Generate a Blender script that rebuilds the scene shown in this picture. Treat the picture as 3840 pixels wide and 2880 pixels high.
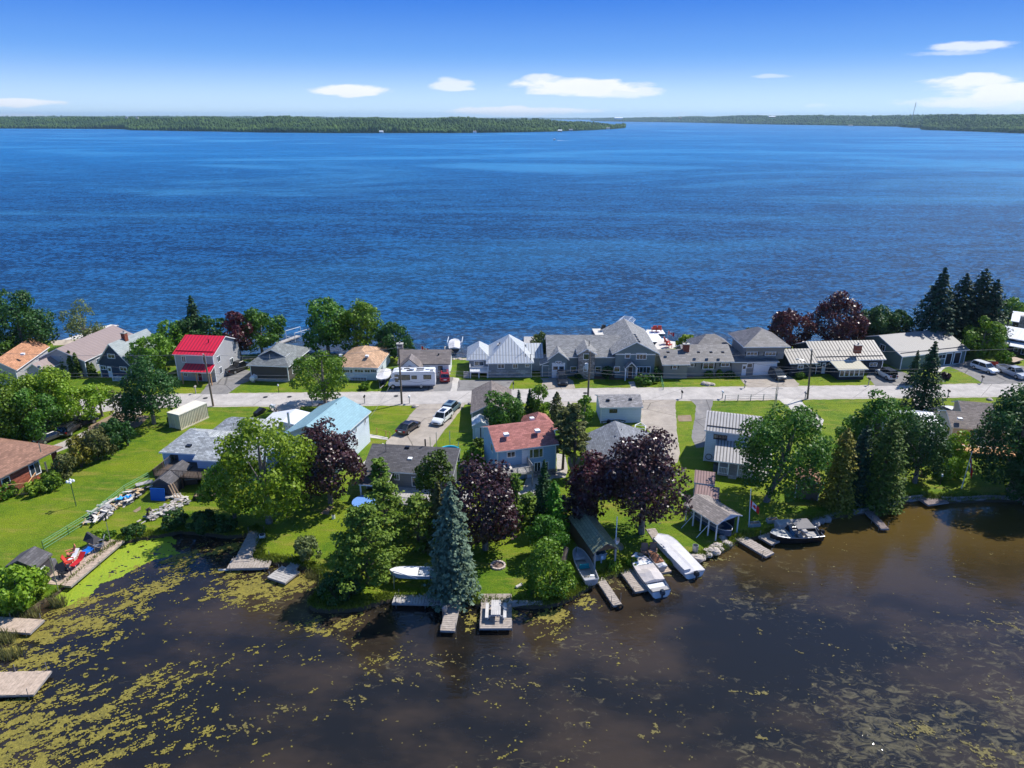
import bpy, math, random
import numpy as np
from mathutils import Vector, Matrix
R = math.radians
sc = bpy.context.scene
C = sc.collection
for o in list(bpy.data.objects): bpy.data.objects.remove(o)

# ---------------------------------------------------------------- camera
CAMZ, FPX, PITCH = 45.0, 2660.0, R(20.6)
cam_d = bpy.data.cameras.new('camera'); cam = bpy.data.objects.new('camera', cam_d); C.objects.link(cam)
cam.location = (0, 0, CAMZ); cam.rotation_euler = (math.pi/2 - PITCH, 0, 0)
cam_d.sensor_width = 36.0; cam_d.lens = 36.0*FPX/3840; cam_d.clip_start = 0.5; cam_d.clip_end = 60000
sc.camera = cam

# ---------------------------------------------------------------- world and sun
SUN_AZ, SUN_EL = R(56), R(51)
SUN = Vector((math.sin(SUN_AZ)*math.cos(SUN_EL), math.cos(SUN_AZ)*math.cos(SUN_EL), math.sin(SUN_EL)))
sun_d = bpy.data.lights.new('sun', 'SUN'); sun = bpy.data.objects.new('sun', sun_d); C.objects.link(sun)
sun_d.energy = 4.5; sun_d.angle = R(0.55); sun_d.color = (1, .955, .88)
sun.rotation_euler = SUN.to_track_quat('Z', 'Y').to_euler()
sc.view_settings.view_transform = 'Standard'; sc.view_settings.look = 'None'
sc.view_settings.exposure = 0.45; sc.view_settings.gamma = 1

def N(nt, typ, **kw):
    n = nt.nodes.new('ShaderNode' + typ)
    for k, v in kw.items():
        if hasattr(n, k) and k[0].islower(): setattr(n, k, v); continue
        key = int(k[1:]) if (k[0] == 'i' and k[1:].isdigit()) else k.replace('_', ' ')
        s = n.inputs[key]
        if isinstance(v, bpy.types.NodeSocket): nt.links.new(v, s)
        else:
            if s.type == 'RGBA' and len(v) == 3: v = (*v, 1)
            s.default_value = v
    return n
def MA(nt, op, a, b=0., c=0., clamp=False):
    n = nt.nodes.new('ShaderNodeMath'); n.operation = op; n.use_clamp = clamp
    for i, v in enumerate((a, b, c)):
        if isinstance(v, bpy.types.NodeSocket): nt.links.new(v, n.inputs[i])
        else: n.inputs[i].default_value = v
    return n.outputs[0]
def MIX(nt, f, a, b, mode='MIX'):
    n = nt.nodes.new('ShaderNodeMix'); n.data_type = 'RGBA'; n.blend_type = mode
    for i, v in ((0, f), (6, a), (7, b)):
        if isinstance(v, bpy.types.NodeSocket): nt.links.new(v, n.inputs[i])
        else: n.inputs[i].default_value = v if i == 0 else (*v[:3], 1)
    return n.outputs[2]
def RAMP(nt, f, a, b):
    n = nt.nodes.new('ShaderNodeMapRange'); n.interpolation_type = 'SMOOTHSTEP'
    nt.links.new(f, n.inputs[0]); n.inputs[1].default_value = a; n.inputs[2].default_value = b
    return n.outputs[0]

w = bpy.data.worlds.new('World'); sc.world = w; w.use_nodes = True
nt = w.node_tree; nt.nodes.clear()
sky = N(nt, 'TexSky', sky_type='NISHITA', sun_disc=False, sun_elevation=SUN_EL, sun_rotation=SUN_AZ,
        altitude=200, air_density=1.0, dust_density=0.25, ozone_density=1.6)
geo = N(nt, 'TexCoord')
sep = N(nt, 'SeparateXYZ', Vector=geo.outputs['Generated'])
X, Y, Z = sep.outputs
az = MA(nt, 'ARCTAN2', X, Y)
el = MA(nt, 'ARCSINE', Z)
def skydir(px, py):
    x = (px-1920)/FPX; y = -(py-1440)/FPX
    d = Vector((x, math.cos(PITCH)+y*math.sin(PITCH), -math.sin(PITCH)+y*math.cos(PITCH))).normalized()
    return math.atan2(d.x, d.y), math.asin(d.z)
cn = N(nt, 'TexNoise', Vector=N(nt, 'Mapping', Vector=geo.outputs['Generated'], Scale=(1, 1, 4.2)).outputs[0],
       Scale=11.0, Detail=9.0, Roughness=0.62, Distortion=0.4)
cn2 = N(nt, 'TexNoise', Vector=N(nt, 'Mapping', Vector=geo.outputs['Generated'], Scale=(1, 1, 3.5)).outputs[0],
        Scale=26.0, Detail=5.0, Roughness=0.6)
nz = MA(nt, 'ADD', MA(nt, 'MULTIPLY', MA(nt, 'SUBTRACT', cn.outputs[0], .5), 3.6),
        MA(nt, 'MULTIPLY', MA(nt, 'SUBTRACT', cn2.outputs[0], .5), 2.2))
# clouds low over the horizon: centre, half size (pixel measures turned into directions), density
CL = [(1300, 340, 155, 24, 1.0), (1700, 318, 75, 26, .75), (1690, 300, 60, 16, .7), (2160, 325, 240, 38, 1.05), (2050, 300, 90, 24, .8), (2350, 345, 130, 20, .8),
      (60, 383, 175, 17, .9), (60, 433, 110, 7, .7), (1950, 418, 280, 18, .95), (2550, 428, 130, 9, .55), (3640, 172, 165, 20, .75), (3560, 198, 140, 9, .45),
      (3640, 305, 190, 30, .95), (3780, 345, 330, 40, 1.0), (3620, 380, 290, 26, .85), (3860, 410, 220, 28, .7), (2890, 285, 60, 7, .45), (3060, 396, 50, 7, .35),
      (2900, 430, 70, 7, .4), (4200, 300, 260, 60, 1.0), (-400, 350, 260, 40, .9)]
acc = None
for px, py, hw, hh, amp in CL:
    a, e = skydir(px, py); a2, e2 = skydir(px+hw, py-hh)
    sa = abs(a2-a); se = abs(skydir(px, py-hh)[1]-e)
    dx = MA(nt, 'MULTIPLY', MA(nt, 'SUBTRACT', az, a), 1/sa)
    dy = MA(nt, 'MULTIPLY', MA(nt, 'SUBTRACT', el, e), 1/se)
    d = MA(nt, 'ADD', MA(nt, 'MULTIPLY', dx, dx), MA(nt, 'MULTIPLY', dy, dy))
    v = MA(nt, 'MULTIPLY', MA(nt, 'SUBTRACT', 1.3, d), amp*1.15)
    v = MA(nt, 'MULTIPLY', RAMP(nt, MA(nt, 'ADD', v, nz), 0.0, 1.0), amp, clamp=True)
    acc = v if acc is None else MA(nt, 'MAXIMUM', acc, v)
# very clear June sky: deep blue overhead paling to the horizon, laid over the physical sky
skc = MIX(nt, RAMP(nt, el, -.012, .085), (4.9, 6.3, 7.4), (1.5, 3.4, 6.8))
skc = MIX(nt, RAMP(nt, el, .02, .17), skc, (.20, 1.32, 5.3))
skc = MIX(nt, RAMP(nt, el, .25, .9), skc, MIX(nt, 1.0, sky.outputs[0], (.66, .84, .98), 'MULTIPLY'))
cloudc = MIX(nt, MA(nt, 'MULTIPLY', cn2.outputs[0], .5), (7.4, 7.4, 7.5), (5.3, 5.7, 6.4))
bg = N(nt, 'Background', Color=MIX(nt, MA(nt, 'MULTIPLY', acc, .93), skc, cloudc), Strength=0.112)
nt.links.new(bg.outputs[0], N(nt, 'OutputWorld').inputs[0])
w.cycles.sampling_method = 'MANUAL'; w.cycles.sample_map_resolution = 1024
sc.cycles.max_bounces = 6; sc.cycles.diffuse_bounces = 2; sc.cycles.glossy_bounces = 3; sc.cycles.transmission_bounces = 4
sc.cycles.transparent_max_bounces = 6; sc.cycles.volume_bounces = 0
sc.cycles.use_adaptive_sampling = True; sc.cycles.adaptive_threshold = 0.02

# ---------------------------------------------------------------- measuring: a pixel of the 3840x2880 photograph to a place on a level plane
CO = Vector((0, 0, CAMZ)); FW = Vector((0, math.cos(PITCH), -math.sin(PITCH))); UP = Vector((0, math.sin(PITCH), math.cos(PITCH)))
def ray(px, py): return FW + Vector(((px-1920)/FPX, 0, 0)) - UP*((py-1440)/FPX)
def P(px, py, z=0.0):
    d = ray(px, py); return CO + d*((z-CAMZ)/d.z)
def PJ(p):
    v = Vector(p)-CO; k = v.dot(FW); return 1920+FPX*v.x/k, 1440-FPX*v.dot(UP)/k
def ztop(base, py):     # height above a ground point whose top shows at row py
    lo, hi = 0.0, 44.0
    for _ in range(40):
        m = (lo+hi)/2
        if PJ((base.x, base.y, m))[1] > py: lo = m
        else: hi = m
    return lo
def depth(p): return (Vector(p)-CO).dot(FW)
WZ = -0.55   # water level below the lawns

# ---------------------------------------------------------------- objects
def props(o, label=None, cat=None, group=None, kind=None):
    if label: o['label'] = label
    if cat: o['category'] = cat
    if group: o['group'] = group
    if kind: o['kind'] = kind
    return o
def thing(name, label, cat, loc=(0, 0, 0), rz=0, group=None):
    o = bpy.data.objects.new(name, None); C.objects.link(o); o.empty_display_size = .3
    o.location = loc; o.rotation_euler = (0, 0, rz)
    return props(o, label, cat, group)
def link(name, me, parent=None):
    o = bpy.data.objects.new(name, me); C.objects.link(o)
    if parent: o.parent = parent
    return o
def copy_tree(o, parent=None):
    c = o.copy(); C.objects.link(c)
    if parent: c.parent = parent
    for ch in o.children: copy_tree(ch, c)
    return c

class MB:
    def __init__(s): s.V = []; s.F = []; s.M = []; s.U = []
    def poly(s, pts, m=0, uv=None):
        n = len(s.V); s.V += [tuple(p) for p in pts]; s.F.append(tuple(range(n, n+len(pts)))); s.M.append(m)
        s.U.append(uv or [(p[0], p[1]) for p in pts])
    def hexa(s, b, t, m=0, mt=None):   # bottom ring, top ring (same count, ccw from above)
        k = len(b); s.poly(t, m if mt is None else mt); s.poly(b[::-1], m)
        for i in range(k):
            j = (i+1) % k; L = (Vector(b[j])-Vector(b[i])).length; h = (Vector(t[i])-Vector(b[i])).length
            s.poly([b[i], b[j], t[j], t[i]], m, [(0, 0), (L, 0), (L, h), (0, h)])
    def box(s, x0, y0, z0, x1, y1, z1, m=0, mt=None):
        s.hexa([(x0, y0, z0), (x1, y0, z0), (x1, y1, z0), (x0, y1, z0)], [(x0, y0, z1), (x1, y0, z1), (x1, y1, z1), (x0, y1, z1)], m, mt)
    def rbox(s, c, size, rz=0, m=0, rx=0, ry=0):
        M = Matrix.Translation(c) @ Matrix.Rotation(rz, 4, 'Z') @ Matrix.Rotation(ry, 4, 'Y') @ Matrix.Rotation(rx, 4, 'X')
        a, b, c2 = (q/2 for q in size)
        bt = [M @ Vector(v) for v in ((-a, -b, -c2), (a, -b, -c2), (a, b, -c2), (-a, b, -c2))]
        tp = [M @ Vector(v) for v in ((-a, -b, c2), (a, -b, c2), (a, b, c2), (-a, b, c2))]
        s.hexa(bt, tp, m)
    def tube(s, pts, rad, n=6, m=0, cap=True):
        pts = [Vector(p) for p in pts]; rings = []
        rad = rad if isinstance(rad, (list, tuple)) else [rad]*len(pts)
        for i, p in enumerate(pts):
            d = (pts[min(i+1, len(pts)-1)]-pts[max(i-1, 0)]).normalized()
            a = d.cross(Vector((0, 0, 1)) if abs(d.z) < .9 else Vector((1, 0, 0))).normalized(); b = d.cross(a)
            rings.append([p + (a*math.cos(2*math.pi*k/n) + b*math.sin(2*math.pi*k/n))*rad[i] for k in range(n)])
        s.loft(rings, m, cap)
    def loft(s, rings, m=0, cap=True, closed=True):
        for a, b in zip(rings, rings[1:]):
            k = len(a)
            for i in range(k if closed else k-1):
                j = (i+1) % k; s.poly([a[i], a[j], b[j], b[i]], m)
        if cap: s.poly(rings[0][::-1], m); s.poly(rings[-1], m)
    def cyl(s, x, y, z0, z1, r, n=10, m=0, r2=None):
        r2 = r if r2 is None else r2
        s.hexa([(x+r*math.cos(2*math.pi*k/n), y+r*math.sin(2*math.pi*k/n), z0) for k in range(n)],
               [(x+r2*math.cos(2*math.pi*k/n), y+r2*math.sin(2*math.pi*k/n), z1) for k in range(n)], m)
    def obj(s, name, mats, parent=None, smooth=False, weld=False):
        me = bpy.data.meshes.new(name); me.from_pydata(s.V, [], s.F)
        for mt in (mats if isinstance(mats, (list, tuple)) else [mats]): me.materials.append(mt)
        me.polygons.foreach_set('material_index', s.M)
        uv = me.uv_layers.new(name='UVMap')
        uv.data.foreach_set('uv', [c for f in s.U for p in f for c in p])
        if smooth or weld:
            import bmesh
            bm = bmesh.new(); bm.from_mesh(me); bmesh.ops.remove_doubles(bm, verts=bm.verts, dist=.001)
            bmesh.ops.recalc_face_normals(bm, faces=bm.faces)
            bm.to_mesh(me); bm.free()
            if smooth:
                me.polygons.foreach_set('use_smooth', [True]*len(me.polygons))
                try: me.set_sharp_from_angle(angle=R(42))
                except Exception: pass
        me.update()
        return link(name, me, parent)

# ---------------------------------------------------------------- materials
MATS = {}
def base(name):
    m = bpy.data.materials.new(name); m.use_nodes = True; nt = m.node_tree; nt.nodes.clear()
    out = N(nt, 'OutputMaterial'); return m, nt, out
def sc3(c, k): return tuple(min(1, v*k) for v in c)
def pm(name, col, rough=.8, var=.12, scale=1.5, pat=None, spec=.3, metal=0, ps=(.4, .3), dirt=None, coat=0, dark=.6, bump=.25):
    if name in MATS: return MATS[name]
    m, nt, out = base(name); tc = N(nt, 'TexCoord'); ob = tc.outputs['Object']
    n1 = N(nt, 'TexNoise', Vector=ob, Scale=scale, Detail=6., Roughness=.65).outputs[0]
    n1 = RAMP(nt, n1, .25, .75)
    c = MIX(nt, n1, sc3(col, 1-var), sc3(col, 1+var))
    if dirt: c = MIX(nt, MA(nt, 'MULTIPLY', RAMP(nt, N(nt, 'TexNoise', Vector=ob, Scale=scale*.35, Detail=7., Roughness=.7).outputs[0], .5, .72), dirt[1]), c, dirt[0])
    hgt = None
    if pat in ('siding', 'boards'):
        s = N(nt, 'SeparateXYZ', Vector=ob)
        v = MA(nt, 'FRACT', MA(nt, 'DIVIDE', s.outputs[2] if pat == 'siding' else MA(nt, 'ADD', s.outputs[0], s.outputs[1]), ps[0]))
        hgt = MA(nt, 'SUBTRACT', 1., v) if pat == 'siding' else RAMP(nt, v, 0, .12)
        c = MIX(nt, RAMP(nt, v, .0, .16), sc3(col, dark), c)
    elif pat == 'ribs':
        s = N(nt, 'SeparateXYZ', Vector=tc.outputs['UV'])
        v = MA(nt, 'ABSOLUTE', MA(nt, 'SUBTRACT', MA(nt, 'FRACT', MA(nt, 'DIVIDE', s.outputs[0], ps[0])), .5))
        hgt = RAMP(nt, v, .30, .48)
        c = MIX(nt, RAMP(nt, v, .24, .40), c, sc3(col, dark))
    elif pat in ('shingle', 'brick', 'planks', 'tile'):
        vec = tc.outputs['UV']
        if pat == 'brick':
            s = N(nt, 'SeparateXYZ', Vector=ob); vec = N(nt, 'CombineXYZ', X=MA(nt, 'ADD', s.outputs[0], s.outputs[1]), Y=s.outputs[2]).outputs[0]
        if pat == 'planks': vec = ob
        b = N(nt, 'TexBrick', Vector=vec, Color1=(.0, .0, .0), Color2=(1, 1, 1), Mortar=(.5, .5, .5), Scale=1., Mortar_Size=.03 if pat != 'brick' else .012,
              Mortar_Smooth=.3, Bias=0., Brick_Width=ps[0], Row_Height=ps[1])
        c = MIX(nt, b.outputs[0], MIX(nt, 1., c, (1-var*1.6,)*3, 'MULTIPLY'), MIX(nt, 1., c, (1+var*1.6,)*3, 'MULTIPLY'))
        c = MIX(nt, b.outputs[1], c, sc3(col, dark)); hgt = MA(nt, 'SUBTRACT', 1., b.outputs[1])
    elif pat == 'stone':
        v = N(nt, 'TexVoronoi', Vector=N(nt, 'Mapping', Vector=ob, Scale=(1, 1, 2.4)).outputs[0], Scale=ps[0]); v2 = N(nt, 'TexVoronoi', Vector=N(nt, 'Mapping', Vector=ob, Scale=(1, 1, 2.4)).outputs[0], Scale=ps[0], feature='DISTANCE_TO_EDGE')
        bw = N(nt, 'RGBToBW', Color=v.outputs['Color']).outputs[0]
        c = MIX(nt, bw, sc3(col, .35), sc3(col, 1.7)); c = MIX(nt, RAMP(nt, v2.outputs[0], 0, .06), sc3(col, .3), c); hgt = RAMP(nt, v2.outputs[0], 0, .15)
    kw = {}
    n2 = N(nt, 'TexNoise', Vector=ob, Scale=scale*9, Detail=4.).outputs[0]
    hh = n2 if hgt is None else MA(nt, 'ADD', MA(nt, 'MULTIPLY', n2, .25), hgt)
    bp = N(nt, 'Bump', Height=hh, Strength=bump, Distance=.04)
    bs = N(nt, 'BsdfPrincipled', Base_Color=c, Roughness=rough, Metallic=metal, Normal=bp.outputs[0]); bs.inputs['Specular IOR Level'].default_value = spec
    if coat: bs.inputs['Coat Weight'].default_value = coat
    nt.links.new(bs.outputs[0], out.inputs[0]); MATS[name] = m; return m
def glass(name='window_glass', col=(.02, .03, .04), rough=.06):
    if name in MATS: return MATS[name]
    m, nt, out = base(name)
    n = N(nt, 'TexNoise', Vector=N(nt, 'TexCoord').outputs['Object'], Scale=1.1, Detail=2.).outputs[0]
    bs = N(nt, 'BsdfPrincipled', Base_Color=MIX(nt, RAMP(nt, n, .4, .7), sc3(col, .6), sc3(col, 2.2)), Roughness=rough); bs.inputs['Specular IOR Level'].default_value = .8
    nt.links.new(bs.outputs[0], out.inputs[0]); MATS[name] = m; return m
def leafm(name, c1, c2, rough=.5, trans=.3, spec=.3, sc_=1.1):
    if name in MATS: return MATS[name]
    m, nt, out = base(name); tc = N(nt, 'TexCoord'); oi = N(nt, 'ObjectInfo')
    f = RAMP(nt, N(nt, 'TexNoise', Vector=tc.outputs['Object'], Scale=sc_, Detail=4., Roughness=.7).outputs[0], .3, .7)
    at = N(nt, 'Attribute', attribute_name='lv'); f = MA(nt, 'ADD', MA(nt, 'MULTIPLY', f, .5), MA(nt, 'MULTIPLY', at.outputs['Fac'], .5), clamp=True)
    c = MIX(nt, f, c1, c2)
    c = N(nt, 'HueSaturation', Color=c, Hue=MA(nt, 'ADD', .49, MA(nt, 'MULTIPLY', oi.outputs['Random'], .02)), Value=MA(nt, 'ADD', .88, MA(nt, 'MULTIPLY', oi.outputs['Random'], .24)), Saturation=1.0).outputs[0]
    bs = N(nt, 'BsdfPrincipled', Base_Color=c, Roughness=rough); bs.inputs['Specular IOR Level'].default_value = spec
    tr = N(nt, 'BsdfTranslucent', Color=c)
    mx = N(nt, 'MixShader', Fac=trans, i1=bs.outputs[0], i2=tr.outputs[0])
    nt.links.new(mx.outputs[0], out.inputs[0]); MATS[name] = m; return m

WHITE = pm('white_paint', (.78, .80, .82), .5, .05)
TRIM = pm('white_trim', (.80, .82, .84), .5, .03)
BLACK = pm('black_paint', (.015, .016, .02), .35, .1)
GREYM = pm('grey_metal', (.32, .33, .35), .4, .1, metal=.6)
GALV = pm('galvanised', (.5, .52, .54), .35, .1, metal=.8)
RUBBER = pm('rubber', (.02, .02, .02), .8, .1)
WOODW = pm('weathered_wood', (.34, .30, .27), .85, .28, 2.5, dirt=((.16, .13, .11), .5))
WOODG = pm('grey_wood', (.40, .38, .36), .85, .25, 2.5, dirt=((.2, .17, .15), .5))
WOODT = pm('tan_wood', (.55, .30, .13), .7, .15, 2.)
WOODD = pm('dark_wood', (.10, .075, .06), .8, .25, 2.)
POLEW = pm('pole_wood', (.20, .155, .12), .85, .2, 3.)
BARK = pm('bark', (.13, .10, .08), .9, .3, 3., bump=.6)
BARKG = pm('bark_grey', (.22, .19, .17), .9, .3, 3., bump=.6)
GLASS = glass()
CARGL = glass('car_glass', (.012, .016, .02), .04)
CONC = pm('concrete_grey', (.42, .40, .37), .85, .15, 1.2)
ROCK = pm('fieldstone', (.46, .40, .35), .85, .3, 1.6, bump=.6)
ROCKD = pm('grey_rock', (.26, .25, .25), .85, .3, 1.6, bump=.6)
BRICKC = pm('red_brick', (.30, .09, .055), .85, .15, 2., 'brick', ps=(.24, .09))
# ================================================================ ground, roads, water
def fnoise(x, y, seed=0, oct=5, rough=.55):    # fractal value noise with numpy
    rs = np.random.RandomState(seed); T = rs.rand(256, 256); tot = np.zeros_like(x); amp = 1.; s = 0.
    for o in range(oct):
        fx = x*(2**o)+17.3*o; fy = y*(2**o)+5.1*o
        ix = np.floor(fx).astype(int); iy = np.floor(fy).astype(int); u = fx-ix; v = fy-iy; u = u*u*(3-2*u); v = v*v*(3-2*v)
        g = lambda a, b: T[a % 256, b % 256]
        tot += amp*((g(ix, iy)*(1-u)+g(ix+1, iy)*u)*(1-v)+(g(ix, iy+1)*(1-u)+g(ix+1, iy+1)*u)*v); s += amp; amp *= rough
    return tot/s
def grass_mat():
    m, nt, out = base('lawn_grass'); tc = N(nt, 'TexCoord'); ob = tc.outputs['Object']
    a = RAMP(nt, N(nt, 'TexNoise', Vector=ob, Scale=.09, Detail=4., Roughness=.6).outputs[0], .36, .64)
    b = RAMP(nt, N(nt, 'TexNoise', Vector=ob, Scale=.8, Detail=6., Roughness=.7).outputs[0], .3, .75)
    d = RAMP(nt, N(nt, 'TexNoise', Vector=N(nt, 'Mapping', Vector=ob, Rotation=(0, 0, .6), Scale=(.5, 2.2, 1)).outputs[0], Scale=.35, Detail=6., Roughness=.7).outputs[0], .49, .66)
    f = N(nt, 'TexNoise', Vector=ob, Scale=7., Detail=3., Roughness=.7).outputs[0]
    c = MIX(nt, a, (.055, .140, .007), (.165, .225, .009))
    c = MIX(nt, MA(nt, 'MULTIPLY', b, .65), c, (.20, .275, .014))
    c = MIX(nt, MA(nt, 'MULTIPLY', d, .62), c, (.28, .245, .05))
    c = MIX(nt, RAMP(nt, f, .3, .7), MIX(nt, 1., c, (.60, .62, .6), 'MULTIPLY'), MIX(nt, 1., c, (1.28, 1.24, 1.2), 'MULTIPLY'))
    s = N(nt, 'SeparateXYZ', Vector=ob)
    c = MIX(nt, RAMP(nt, s.outputs[2], -.3, -.12), (.09, .07, .045), c)
    bp = N(nt, 'Bump', Height=N(nt, 'TexNoise', Vector=ob, Scale=9., Detail=4., Roughness=.8).outputs[0], Strength=.9, Distance=.12)
    bs = N(nt, 'BsdfPrincipled', Base_Color=c, Roughness=.8, Normal=bp.outputs[0]); bs.inputs['Specular IOR Level'].default_value = .15
    nt.links.new(bs.outputs[0], out.inputs[0]); return m
GRASS = grass_mat()
PX = lambda *a: [(a[i], a[i+1]) for i in range(0, len(a), 2)]
pond_sh = PX(-900, 2420, -300, 2330, 0, 2300, 90, 2285, 150, 2240, 200, 2215, 300, 2130, 435, 2025, 520, 2008, 600, 1993, 700, 1978, 780, 1990, 860, 2000, 930, 1990, 965, 1975,
             985, 2010, 975, 2060, 960, 2085, 1010, 2093, 1070, 2096, 1140, 2110, 1200, 2135, 1230, 2180, 1190, 2235, 1160, 2262, 1240, 2275, 1340, 2270, 1420, 2245, 1480, 2228,
             1730, 2240, 1800, 2248, 2000, 2258, 2070, 2255, 2120, 2235, 2160, 2215, 2200, 2190, 2250, 2160, 2330, 2135, 2420, 2115, 2520, 2108, 2580, 2100, 2650, 2070, 2715, 2052,
             2760, 2010, 2860, 1998, 2960, 1975, 3010, 1955, 3100, 1932, 3200, 1915, 3330, 1893, 3380, 1868, 3460, 1858, 3530, 1868, 3600, 1868, 3700, 1862, 3840, 1865, 4300, 1862, 4900, 1850)
lake_sh = PX(-1100, 1345, -300, 1320, 60, 1290, 200, 1272, 420, 1285, 560, 1300, 800, 1325, 880, 1333, 1000, 1325, 1200, 1322, 1420, 1335, 1560, 1338, 1750, 1344, 1900, 1335, 2030, 1333,
             2200, 1322, 2400, 1312, 2520, 1308, 2600, 1303, 2800, 1300, 3000, 1298, 3200, 1288, 3400, 1278, 3560, 1230, 3740, 1188, 3840, 1165, 4200, 1150, 4900, 1130)
def smooth_poly(pts, it=2):
    for _ in range(it):
        q = [pts[0]]
        for a, b in zip(pts, pts[1:]): q += [a*.75+b*.25, a*.25+b*.75]
        pts = q+[pts[-1]]
    return pts
near = smooth_poly([P(x, y) for x, y in pond_sh], 2); far = smooth_poly([P(x, y) for x, y in lake_sh], 1)
rnd = random.Random(3)
near = [p+Vector((rnd.uniform(-.12, .12), rnd.uniform(-.12, .12), 0)) for p in near]
ring = near + far[::-1]
from mathutils.geometry import tessellate_polygon
def sheet(name, mat, pts, z, parent=None, kind='structure', skirt=0, label=None, out=.0):
    me = bpy.data.meshes.new(name); tri = tessellate_polygon([[Vector((p.x, p.y, 0)) for p in pts]])
    V = [(p.x, p.y, z) for p in pts]; F = [tuple(t) for t in tri]
    if skirt:
        n = len(pts); cx = sum((p for p in pts), Vector())/n
        area = sum(a.x*b.y-b.x*a.y for a, b in zip(pts, pts[1:]+pts[:1])); sg = 1 if area > 0 else -1
        for i, p in enumerate(pts):
            t = (pts[(i+1) % n]-pts[i-1]); t = Vector((t.y, -t.x, 0)).normalized()*sg*out
            V.append((p.x+t.x, p.y+t.y, z-skirt))
        F += [(i, i+n, (i+1) % n+n, (i+1) % n) for i in range(n)]
    me.from_pydata(V, [], F); me.materials.append(mat); me.update()
    import bmesh
    bm = bmesh.new(); bm.from_mesh(me)
    bm.normal_update()
    for f in bm.faces:
        if f.normal.z < -.3: f.normal_flip()
    bm.to_mesh(me); bm.free()
    o = link(name, me, parent); props(o, label, None, None, kind); return o
sheet('ground', GRASS, ring, 0, skirt=1.6, out=1.1)
# ---- paved surfaces
def pave(name, col, rough=.9, dirt=((.30, .25, .20), .5), sc_=.5, crack=True):
    m, nt, out = base(name); ob = N(nt, 'TexCoord').outputs['Object']
    c = MIX(nt, RAMP(nt, N(nt, 'TexNoise', Vector=ob, Scale=sc_, Detail=8., Roughness=.7).outputs[0], .3, .72), sc3(col, .82), sc3(col, 1.15))
    c = MIX(nt, MA(nt, 'MULTIPLY', RAMP(nt, N(nt, 'TexNoise', Vector=N(nt, 'Mapping', Vector=ob, Scale=(1, .35, 1)).outputs[0], Scale=.3, Detail=7., Roughness=.75).outputs[0], .52, .68), dirt[1]), c, dirt[0])
    if crack:
        v = N(nt, 'TexVoronoi', Vector=N(nt, 'Mapping', Vector=MIX(nt, .12, ob, N(nt, 'TexNoise', Vector=ob, Scale=.5, Detail=4.).outputs[1])).outputs[0], Scale=.13, feature='DISTANCE_TO_EDGE').outputs[0]
        c = MIX(nt, RAMP(nt, v, .0, .012), sc3(col, .45), c)
    g = N(nt, 'TexNoise', Vector=ob, Scale=14., Detail=3., Roughness=.8).outputs[0]
    c = MIX(nt, RAMP(nt, g, .3, .7), MIX(nt, 1., c, (.88,)*3, 'MULTIPLY'), MIX(nt, 1., c, (1.12,)*3, 'MULTIPLY'))
    bs = N(nt, 'BsdfPrincipled', Base_Color=c, Roughness=rough, Normal=N(nt, 'Bump', Height=g, Strength=.3, Distance=.03).outputs[0]); bs.inputs['Specular IOR Level'].default_value = .2
    nt.links.new(bs.outputs[0], out.inputs[0]); return m
ROAD = pave('road_asphalt', (.44, .41, .385), dirt=((.5, .46, .42), .5), crack=False)
DRIVE = pave('old_driveway', (.36, .315, .27), dirt=((.48, .42, .34), .6))
ASPH = pave('asphalt_drive', (.22, .21, .205), dirt=((.36, .33, .30), .6))
CONCP = pave('concrete_path', (.50, .47, .43), dirt=((.4, .37, .33), .4), crack=False)
GRAV = pave('gravel', (.42, .38, .34), dirt=((.3, .27, .24), .6), sc_=3., crack=False)
SAND = pave('beach_sand', (.45, .38, .29), dirt=((.25, .21, .17), .6), crack=False)
DIRT = pave('bare_soil', (.26, .19, .13), dirt=((.34, .28, .2), .6), crack=False)
MULCH = pave('mulch', (.16, .10, .07), crack=False, sc_=2.)
def psheet(name, mat, px, z=.02, label=None, kind='structure', wob=.0):
    pts = [P(x, y, z) for x, y in px]
    if wob:
        q = []
        for a, b in zip(pts, pts[1:]+pts[:1]):
            n = max(1, int((b-a).length/.8))
            for i in range(n): q.append(a.lerp(b, i/n)+Vector((rnd.uniform(-wob, wob), rnd.uniform(-wob, wob), 0)))
        pts = q
    return sheet(name, mat, pts, z, kind=kind, skirt=z-.002 if z > .01 else 0)
rf = PX(-900, 1525, 250, 1505, 420, 1492, 660, 1480, 1250, 1474, 1500, 1471, 1800, 1464, 2400, 1457, 3000, 1451, 3500, 1445, 3840, 1438, 4700, 1422)
rn = PX(-900, 1590, 250, 1560, 420, 1535, 650, 1522, 1200, 1518, 1510, 1516, 1800, 1510, 2150, 1505, 2400, 1500, 3000, 1494, 3500, 1487, 3840, 1483, 4700, 1470)
psheet('road_verge', GRAV, [(x, y-4) for x, y in rf]+[(x, y+5) for x, y in rn][::-1], .012, wob=.12)
psheet('road', ROAD, rf+rn[::-1], .03)
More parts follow.
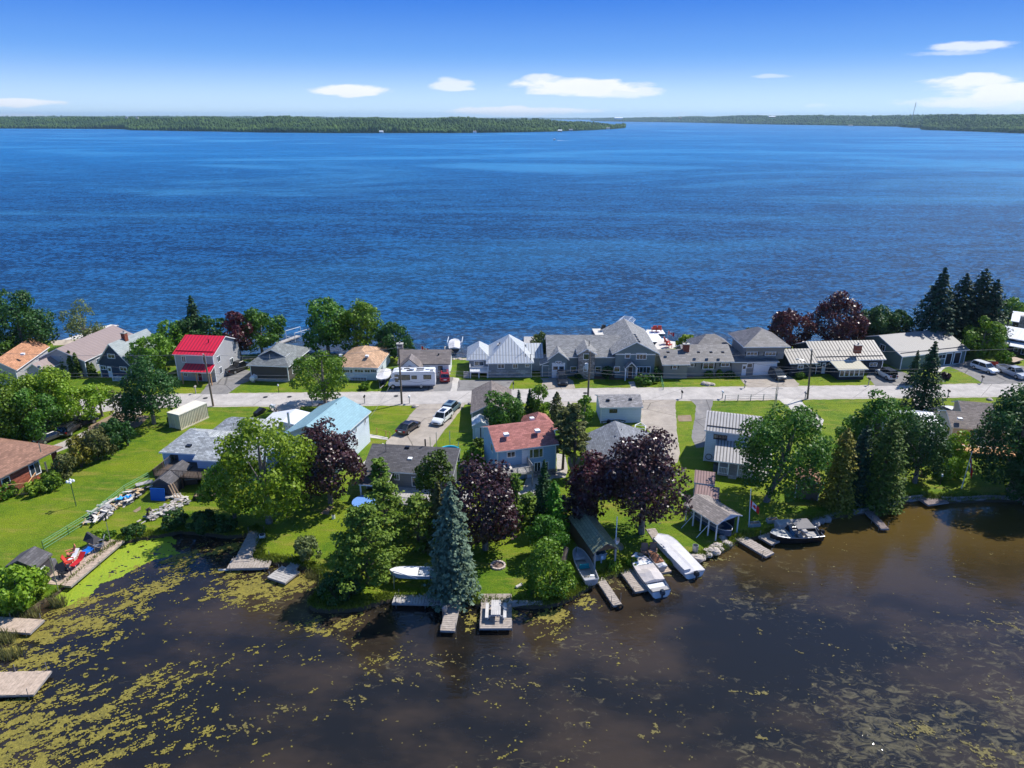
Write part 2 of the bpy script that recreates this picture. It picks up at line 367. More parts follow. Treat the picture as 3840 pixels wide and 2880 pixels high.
PV = [('driveway', ASPH, PX(750, 1479, 805, 1405, 880, 1378, 935, 1390, 985, 1408, 905, 1440, 850, 1479)),
      ('driveway', ASPH, PX(1440, 1472, 1500, 1440, 1590, 1412, 1700, 1414, 1728, 1425, 1930, 1425, 1915, 1440, 1902, 1466)),
      ('driveway', DRIVE, PX(2030, 1464, 2035, 1428, 2028, 1418, 2130, 1418, 2150, 1428, 2158, 1462)),
      ('driveway', DRIVE, PX(2805, 1455, 2775, 1420, 2775, 1396, 2935, 1396, 2975, 1420, 2997, 1440, 2990, 1452)),
      ('driveway', ASPH, PX(3285, 1449, 3250, 1412, 3262, 1390, 3350, 1385, 3400, 1400, 3480, 1447)),
      ('driveway', ASPH, PX(3693, 1442, 3640, 1410, 3570, 1378, 3545, 1372, 3640, 1350, 3720, 1352, 3900, 1385, 3900, 1436)),
      ('driveway', DRIVE, PX(1575, 1516, 1552, 1540, 1485, 1620, 1448, 1655, 1450, 1680, 1620, 1680, 1660, 1620, 1700, 1575, 1748, 1511)),
      ('driveway', DRIVE, PX(2405, 1500, 2403, 1590, 2440, 1620, 2480, 1650, 2505, 1740, 2540, 1735, 2550, 1700, 2538, 1620, 2533, 1505, 2560, 1498)),
      ('driveway', ASPH, PX(2585, 1498, 2610, 1520, 2606, 1560, 2592, 1640, 2610, 1680, 2640, 1676, 2660, 1560, 2676, 1496)),
      ('driveway', CONCP, PX(2915, 1494, 2960, 1530, 3030, 1600, 3080, 1610, 3090, 1575, 3010, 1512, 3002, 1492)),
      ('driveway', GRAV, PX(3470, 1487, 3490, 1520, 3525, 1545, 3490, 1560, 3440, 1540, 3420, 1488)),
      ('driveway', GRAV, PX(1000, 1520, 1030, 1550, 1070, 1570, 1110, 1560, 1130, 1521)),
      ('driveway', GRAV, PX(2050, 1507, 2060, 1540, 2120, 1548, 2150, 1506)),
      ('driveway', GRAV, PX(440, 1535, 380, 1585, 250, 1650, 150, 1690, 190, 1705, 320, 1655, 450, 1600, 520, 1570, 540, 1530)),
      ('driveway', ROAD, PX(380, 1500, 340, 1530, 430, 1535, 530, 1525, 520, 1490, 440, 1478)),
      ('patio', CONCP, PX(3545, 1378, 3600, 1362, 3500, 1372, 3480, 1390, 3520, 1400)),
      ('path', CONCP, PX(2366, 1457, 2358, 1432, 2378, 1430, 2388, 1456)),
      ('path', CONCP, PX(1388, 1628, 1456, 1640, 1452, 1650, 1386, 1640)),
      ('path', CONCP, PX(1436, 1662, 1442, 1665, 1360, 1748, 1350, 1745)),
      ('path', CONCP, PX(1700, 1415, 1722, 1418, 1712, 1466, 1690, 1466)),
      ('patio', CONCP, PX(1975, 1785, 2000, 1765, 2060, 1772, 2075, 1790, 2010, 1850, 1960, 1830)),
      ('garden_bed', GRAV, PX(2088, 1700, 2120, 1705, 2130, 1760, 2118, 1790, 2060, 1795, 2065, 1770, 2088, 1768)),
      ('garden_bed', MULCH, PX(2490, 1410, 2530, 1404, 2620, 1404, 2600, 1414, 2520, 1420, 2490, 1418)),
      ('garden_bed', MULCH, PX(2160, 1418, 2300, 1424, 2440, 1422, 2446, 1412, 2160, 1410)),
      ('beach', SAND, PX(190, 1278, 330, 1268, 520, 1296, 700, 1318, 880, 1336, 960, 1346, 920, 1348, 700, 1330, 500, 1310, 330, 1290, 200, 1295)),
      ('beach', SAND, PX(1700, 1346, 1760, 1350, 2040, 1345, 2040, 1334, 1900, 1337, 1760, 1343)),
      ('soil_patch', DIRT, PX(1200, 1925, 1235, 1895, 1250, 1900, 1228, 1930)),
      ('soil_patch', DIRT, PX(2540, 1558, 2590, 1556, 2596, 1580, 2545, 1580)),
      ('soil_patch', DIRT, PX(500, 1916, 525, 1898, 530, 1910, 512, 1920)),
      ('soil_patch', DIRT, PX(330, 1600, 440, 1545, 560, 1560, 520, 1600, 400, 1640, 340, 1650))]
for i, (nm, mt, px) in enumerate(PV): psheet(nm, mt, px, .0135+.0006*i, wob=.07)
def seam(px0, px1, wd, z=.034, m=None):
    a, b = P(*px0, z), P(*px1, z); t = (b-a).normalized(); n = Vector((-t.y, t.x, 0))*wd/2
    return [a-n, b-n, b+n, a+n]
mb = MB()
TAR = pm('tar_patch', (.13, .12, .115), .85, .2)
for a, b, wd in (((950, 1519), (1010, 1480), .07), ((1420, 1517), (1520, 1474), .07), ((2430, 1500), (2570, 1455), .06), ((2800, 1496), (2880, 1452), .06), ((3680, 1485), (3720, 1440), .06), ((1700, 1512), (1760, 1470), .06), ((3200, 1492), (3260, 1449), .05), ((700, 1521), (760, 1480), .06)):
    mb.poly(seam(a, b, wd))
mb.obj('road_crack_seal', TAR)['kind'] = 'structure'
for px, py in ((770, 1493), (1085, 1488), (1485, 1485), (2195, 1474), (995, 1489)):
    mb = MB(); p = P(px, py, .036); n = 12
    mb.poly([(p.x+.42*math.cos(k*6.283/n), p.y+.42*math.sin(k*6.283/n), .037) for k in range(n)])
    o = mb.obj('manhole_cover', BLACK); props(o, 'dark round manhole cover in the pale road near '+{770: 'the red-roofed house', 1085: 'the charcoal bungalow driveway', 1485: 'the motorhome', 2195: 'the stone tower', 995: 'the lawn with the propane tank'}[px], 'manhole cover', 'iron covers set in the road')

# ---- lake
def lake_mat():
    m, nt, out = base('lake_water'); ob = N(nt, 'TexCoord').outputs['Object']; s = N(nt, 'SeparateXYZ', Vector=ob)
    mp = lambda sx, sy, rz=.06: N(nt, 'Mapping', Vector=ob, Scale=(sx, sy, 1), Rotation=(0, 0, rz)).outputs[0]
    wv = N(nt, 'TexNoise', Vector=mp(.62, .95, -.05), Scale=1., Detail=4., Roughness=.6, Distortion=.5).outputs[0]
    wl = N(nt, 'TexNoise', Vector=mp(.05, .16, .1), Scale=1., Detail=3., Roughness=.55, Distortion=.4).outputs[0]
    str_ = N(nt, 'TexNoise', Vector=mp(.0016, .0042, .45), Scale=1., Detail=5., Roughness=.6, Distortion=1.6).outputs[0]
    calm = RAMP(nt, str_, .46, .66)
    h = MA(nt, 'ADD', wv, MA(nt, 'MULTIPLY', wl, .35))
    bp = N(nt, 'Bump', Height=h, Strength=1.0, Distance=.8)
    shal = RAMP(nt, s.outputs[1], 162, 136)   # shallows along the beach
    shn = MA(nt, 'MULTIPLY', shal, RAMP(nt, N(nt, 'TexNoise', Vector=mp(.05, .12), Scale=1., Detail=4.).outputs[0], .3, .6))
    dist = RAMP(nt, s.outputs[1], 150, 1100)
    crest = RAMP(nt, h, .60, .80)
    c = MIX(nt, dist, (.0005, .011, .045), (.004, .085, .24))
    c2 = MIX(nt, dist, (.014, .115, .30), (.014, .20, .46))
    c = MIX(nt, MA(nt, 'MULTIPLY', crest, .85), c, c2)  # crests lighter in base colour, imitating light scattered inside the waves
    c = MIX(nt, MA(nt, 'MULTIPLY', calm, MA(nt, 'ADD', .10, MA(nt, 'MULTIPLY', RAMP(nt, s.outputs[1], 170, 620), .30))), c, (.075, .34, .60))
    c = MIX(nt, MA(nt, 'MULTIPLY', shn, .8), c, (.07, .065, .07))
    fr = MA(nt, 'MULTIPLY', N(nt, 'Fresnel', IOR=1.33, Normal=bp.outputs[0]).outputs[0], .52, clamp=True)   # steep little waves shadow each other at grazing angles
    mx = N(nt, 'MixShader', Fac=fr, i1=N(nt, 'BsdfDiffuse', Color=c, Normal=bp.outputs[0]).outputs[0], i2=N(nt, 'BsdfGlossy', Color=(.62, .84, 1.), Roughness=.22, Normal=bp.outputs[0]).outputs[0])
    nt.links.new(mx.outputs[0], out.inputs[0]); return m
me = bpy.data.meshes.new('lake')
fp = [(p.x, p.y, WZ) for p in smooth_poly([P(x, y+14, WZ) for x, y in lake_sh], 1)]
V = fp+[(26000, 0, WZ), (26000, 45000, WZ), (-26000, 45000, WZ), (-26000, 0, WZ)]
V = [(-26000, fp[0][1], WZ)]+fp+[(26000, fp[-1][1], WZ), (26000, 45000, WZ), (-26000, 45000, WZ)]
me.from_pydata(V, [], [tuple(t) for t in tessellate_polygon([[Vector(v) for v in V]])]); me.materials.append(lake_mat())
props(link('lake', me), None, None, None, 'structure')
# ---- pond
def pond_mat():
    m, nt, out = base('pond_water'); ob = N(nt, 'TexCoord').outputs['Object']; s = N(nt, 'SeparateXYZ', Vector=ob)
    mp = lambda sx, sy, rz=0: N(nt, 'Mapping', Vector=ob, Scale=(sx, sy, 1), Rotation=(0, 0, rz)).outputs[0]
    a = RAMP(nt, N(nt, 'TexNoise', Vector=mp(.06, .1, .3), Scale=1., Detail=5., Roughness=.6).outputs[0], .38, .62)
    big = N(nt, 'TexNoise', Vector=mp(.05, .09, -.4), Scale=1., Detail=4.).outputs[0]
    fine = N(nt, 'TexNoise', Vector=mp(.9, 1.5, .4), Scale=1., Detail=8., Roughness=.72, Distortion=.9).outputs[0]
    rgt = MA(nt, 'MULTIPLY', RAMP(nt, s.outputs[0], 4, 34), RAMP(nt, s.outputs[1], 58, 40))
    wd = RAMP(nt, MA(nt, 'ADD', MA(nt, 'ADD', MA(nt, 'MULTIPLY', fine, 1.15), MA(nt, 'MULTIPLY', big, .7)), MA(nt, 'MULTIPLY', rgt, .16)), 1.04, 1.22)
    c = MIX(nt, a, (.012, .011, .010), (.042, .030, .020))
    c = MIX(nt, MA(nt, 'MULTIPLY', RAMP(nt, s.outputs[1], 58, 76), RAMP(nt, s.outputs[0], -6, 22)), c, (.085, .056, .014))
    c = MIX(nt, MA(nt, 'MULTIPLY', wd, .7), c, MIX(nt, fine, (.05, .045, .012), (.20, .17, .10)))
    rip = N(nt, 'TexNoise', Vector=mp(.9, 1.9, .35), Scale=1., Detail=3., Roughness=.6).outputs[0]
    rip2 = N(nt, 'TexNoise', Vector=ob, Scale=3.0, Detail=1., Roughness=.5).outputs[0]
    gl = P(3210, 2740, WZ)    # ripples shaped steeper in this patch alone, added to throw sun sparkles
    dx = MA(nt, 'DIVIDE', MA(nt, 'SUBTRACT', s.outputs[0], gl.x), 3.4); dy = MA(nt, 'DIVIDE', MA(nt, 'SUBTRACT', s.outputs[1], gl.y), 4.2)
    pm_ = RAMP(nt, MA(nt, 'ADD', MA(nt, 'MULTIPLY', dx, dx), MA(nt, 'MULTIPLY', dy, dy)), 1.6, .2)
    h = MA(nt, 'ADD', MA(nt, 'MULTIPLY', rip, .10), MA(nt, 'MULTIPLY', MA(nt, 'MULTIPLY', rip2, pm_), .17))
    bp = N(nt, 'Bump', Height=h, Strength=1., Distance=.35)
    bs = N(nt, 'BsdfPrincipled', Base_Color=c, Roughness=.05, IOR=1.33, Normal=bp.outputs[0]); bs.inputs['Specular IOR Level'].default_value = .8
    nt.links.new(bs.outputs[0], out.inputs[0]); return m
me = bpy.data.meshes.new('pond')
np_ = [(p.x, p.y, WZ) for p in [P(x, y-22, WZ) for x, y in pond_sh]]
V = [(-160, np_[0][1], WZ)]+np_+[(190, np_[-1][1], WZ), (190, -60, WZ), (-160, -60, WZ)]
me.from_pydata(V, [], [tuple(t) for t in tessellate_polygon([[Vector(v) for v in V]])]); me.materials.append(pond_mat())
props(link('pond', me), None, None, None, 'structure')
bed = MB(); bed.poly([(-26000, -60, -2.2), (26000, -60, -2.2), (26000, 200, -2.2), (-26000, 200, -2.2)]); bed.obj('lake_bed', DIRT)['kind'] = 'structure'

# ---- floating algae and duckweed: real thin mats cut out of a fine grid
def mats_field(name, label, mat, blobs, thr, cell, seed, fs, rot=.5, zoff=.02, ridged=False):
    xs = [P(b[0], b[1], WZ) for b in blobs]
    x0 = min(p.x-b[2]*2.4 for p, b in zip(xs, blobs)); x1 = max(p.x+b[2]*2.4 for p, b in zip(xs, blobs))
    y0 = min(p.y-b[3]*2.4 for p, b in zip(xs, blobs)); y1 = max(p.y+b[3]*2.4 for p, b in zip(xs, blobs))
    gx, gy = np.meshgrid(np.arange(x0, x1, cell), np.arange(y0, y1, cell), indexing='ij')
    D = np.zeros_like(gx)
    for p, b in zip(xs, blobs):
        ca, sa = math.cos(b[4]), math.sin(b[4]); dx = gx-p.x; dy = gy-p.y; u = dx*ca+dy*sa; v = -dx*sa+dy*ca
        D = np.maximum(D, b[5]*np.exp(-((u/b[2])**2+(v/b[3])**2)))
    ca, sa = math.cos(rot), math.sin(rot); u = (gx*ca+gy*sa)*fs; v = (-gx*sa+gy*ca)*fs*2.0
    wx = fnoise(u*.7, v*.7, seed+7, 3); n = fnoise(u+wx*1.5, v+wx*1.2, seed, 6, .62); n2 = fnoise(u*4+3, v*4+9, seed+1, 4, .6)
    if ridged: n = 1-np.abs(n-.5)*2.2
    fld = (n-.5)*2.5+(n2-.5)*2.0+D*1.25-.98
    shore = [(p.x, p.y) for p in near]; shx = np.array([q[0] for q in shore]); shy = np.array([q[1] for q in shore])
    keep = fld > thr
    ii, jj = np.nonzero(keep); 
    idx = -np.ones((gx.shape[0]+1, gx.shape[1]+1), int); used = np.zeros_like(idx, bool)
    for a, b in ((0, 0), (1, 0), (1, 1), (0, 1)): used[ii+a, jj+b] = True
    k = np.nonzero(used.ravel())[0]; idx.ravel()[k] = np.arange(len(k))
    vi, vj = np.unravel_index(k, idx.shape); rs = np.random.RandomState(seed)
    vx = x0+vi*cell+rs.uniform(-.3, .3, len(k))*cell; vy = y0+vj*cell+rs.uniform(-.3, .3, len(k))*cell
    V = np.stack([vx, vy, WZ+zoff+rs.uniform(0, .02, len(k))], 1)
    F = np.stack([idx[ii, jj], idx[ii+1, jj], idx[ii+1, jj+1], idx[ii, jj+1]], 1)
    o = link(name, quads(name, V, F, mat)); props(o, label, 'algae' if 'algae' in label else 'duckweed', None, 'stuff'); return o
def quads(name, V, F, mat, lv=None, smooth=False):
    me = bpy.data.meshes.new(name); me.vertices.add(len(V)); me.vertices.foreach_set('co', np.asarray(V, dtype=np.float32).ravel())
    k = F.shape[1]; me.loops.add(F.size); me.loops.foreach_set('vertex_index', F.astype(np.int32).ravel())
    me.polygons.add(len(F)); me.polygons.foreach_set('loop_start', np.arange(0, F.size, k, dtype=np.int32))
    try: me.polygons.foreach_set('loop_total', np.full(len(F), k, dtype=np.int32))
    except Exception: pass
    if smooth: me.polygons.foreach_set('use_smooth', np.ones(len(F), bool))
    me.materials.append(mat); me.update(calc_edges=True)
    if lv is not None:
        a = me.attributes.new('lv', 'FLOAT', 'FACE'); a.data.foreach_set('value', lv.astype(np.float32))
    return me
def algae_mat(name, a, b, c3, s1=.6):
    m, nt, out = base(name); ob = N(nt, 'TexCoord').outputs['Object']
    n1 = RAMP(nt, N(nt, 'TexNoise', Vector=ob, Scale=s1, Detail=6., Roughness=.7).outputs[0], .3, .7); n2 = RAMP(nt, N(nt, 'TexNoise', Vector=ob, Scale=5., Detail=5., Roughness=.75).outputs[0], .35, .68)
    c = MIX(nt, n2, MIX(nt, n1, a, b), c3)
    bs = N(nt, 'BsdfPrincipled', Base_Color=c, Roughness=.75, Normal=N(nt, 'Bump', Height=n2, Strength=.6, Distance=.06).outputs[0]); nt.links.new(bs.outputs[0], out.inputs[0]); return m
ALG = algae_mat('yellow_algae', (.085, .078, .010), (.19, .155, .014), (.28, .235, .03))
ALGO = algae_mat('olive_algae', (.07, .06, .012), (.12, .10, .02), (.21, .175, .05))
DUCK = algae_mat('duckweed_green', (.19, .30, .006), (.25, .36, .008), (.30, .37, .012), .3)
# (px, py, half length m, half width m, turn, strength)
mats_field('floating_algae', 'yellow green algae mats drifting over the left of the dark pond', ALG,
    [(60, 2800, 8, 8, .4, .98), (330, 2830, 8, 5, .6, .80), (60, 2660, 6, 3, .2, .86), (330, 2540, 4, 1.6, .5, .5), (300, 2440, 5, 2.2, .5, .80), (140, 2470, 5, 2.6, .4, .85), (430, 2260, 6, 2.4, .5, .92),
     (560, 2215, 5, 2.6, .6, .85), (380, 2320, 7, 2.4, .5, .88), (660, 2110, 5, 2.2, .5, .84), (800, 2060, 5, 2.2, .5, .84), (860, 2150, 4, 1.5, .2, .7), (930, 2010, 2.5, 1.5, .5, .6),
     (940, 2215, 5, 3, .1, 1.1), (1080, 2190, 4.2, 3, .2, 1.15), (1160, 2180, 3, 2.6, .2, .75), (880, 2260, 4, 1.2, .1, .66), (420, 2650, 9, 3.4, .6, .76), (620, 2560, 6, 2, .6, .52), (520, 2750, 7, 3, .6, .7), (200, 2870, 8, 3, .3, .7), (240, 2345, 4, 2, .5, 1.15), (110, 2400, 5, 2.4, .4, 1.05), (330, 2260, 4, 1.6, .6, 1.1),
     (1180, 2360, 3.4, 1.6, -.3, .72), (1310, 2330, 2.6, 1.5, .4, .72), (1330, 2400, 1.5, .8, .4, .6), (1180, 2450, 3, 1.2, .2, .5), (1450, 2480, 3, 1.0, .2, .48), (2060, 2320, 2.9, 2.3, .5, .88), (2080, 2390, 2.4, 1.0, .3, .6), (1775, 2320, 1.4, 2.0, .3, .68), (1915, 2300, 1.1, 1.4, .2, .62), (2180, 2250, 3, 1.4, -.4, .70), (640, 2800, 5, 2, .5, .5), (720, 2700, 4, 1.4, .4, .46)],
    .0, .11, 5, .8)
mats_field('floating_algae', 'olive brown algae clumps by the boats and lower right pond', ALGO,
    [(2290, 2180, 2.8, 1.5, -.6, .78), (2490, 2160, 2.6, 1.0, .2, .8), (2590, 2150, 2.4, 1.0, .3, .72), (2660, 2105, 2.4, .8, .4, .66), (3500, 2760, 3.2, 1.7, -.3, .52), (3700, 2830, 4.2, 2.6, -.4, .58), (3640, 2700, 2.6, 1.2, -.3, .48), (3780, 2600, 2.5, 1.4, -.3, .44),
     (2880, 2760, 2.2, 1.0, -.5, .44), (2420, 2760, 1.5, .7, .3, .46), (3170, 2420, 1.6, .6, -.2, .42), (2840, 2610, 2.4, .9, -.4, .38), (1900, 2560, 4, 1.4, .1, .40), (1500, 2560, 4, 1.4, .2, .44), (1250, 2640, 5, 1.4, .4, .46), (1000, 2700, 5, 1.4, .5, .46), (1650, 2480, 3, 1.2, .3, .42), (3740, 2340, 4, 1.6, -.2, .45), (3500, 1962, .9, .3, 0, .5), (3720, 1925, 1.4, .5, 0, .5)],
    .0, .11, 31, .9, rot=-.5)
def duck():
    cell = .16; blobs = PX(440, 2035, 520, 2020, 600, 2008, 640, 2012, 660, 2050, 650, 2085, 560, 2105, 490, 2140, 440, 2170, 370, 2190, 330, 2230, 300, 2270, 240, 2290, 225, 2265, 215, 2240, 300, 2165, 380, 2090)
    pts = [P(x, y, WZ) for x, y in blobs]; xs = np.array([p.x for p in pts]); ys = np.array([p.y for p in pts])
    gx, gy = np.meshgrid(np.arange(xs.min()-2, xs.max()+2, cell), np.arange(ys.min()-2, ys.max()+2, cell), indexing='ij')
    n = fnoise(gx*.5, gy*.8, 11, 5); jx = gx+(n-.5)*3.2; jy = gy+(n-.5)*2.6; ins = np.zeros_like(gx, bool)
    for i in range(len(xs)):
        xa, ya, xb, yb = xs[i-1], ys[i-1], xs[i], ys[i]
        c = ((ya > jy) != (yb > jy)) & (jx < (xb-xa)*(jy-ya)/(yb-ya+1e-9)+xa); ins ^= c
    ins &= fnoise(gx*1.6, gy*2.2, 4, 4) < .72
    ii, jj = np.nonzero(ins); nv = (gx.shape[0]+1, gx.shape[1]+1); idx = np.arange(nv[0]*nv[1]).reshape(nv)
    F = np.stack([idx[ii, jj], idx[ii+1, jj], idx[ii+1, jj+1], idx[ii, jj+1]], 1); u, inv = np.unique(F, return_inverse=True)
    vi, vj = np.unravel_index(u, nv); V = np.stack([xs.min()-2+vi*cell, ys.min()-2+vj*cell, np.full(len(u), WZ+.012)], 1)
    props(link('duckweed', quads('duckweed', V, inv.reshape(F.shape), DUCK)), 'bright lime green duckweed carpet beside the weathered deck', 'duckweed', None, 'stuff')
duck()

# ================================================================ far shores: wooded land rising from the lake
HILL = pm('far_land', (.035, .065, .018), .9, .3, .01)
def forest_mat(name, a, b):
    m, nt, out = base(name); ob = N(nt, 'TexCoord').outputs['Object']
    n1 = RAMP(nt, N(nt, 'TexNoise', Vector=ob, Scale=.006, Detail=4.).outputs[0], .35, .65)
    at = N(nt, 'Attribute', attribute_name='lv').outputs['Fac']
    c = MIX(nt, MA(nt, 'ADD', MA(nt, 'MULTIPLY', n1, .4), MA(nt, 'MULTIPLY', at, .6)), a, b)
    bs = N(nt, 'BsdfPrincipled', Base_Color=c, Roughness=.9); bs.inputs['Specular IOR Level'].default_value = .1; nt.links.new(bs.outputs[0], out.inputs[0]); return m
FOR = forest_mat('far_forest', (.018, .05, .014), (.10, .17, .03))
def strip(name, label, pts, L, th, ntree, seed, tw=5.0, kind2='forest'):
    # pts: (px, shore row, skyline row)
    rs = np.random.RandomState(seed); pts = sorted(pts)
    ax = np.array([p[0] for p in pts], float); ash = np.array([p[1] for p in pts], float); atp = np.array([p[2] for p in pts], float)
    n = 90; xs = np.linspace(ax[0], ax[-1], n); S = []; H = []
    for x in xs:
        s = P(x, np.interp(x, ax, ash), WZ); t = np.interp(x, ax, atp); S.append((s.x, s.y))
        lo, hi = -5, 400; yb = s.y+L*.8
        for _ in range(40):
            m = (lo+hi)/2
            if PJ((s.x*yb/s.y, yb, m))[1] > t: lo = m
            else: hi = m
        H.append(max(lo-th, 0.3))
    S = np.array(S); H = np.array(H); rows = 14; V = []; F = []
    for j in range(rows):
        f = j/(rows-1); e = np.minimum(1, f/.8); e = e*e*(3-2*e) if False else np.sin(e*math.pi/2)**1.1
        for i in range(n):
            yb = S[i, 1]+L*f; V.append((S[i, 0]*yb/S[i, 1], yb, -1.2 if j == 0 else H[i]*e+.4))
    F = [(j*n+i, j*n+i+1, (j+1)*n+i+1, (j+1)*n+i) for j in range(rows-1) for i in range(n-1)]
    me = bpy.data.meshes.new(name); me.from_pydata(V, [], F); me.materials.append(HILL); me.update()
    props(link('hills', me), None, None, None, 'structure')
    # trees: pointed or rounded little crowns
    u = rs.uniform(0, 1, ntree); f = rs.uniform(0, 1, ntree)**1.35*.95; f[:ntree//8] *= .03
    i0 = u*(n-1); sx = np.interp(i0, np.arange(n), S[:, 0]); sy = np.interp(i0, np.arange(n), S[:, 1]); hh = np.interp(i0, np.arange(n), H)
    yb = sy+L*f; xb = sx*yb/sy; e = np.sin(np.minimum(1, f/.8)*math.pi/2)**1.1; zb = hh*e
    h = th*rs.uniform(.5, 1.3, ntree)*(1+.35*np.sin(xb*.013+seed)*np.sin(xb*.0047+yb*.004)); w = tw*rs.uniform(.7, 1.4, ntree); con = rs.rand(ntree) < .45
    K = 6; ang = np.arange(K)*2*math.pi/K; lev = np.array([.12, .45, .8]); rc = np.array([.85, .62, .25]); rd = np.array([.75, 1.0, .7])
    vv = []
    for l in range(3):
        rr = np.where(con, rc[l], rd[l])*w
        for k in range(K):
            jit = rs.uniform(.75, 1.2, ntree)
            vv.append(np.stack([xb+rr*jit*math.cos(ang[k]+l*.4), yb+rr*jit*math.sin(ang[k]+l*.4), zb+h*lev[l]*jit], 1))
    vv.append(np.stack([xb, yb, zb+h], 1)); vv = np.stack(vv, 1); nvp = 3*K+1; o = (np.arange(ntree)*nvp)[:, None]
    fl = []
    for l in range(2):
        for k in range(K):
            k2 = (k+1) % K; fl.append([l*K+k, l*K+k2, (l+1)*K+k2, (l+1)*K+k])
    for k in range(K): fl.append([2*K+k, 2*K+(k+1) % K, 3*K, 3*K])
    quad = [q for q in fl if q[2] != q[3]]; tri = [[q[0], q[1], q[2]] for q in fl if q[2] == q[3]]
    tri += [t for q in quad for t in ([q[0], q[1], q[2]], [q[0], q[2], q[3]])]
    tri = np.array(tri); F = (tri[None, :, :]+o[:, :, None]).reshape(-1, 3)
    lvv = np.repeat(np.clip(rs.rand(ntree)*.8+.35*np.sin(xb*.02)*np.sin(yb*.011), 0, 1), len(tri))
    props(link('forest', quads('forest', vv.reshape(-1, 3), F, FOR, lvv)), label, 'forest', None, 'stuff')
    return S, H
strip('peninsula', 'dark wooded peninsula reaching into the middle of the lake',
      [(1900, 497, 446), (2060, 494, 449), (2200, 489, 456), (2300, 484, 464), (2345, 480, 475), (1700, 499, 444), (1500, 499, 442), (1250, 499, 441), (1000, 497, 440), (800, 493, 440), (480, 488, 441), (460, 484, 441), (-400, 480, 441)], 900, 13, 17000, 1)
strip('far_left_shore', 'bluish wooded ridge behind the peninsula at left', [(-700, 476, 436), (0, 474, 437), (300, 470, 436), (700, 466, 435), (1000, 462, 436), (1400, 458, 439), (1500, 457, 441)], 2500, 14, 9000, 2, 9)
strip('far_back_shore', 'faint blue wooded line closing the far end of the lake', [(1000, 449, 441), (1500, 449, 440.5), (1900, 449, 441), (2150, 449, 441.5), (2300, 450, 441.5)], 3500, 14, 5000, 3, 14)
strip('right_shore', 'long wooded shore across the right half of the lake', [(2215, 454, 444), (2300, 456, 441), (2600, 460, 437), (2840, 466, 432), (3100, 470, 433), (3380, 475, 433), (3400, 479, 433), (3560, 481, 431), (3700, 486, 430), (3960, 490, 430), (4400, 500, 428)], 1600, 14, 14000, 4, 7)
strip('right_near_shore', 'nearer wooded point at the right end of the lake', [(3455, 486, 440), (3480, 488, 434), (3560, 490, 430), (3700, 495, 430), (3850, 501, 430), (4300, 512, 428)], 900, 13, 6000, 5, 5.5)

HZ = MB(); HZ.box(-16000, -120, -4, 16000, 21500, 150)
def haze_mat():
    m, nt, out = base('haze_air'); v = N(nt, 'VolumePrincipled', Color=(.55, .80, 1.0), Density=.000052, Anisotropy=.3); nt.links.new(v.outputs[0], out.inputs['Volume']); return m
o = HZ.obj('haze', haze_mat()); props(o, 'thin summer haze over the lake', 'haze', None, 'stuff'); del o['category']

rc = random.Random(12)    # cottages dotted along the far shores
for k, (px, py, wd) in enumerate(((200, 470, 9), (505, 476, 12), (770, 487, 12), (880, 489, 10), (1163, 490, 16), (1357, 487, 22), (1430, 495, 14), (1625, 494, 16), (1780, 495, 12), (2100, 491, 16), (2140, 488, 14), (2280, 482, 14), (2320, 444, 30), (2550, 444, 12), (2630, 457, 16), (2690, 457, 14), (2790, 461, 10), (3010, 466, 14), (3115, 467, 12), (3190, 471, 16), (3630, 486, 14), (2895, 439, 24), (475, 441, 8), (515, 442, 8))):
    hh = 22. if py < 450 and px < 3000 else WZ; p = P(px, py, 3.); 
    if py < 450: b = ray(px, py); kk = 3100./b.y; p = CO+b*kk
    w_ = wd*depth(p)/FPX; z0 = p.z-3; mb = MB(); d = w_*.6; mb.box(-w_/2, 0, 0, w_/2, d, 4.5); t = thing('cottage', 'tiny '+['white', 'tan', 'grey', 'pale'][k % 4]+' cottage '+'on the far shore, %.1f percent across the photo' % (px/38.4), 'cottage', (p.x, p.y-4, z0), 0, 'cottages dotted along the far shores')
    mb.obj('wall', [WHITE, pm('far_tan', (.5, .36, .26)), pm('far_grey', (.4, .42, .44)), pm('far_cream', (.66, .62, .52))][k % 4], t); mb = MB(); mb.hexa([(-w_/2-.5, -.8, 4.5), (w_/2+.5, -.8, 4.5), (w_/2+.5, d+.8, 4.5), (-w_/2-.5, d+.8, 4.5)], [(-w_/2, d/2-.1, 7.2), (w_/2, d/2-.1, 7.2), (w_/2, d/2+.1, 7.2), (-w_/2, d/2+.1, 7.2)]); mb.obj('roof', [pm('far_roof', (.25, .24, .24)), WHITE][k % 3 == 0], t)
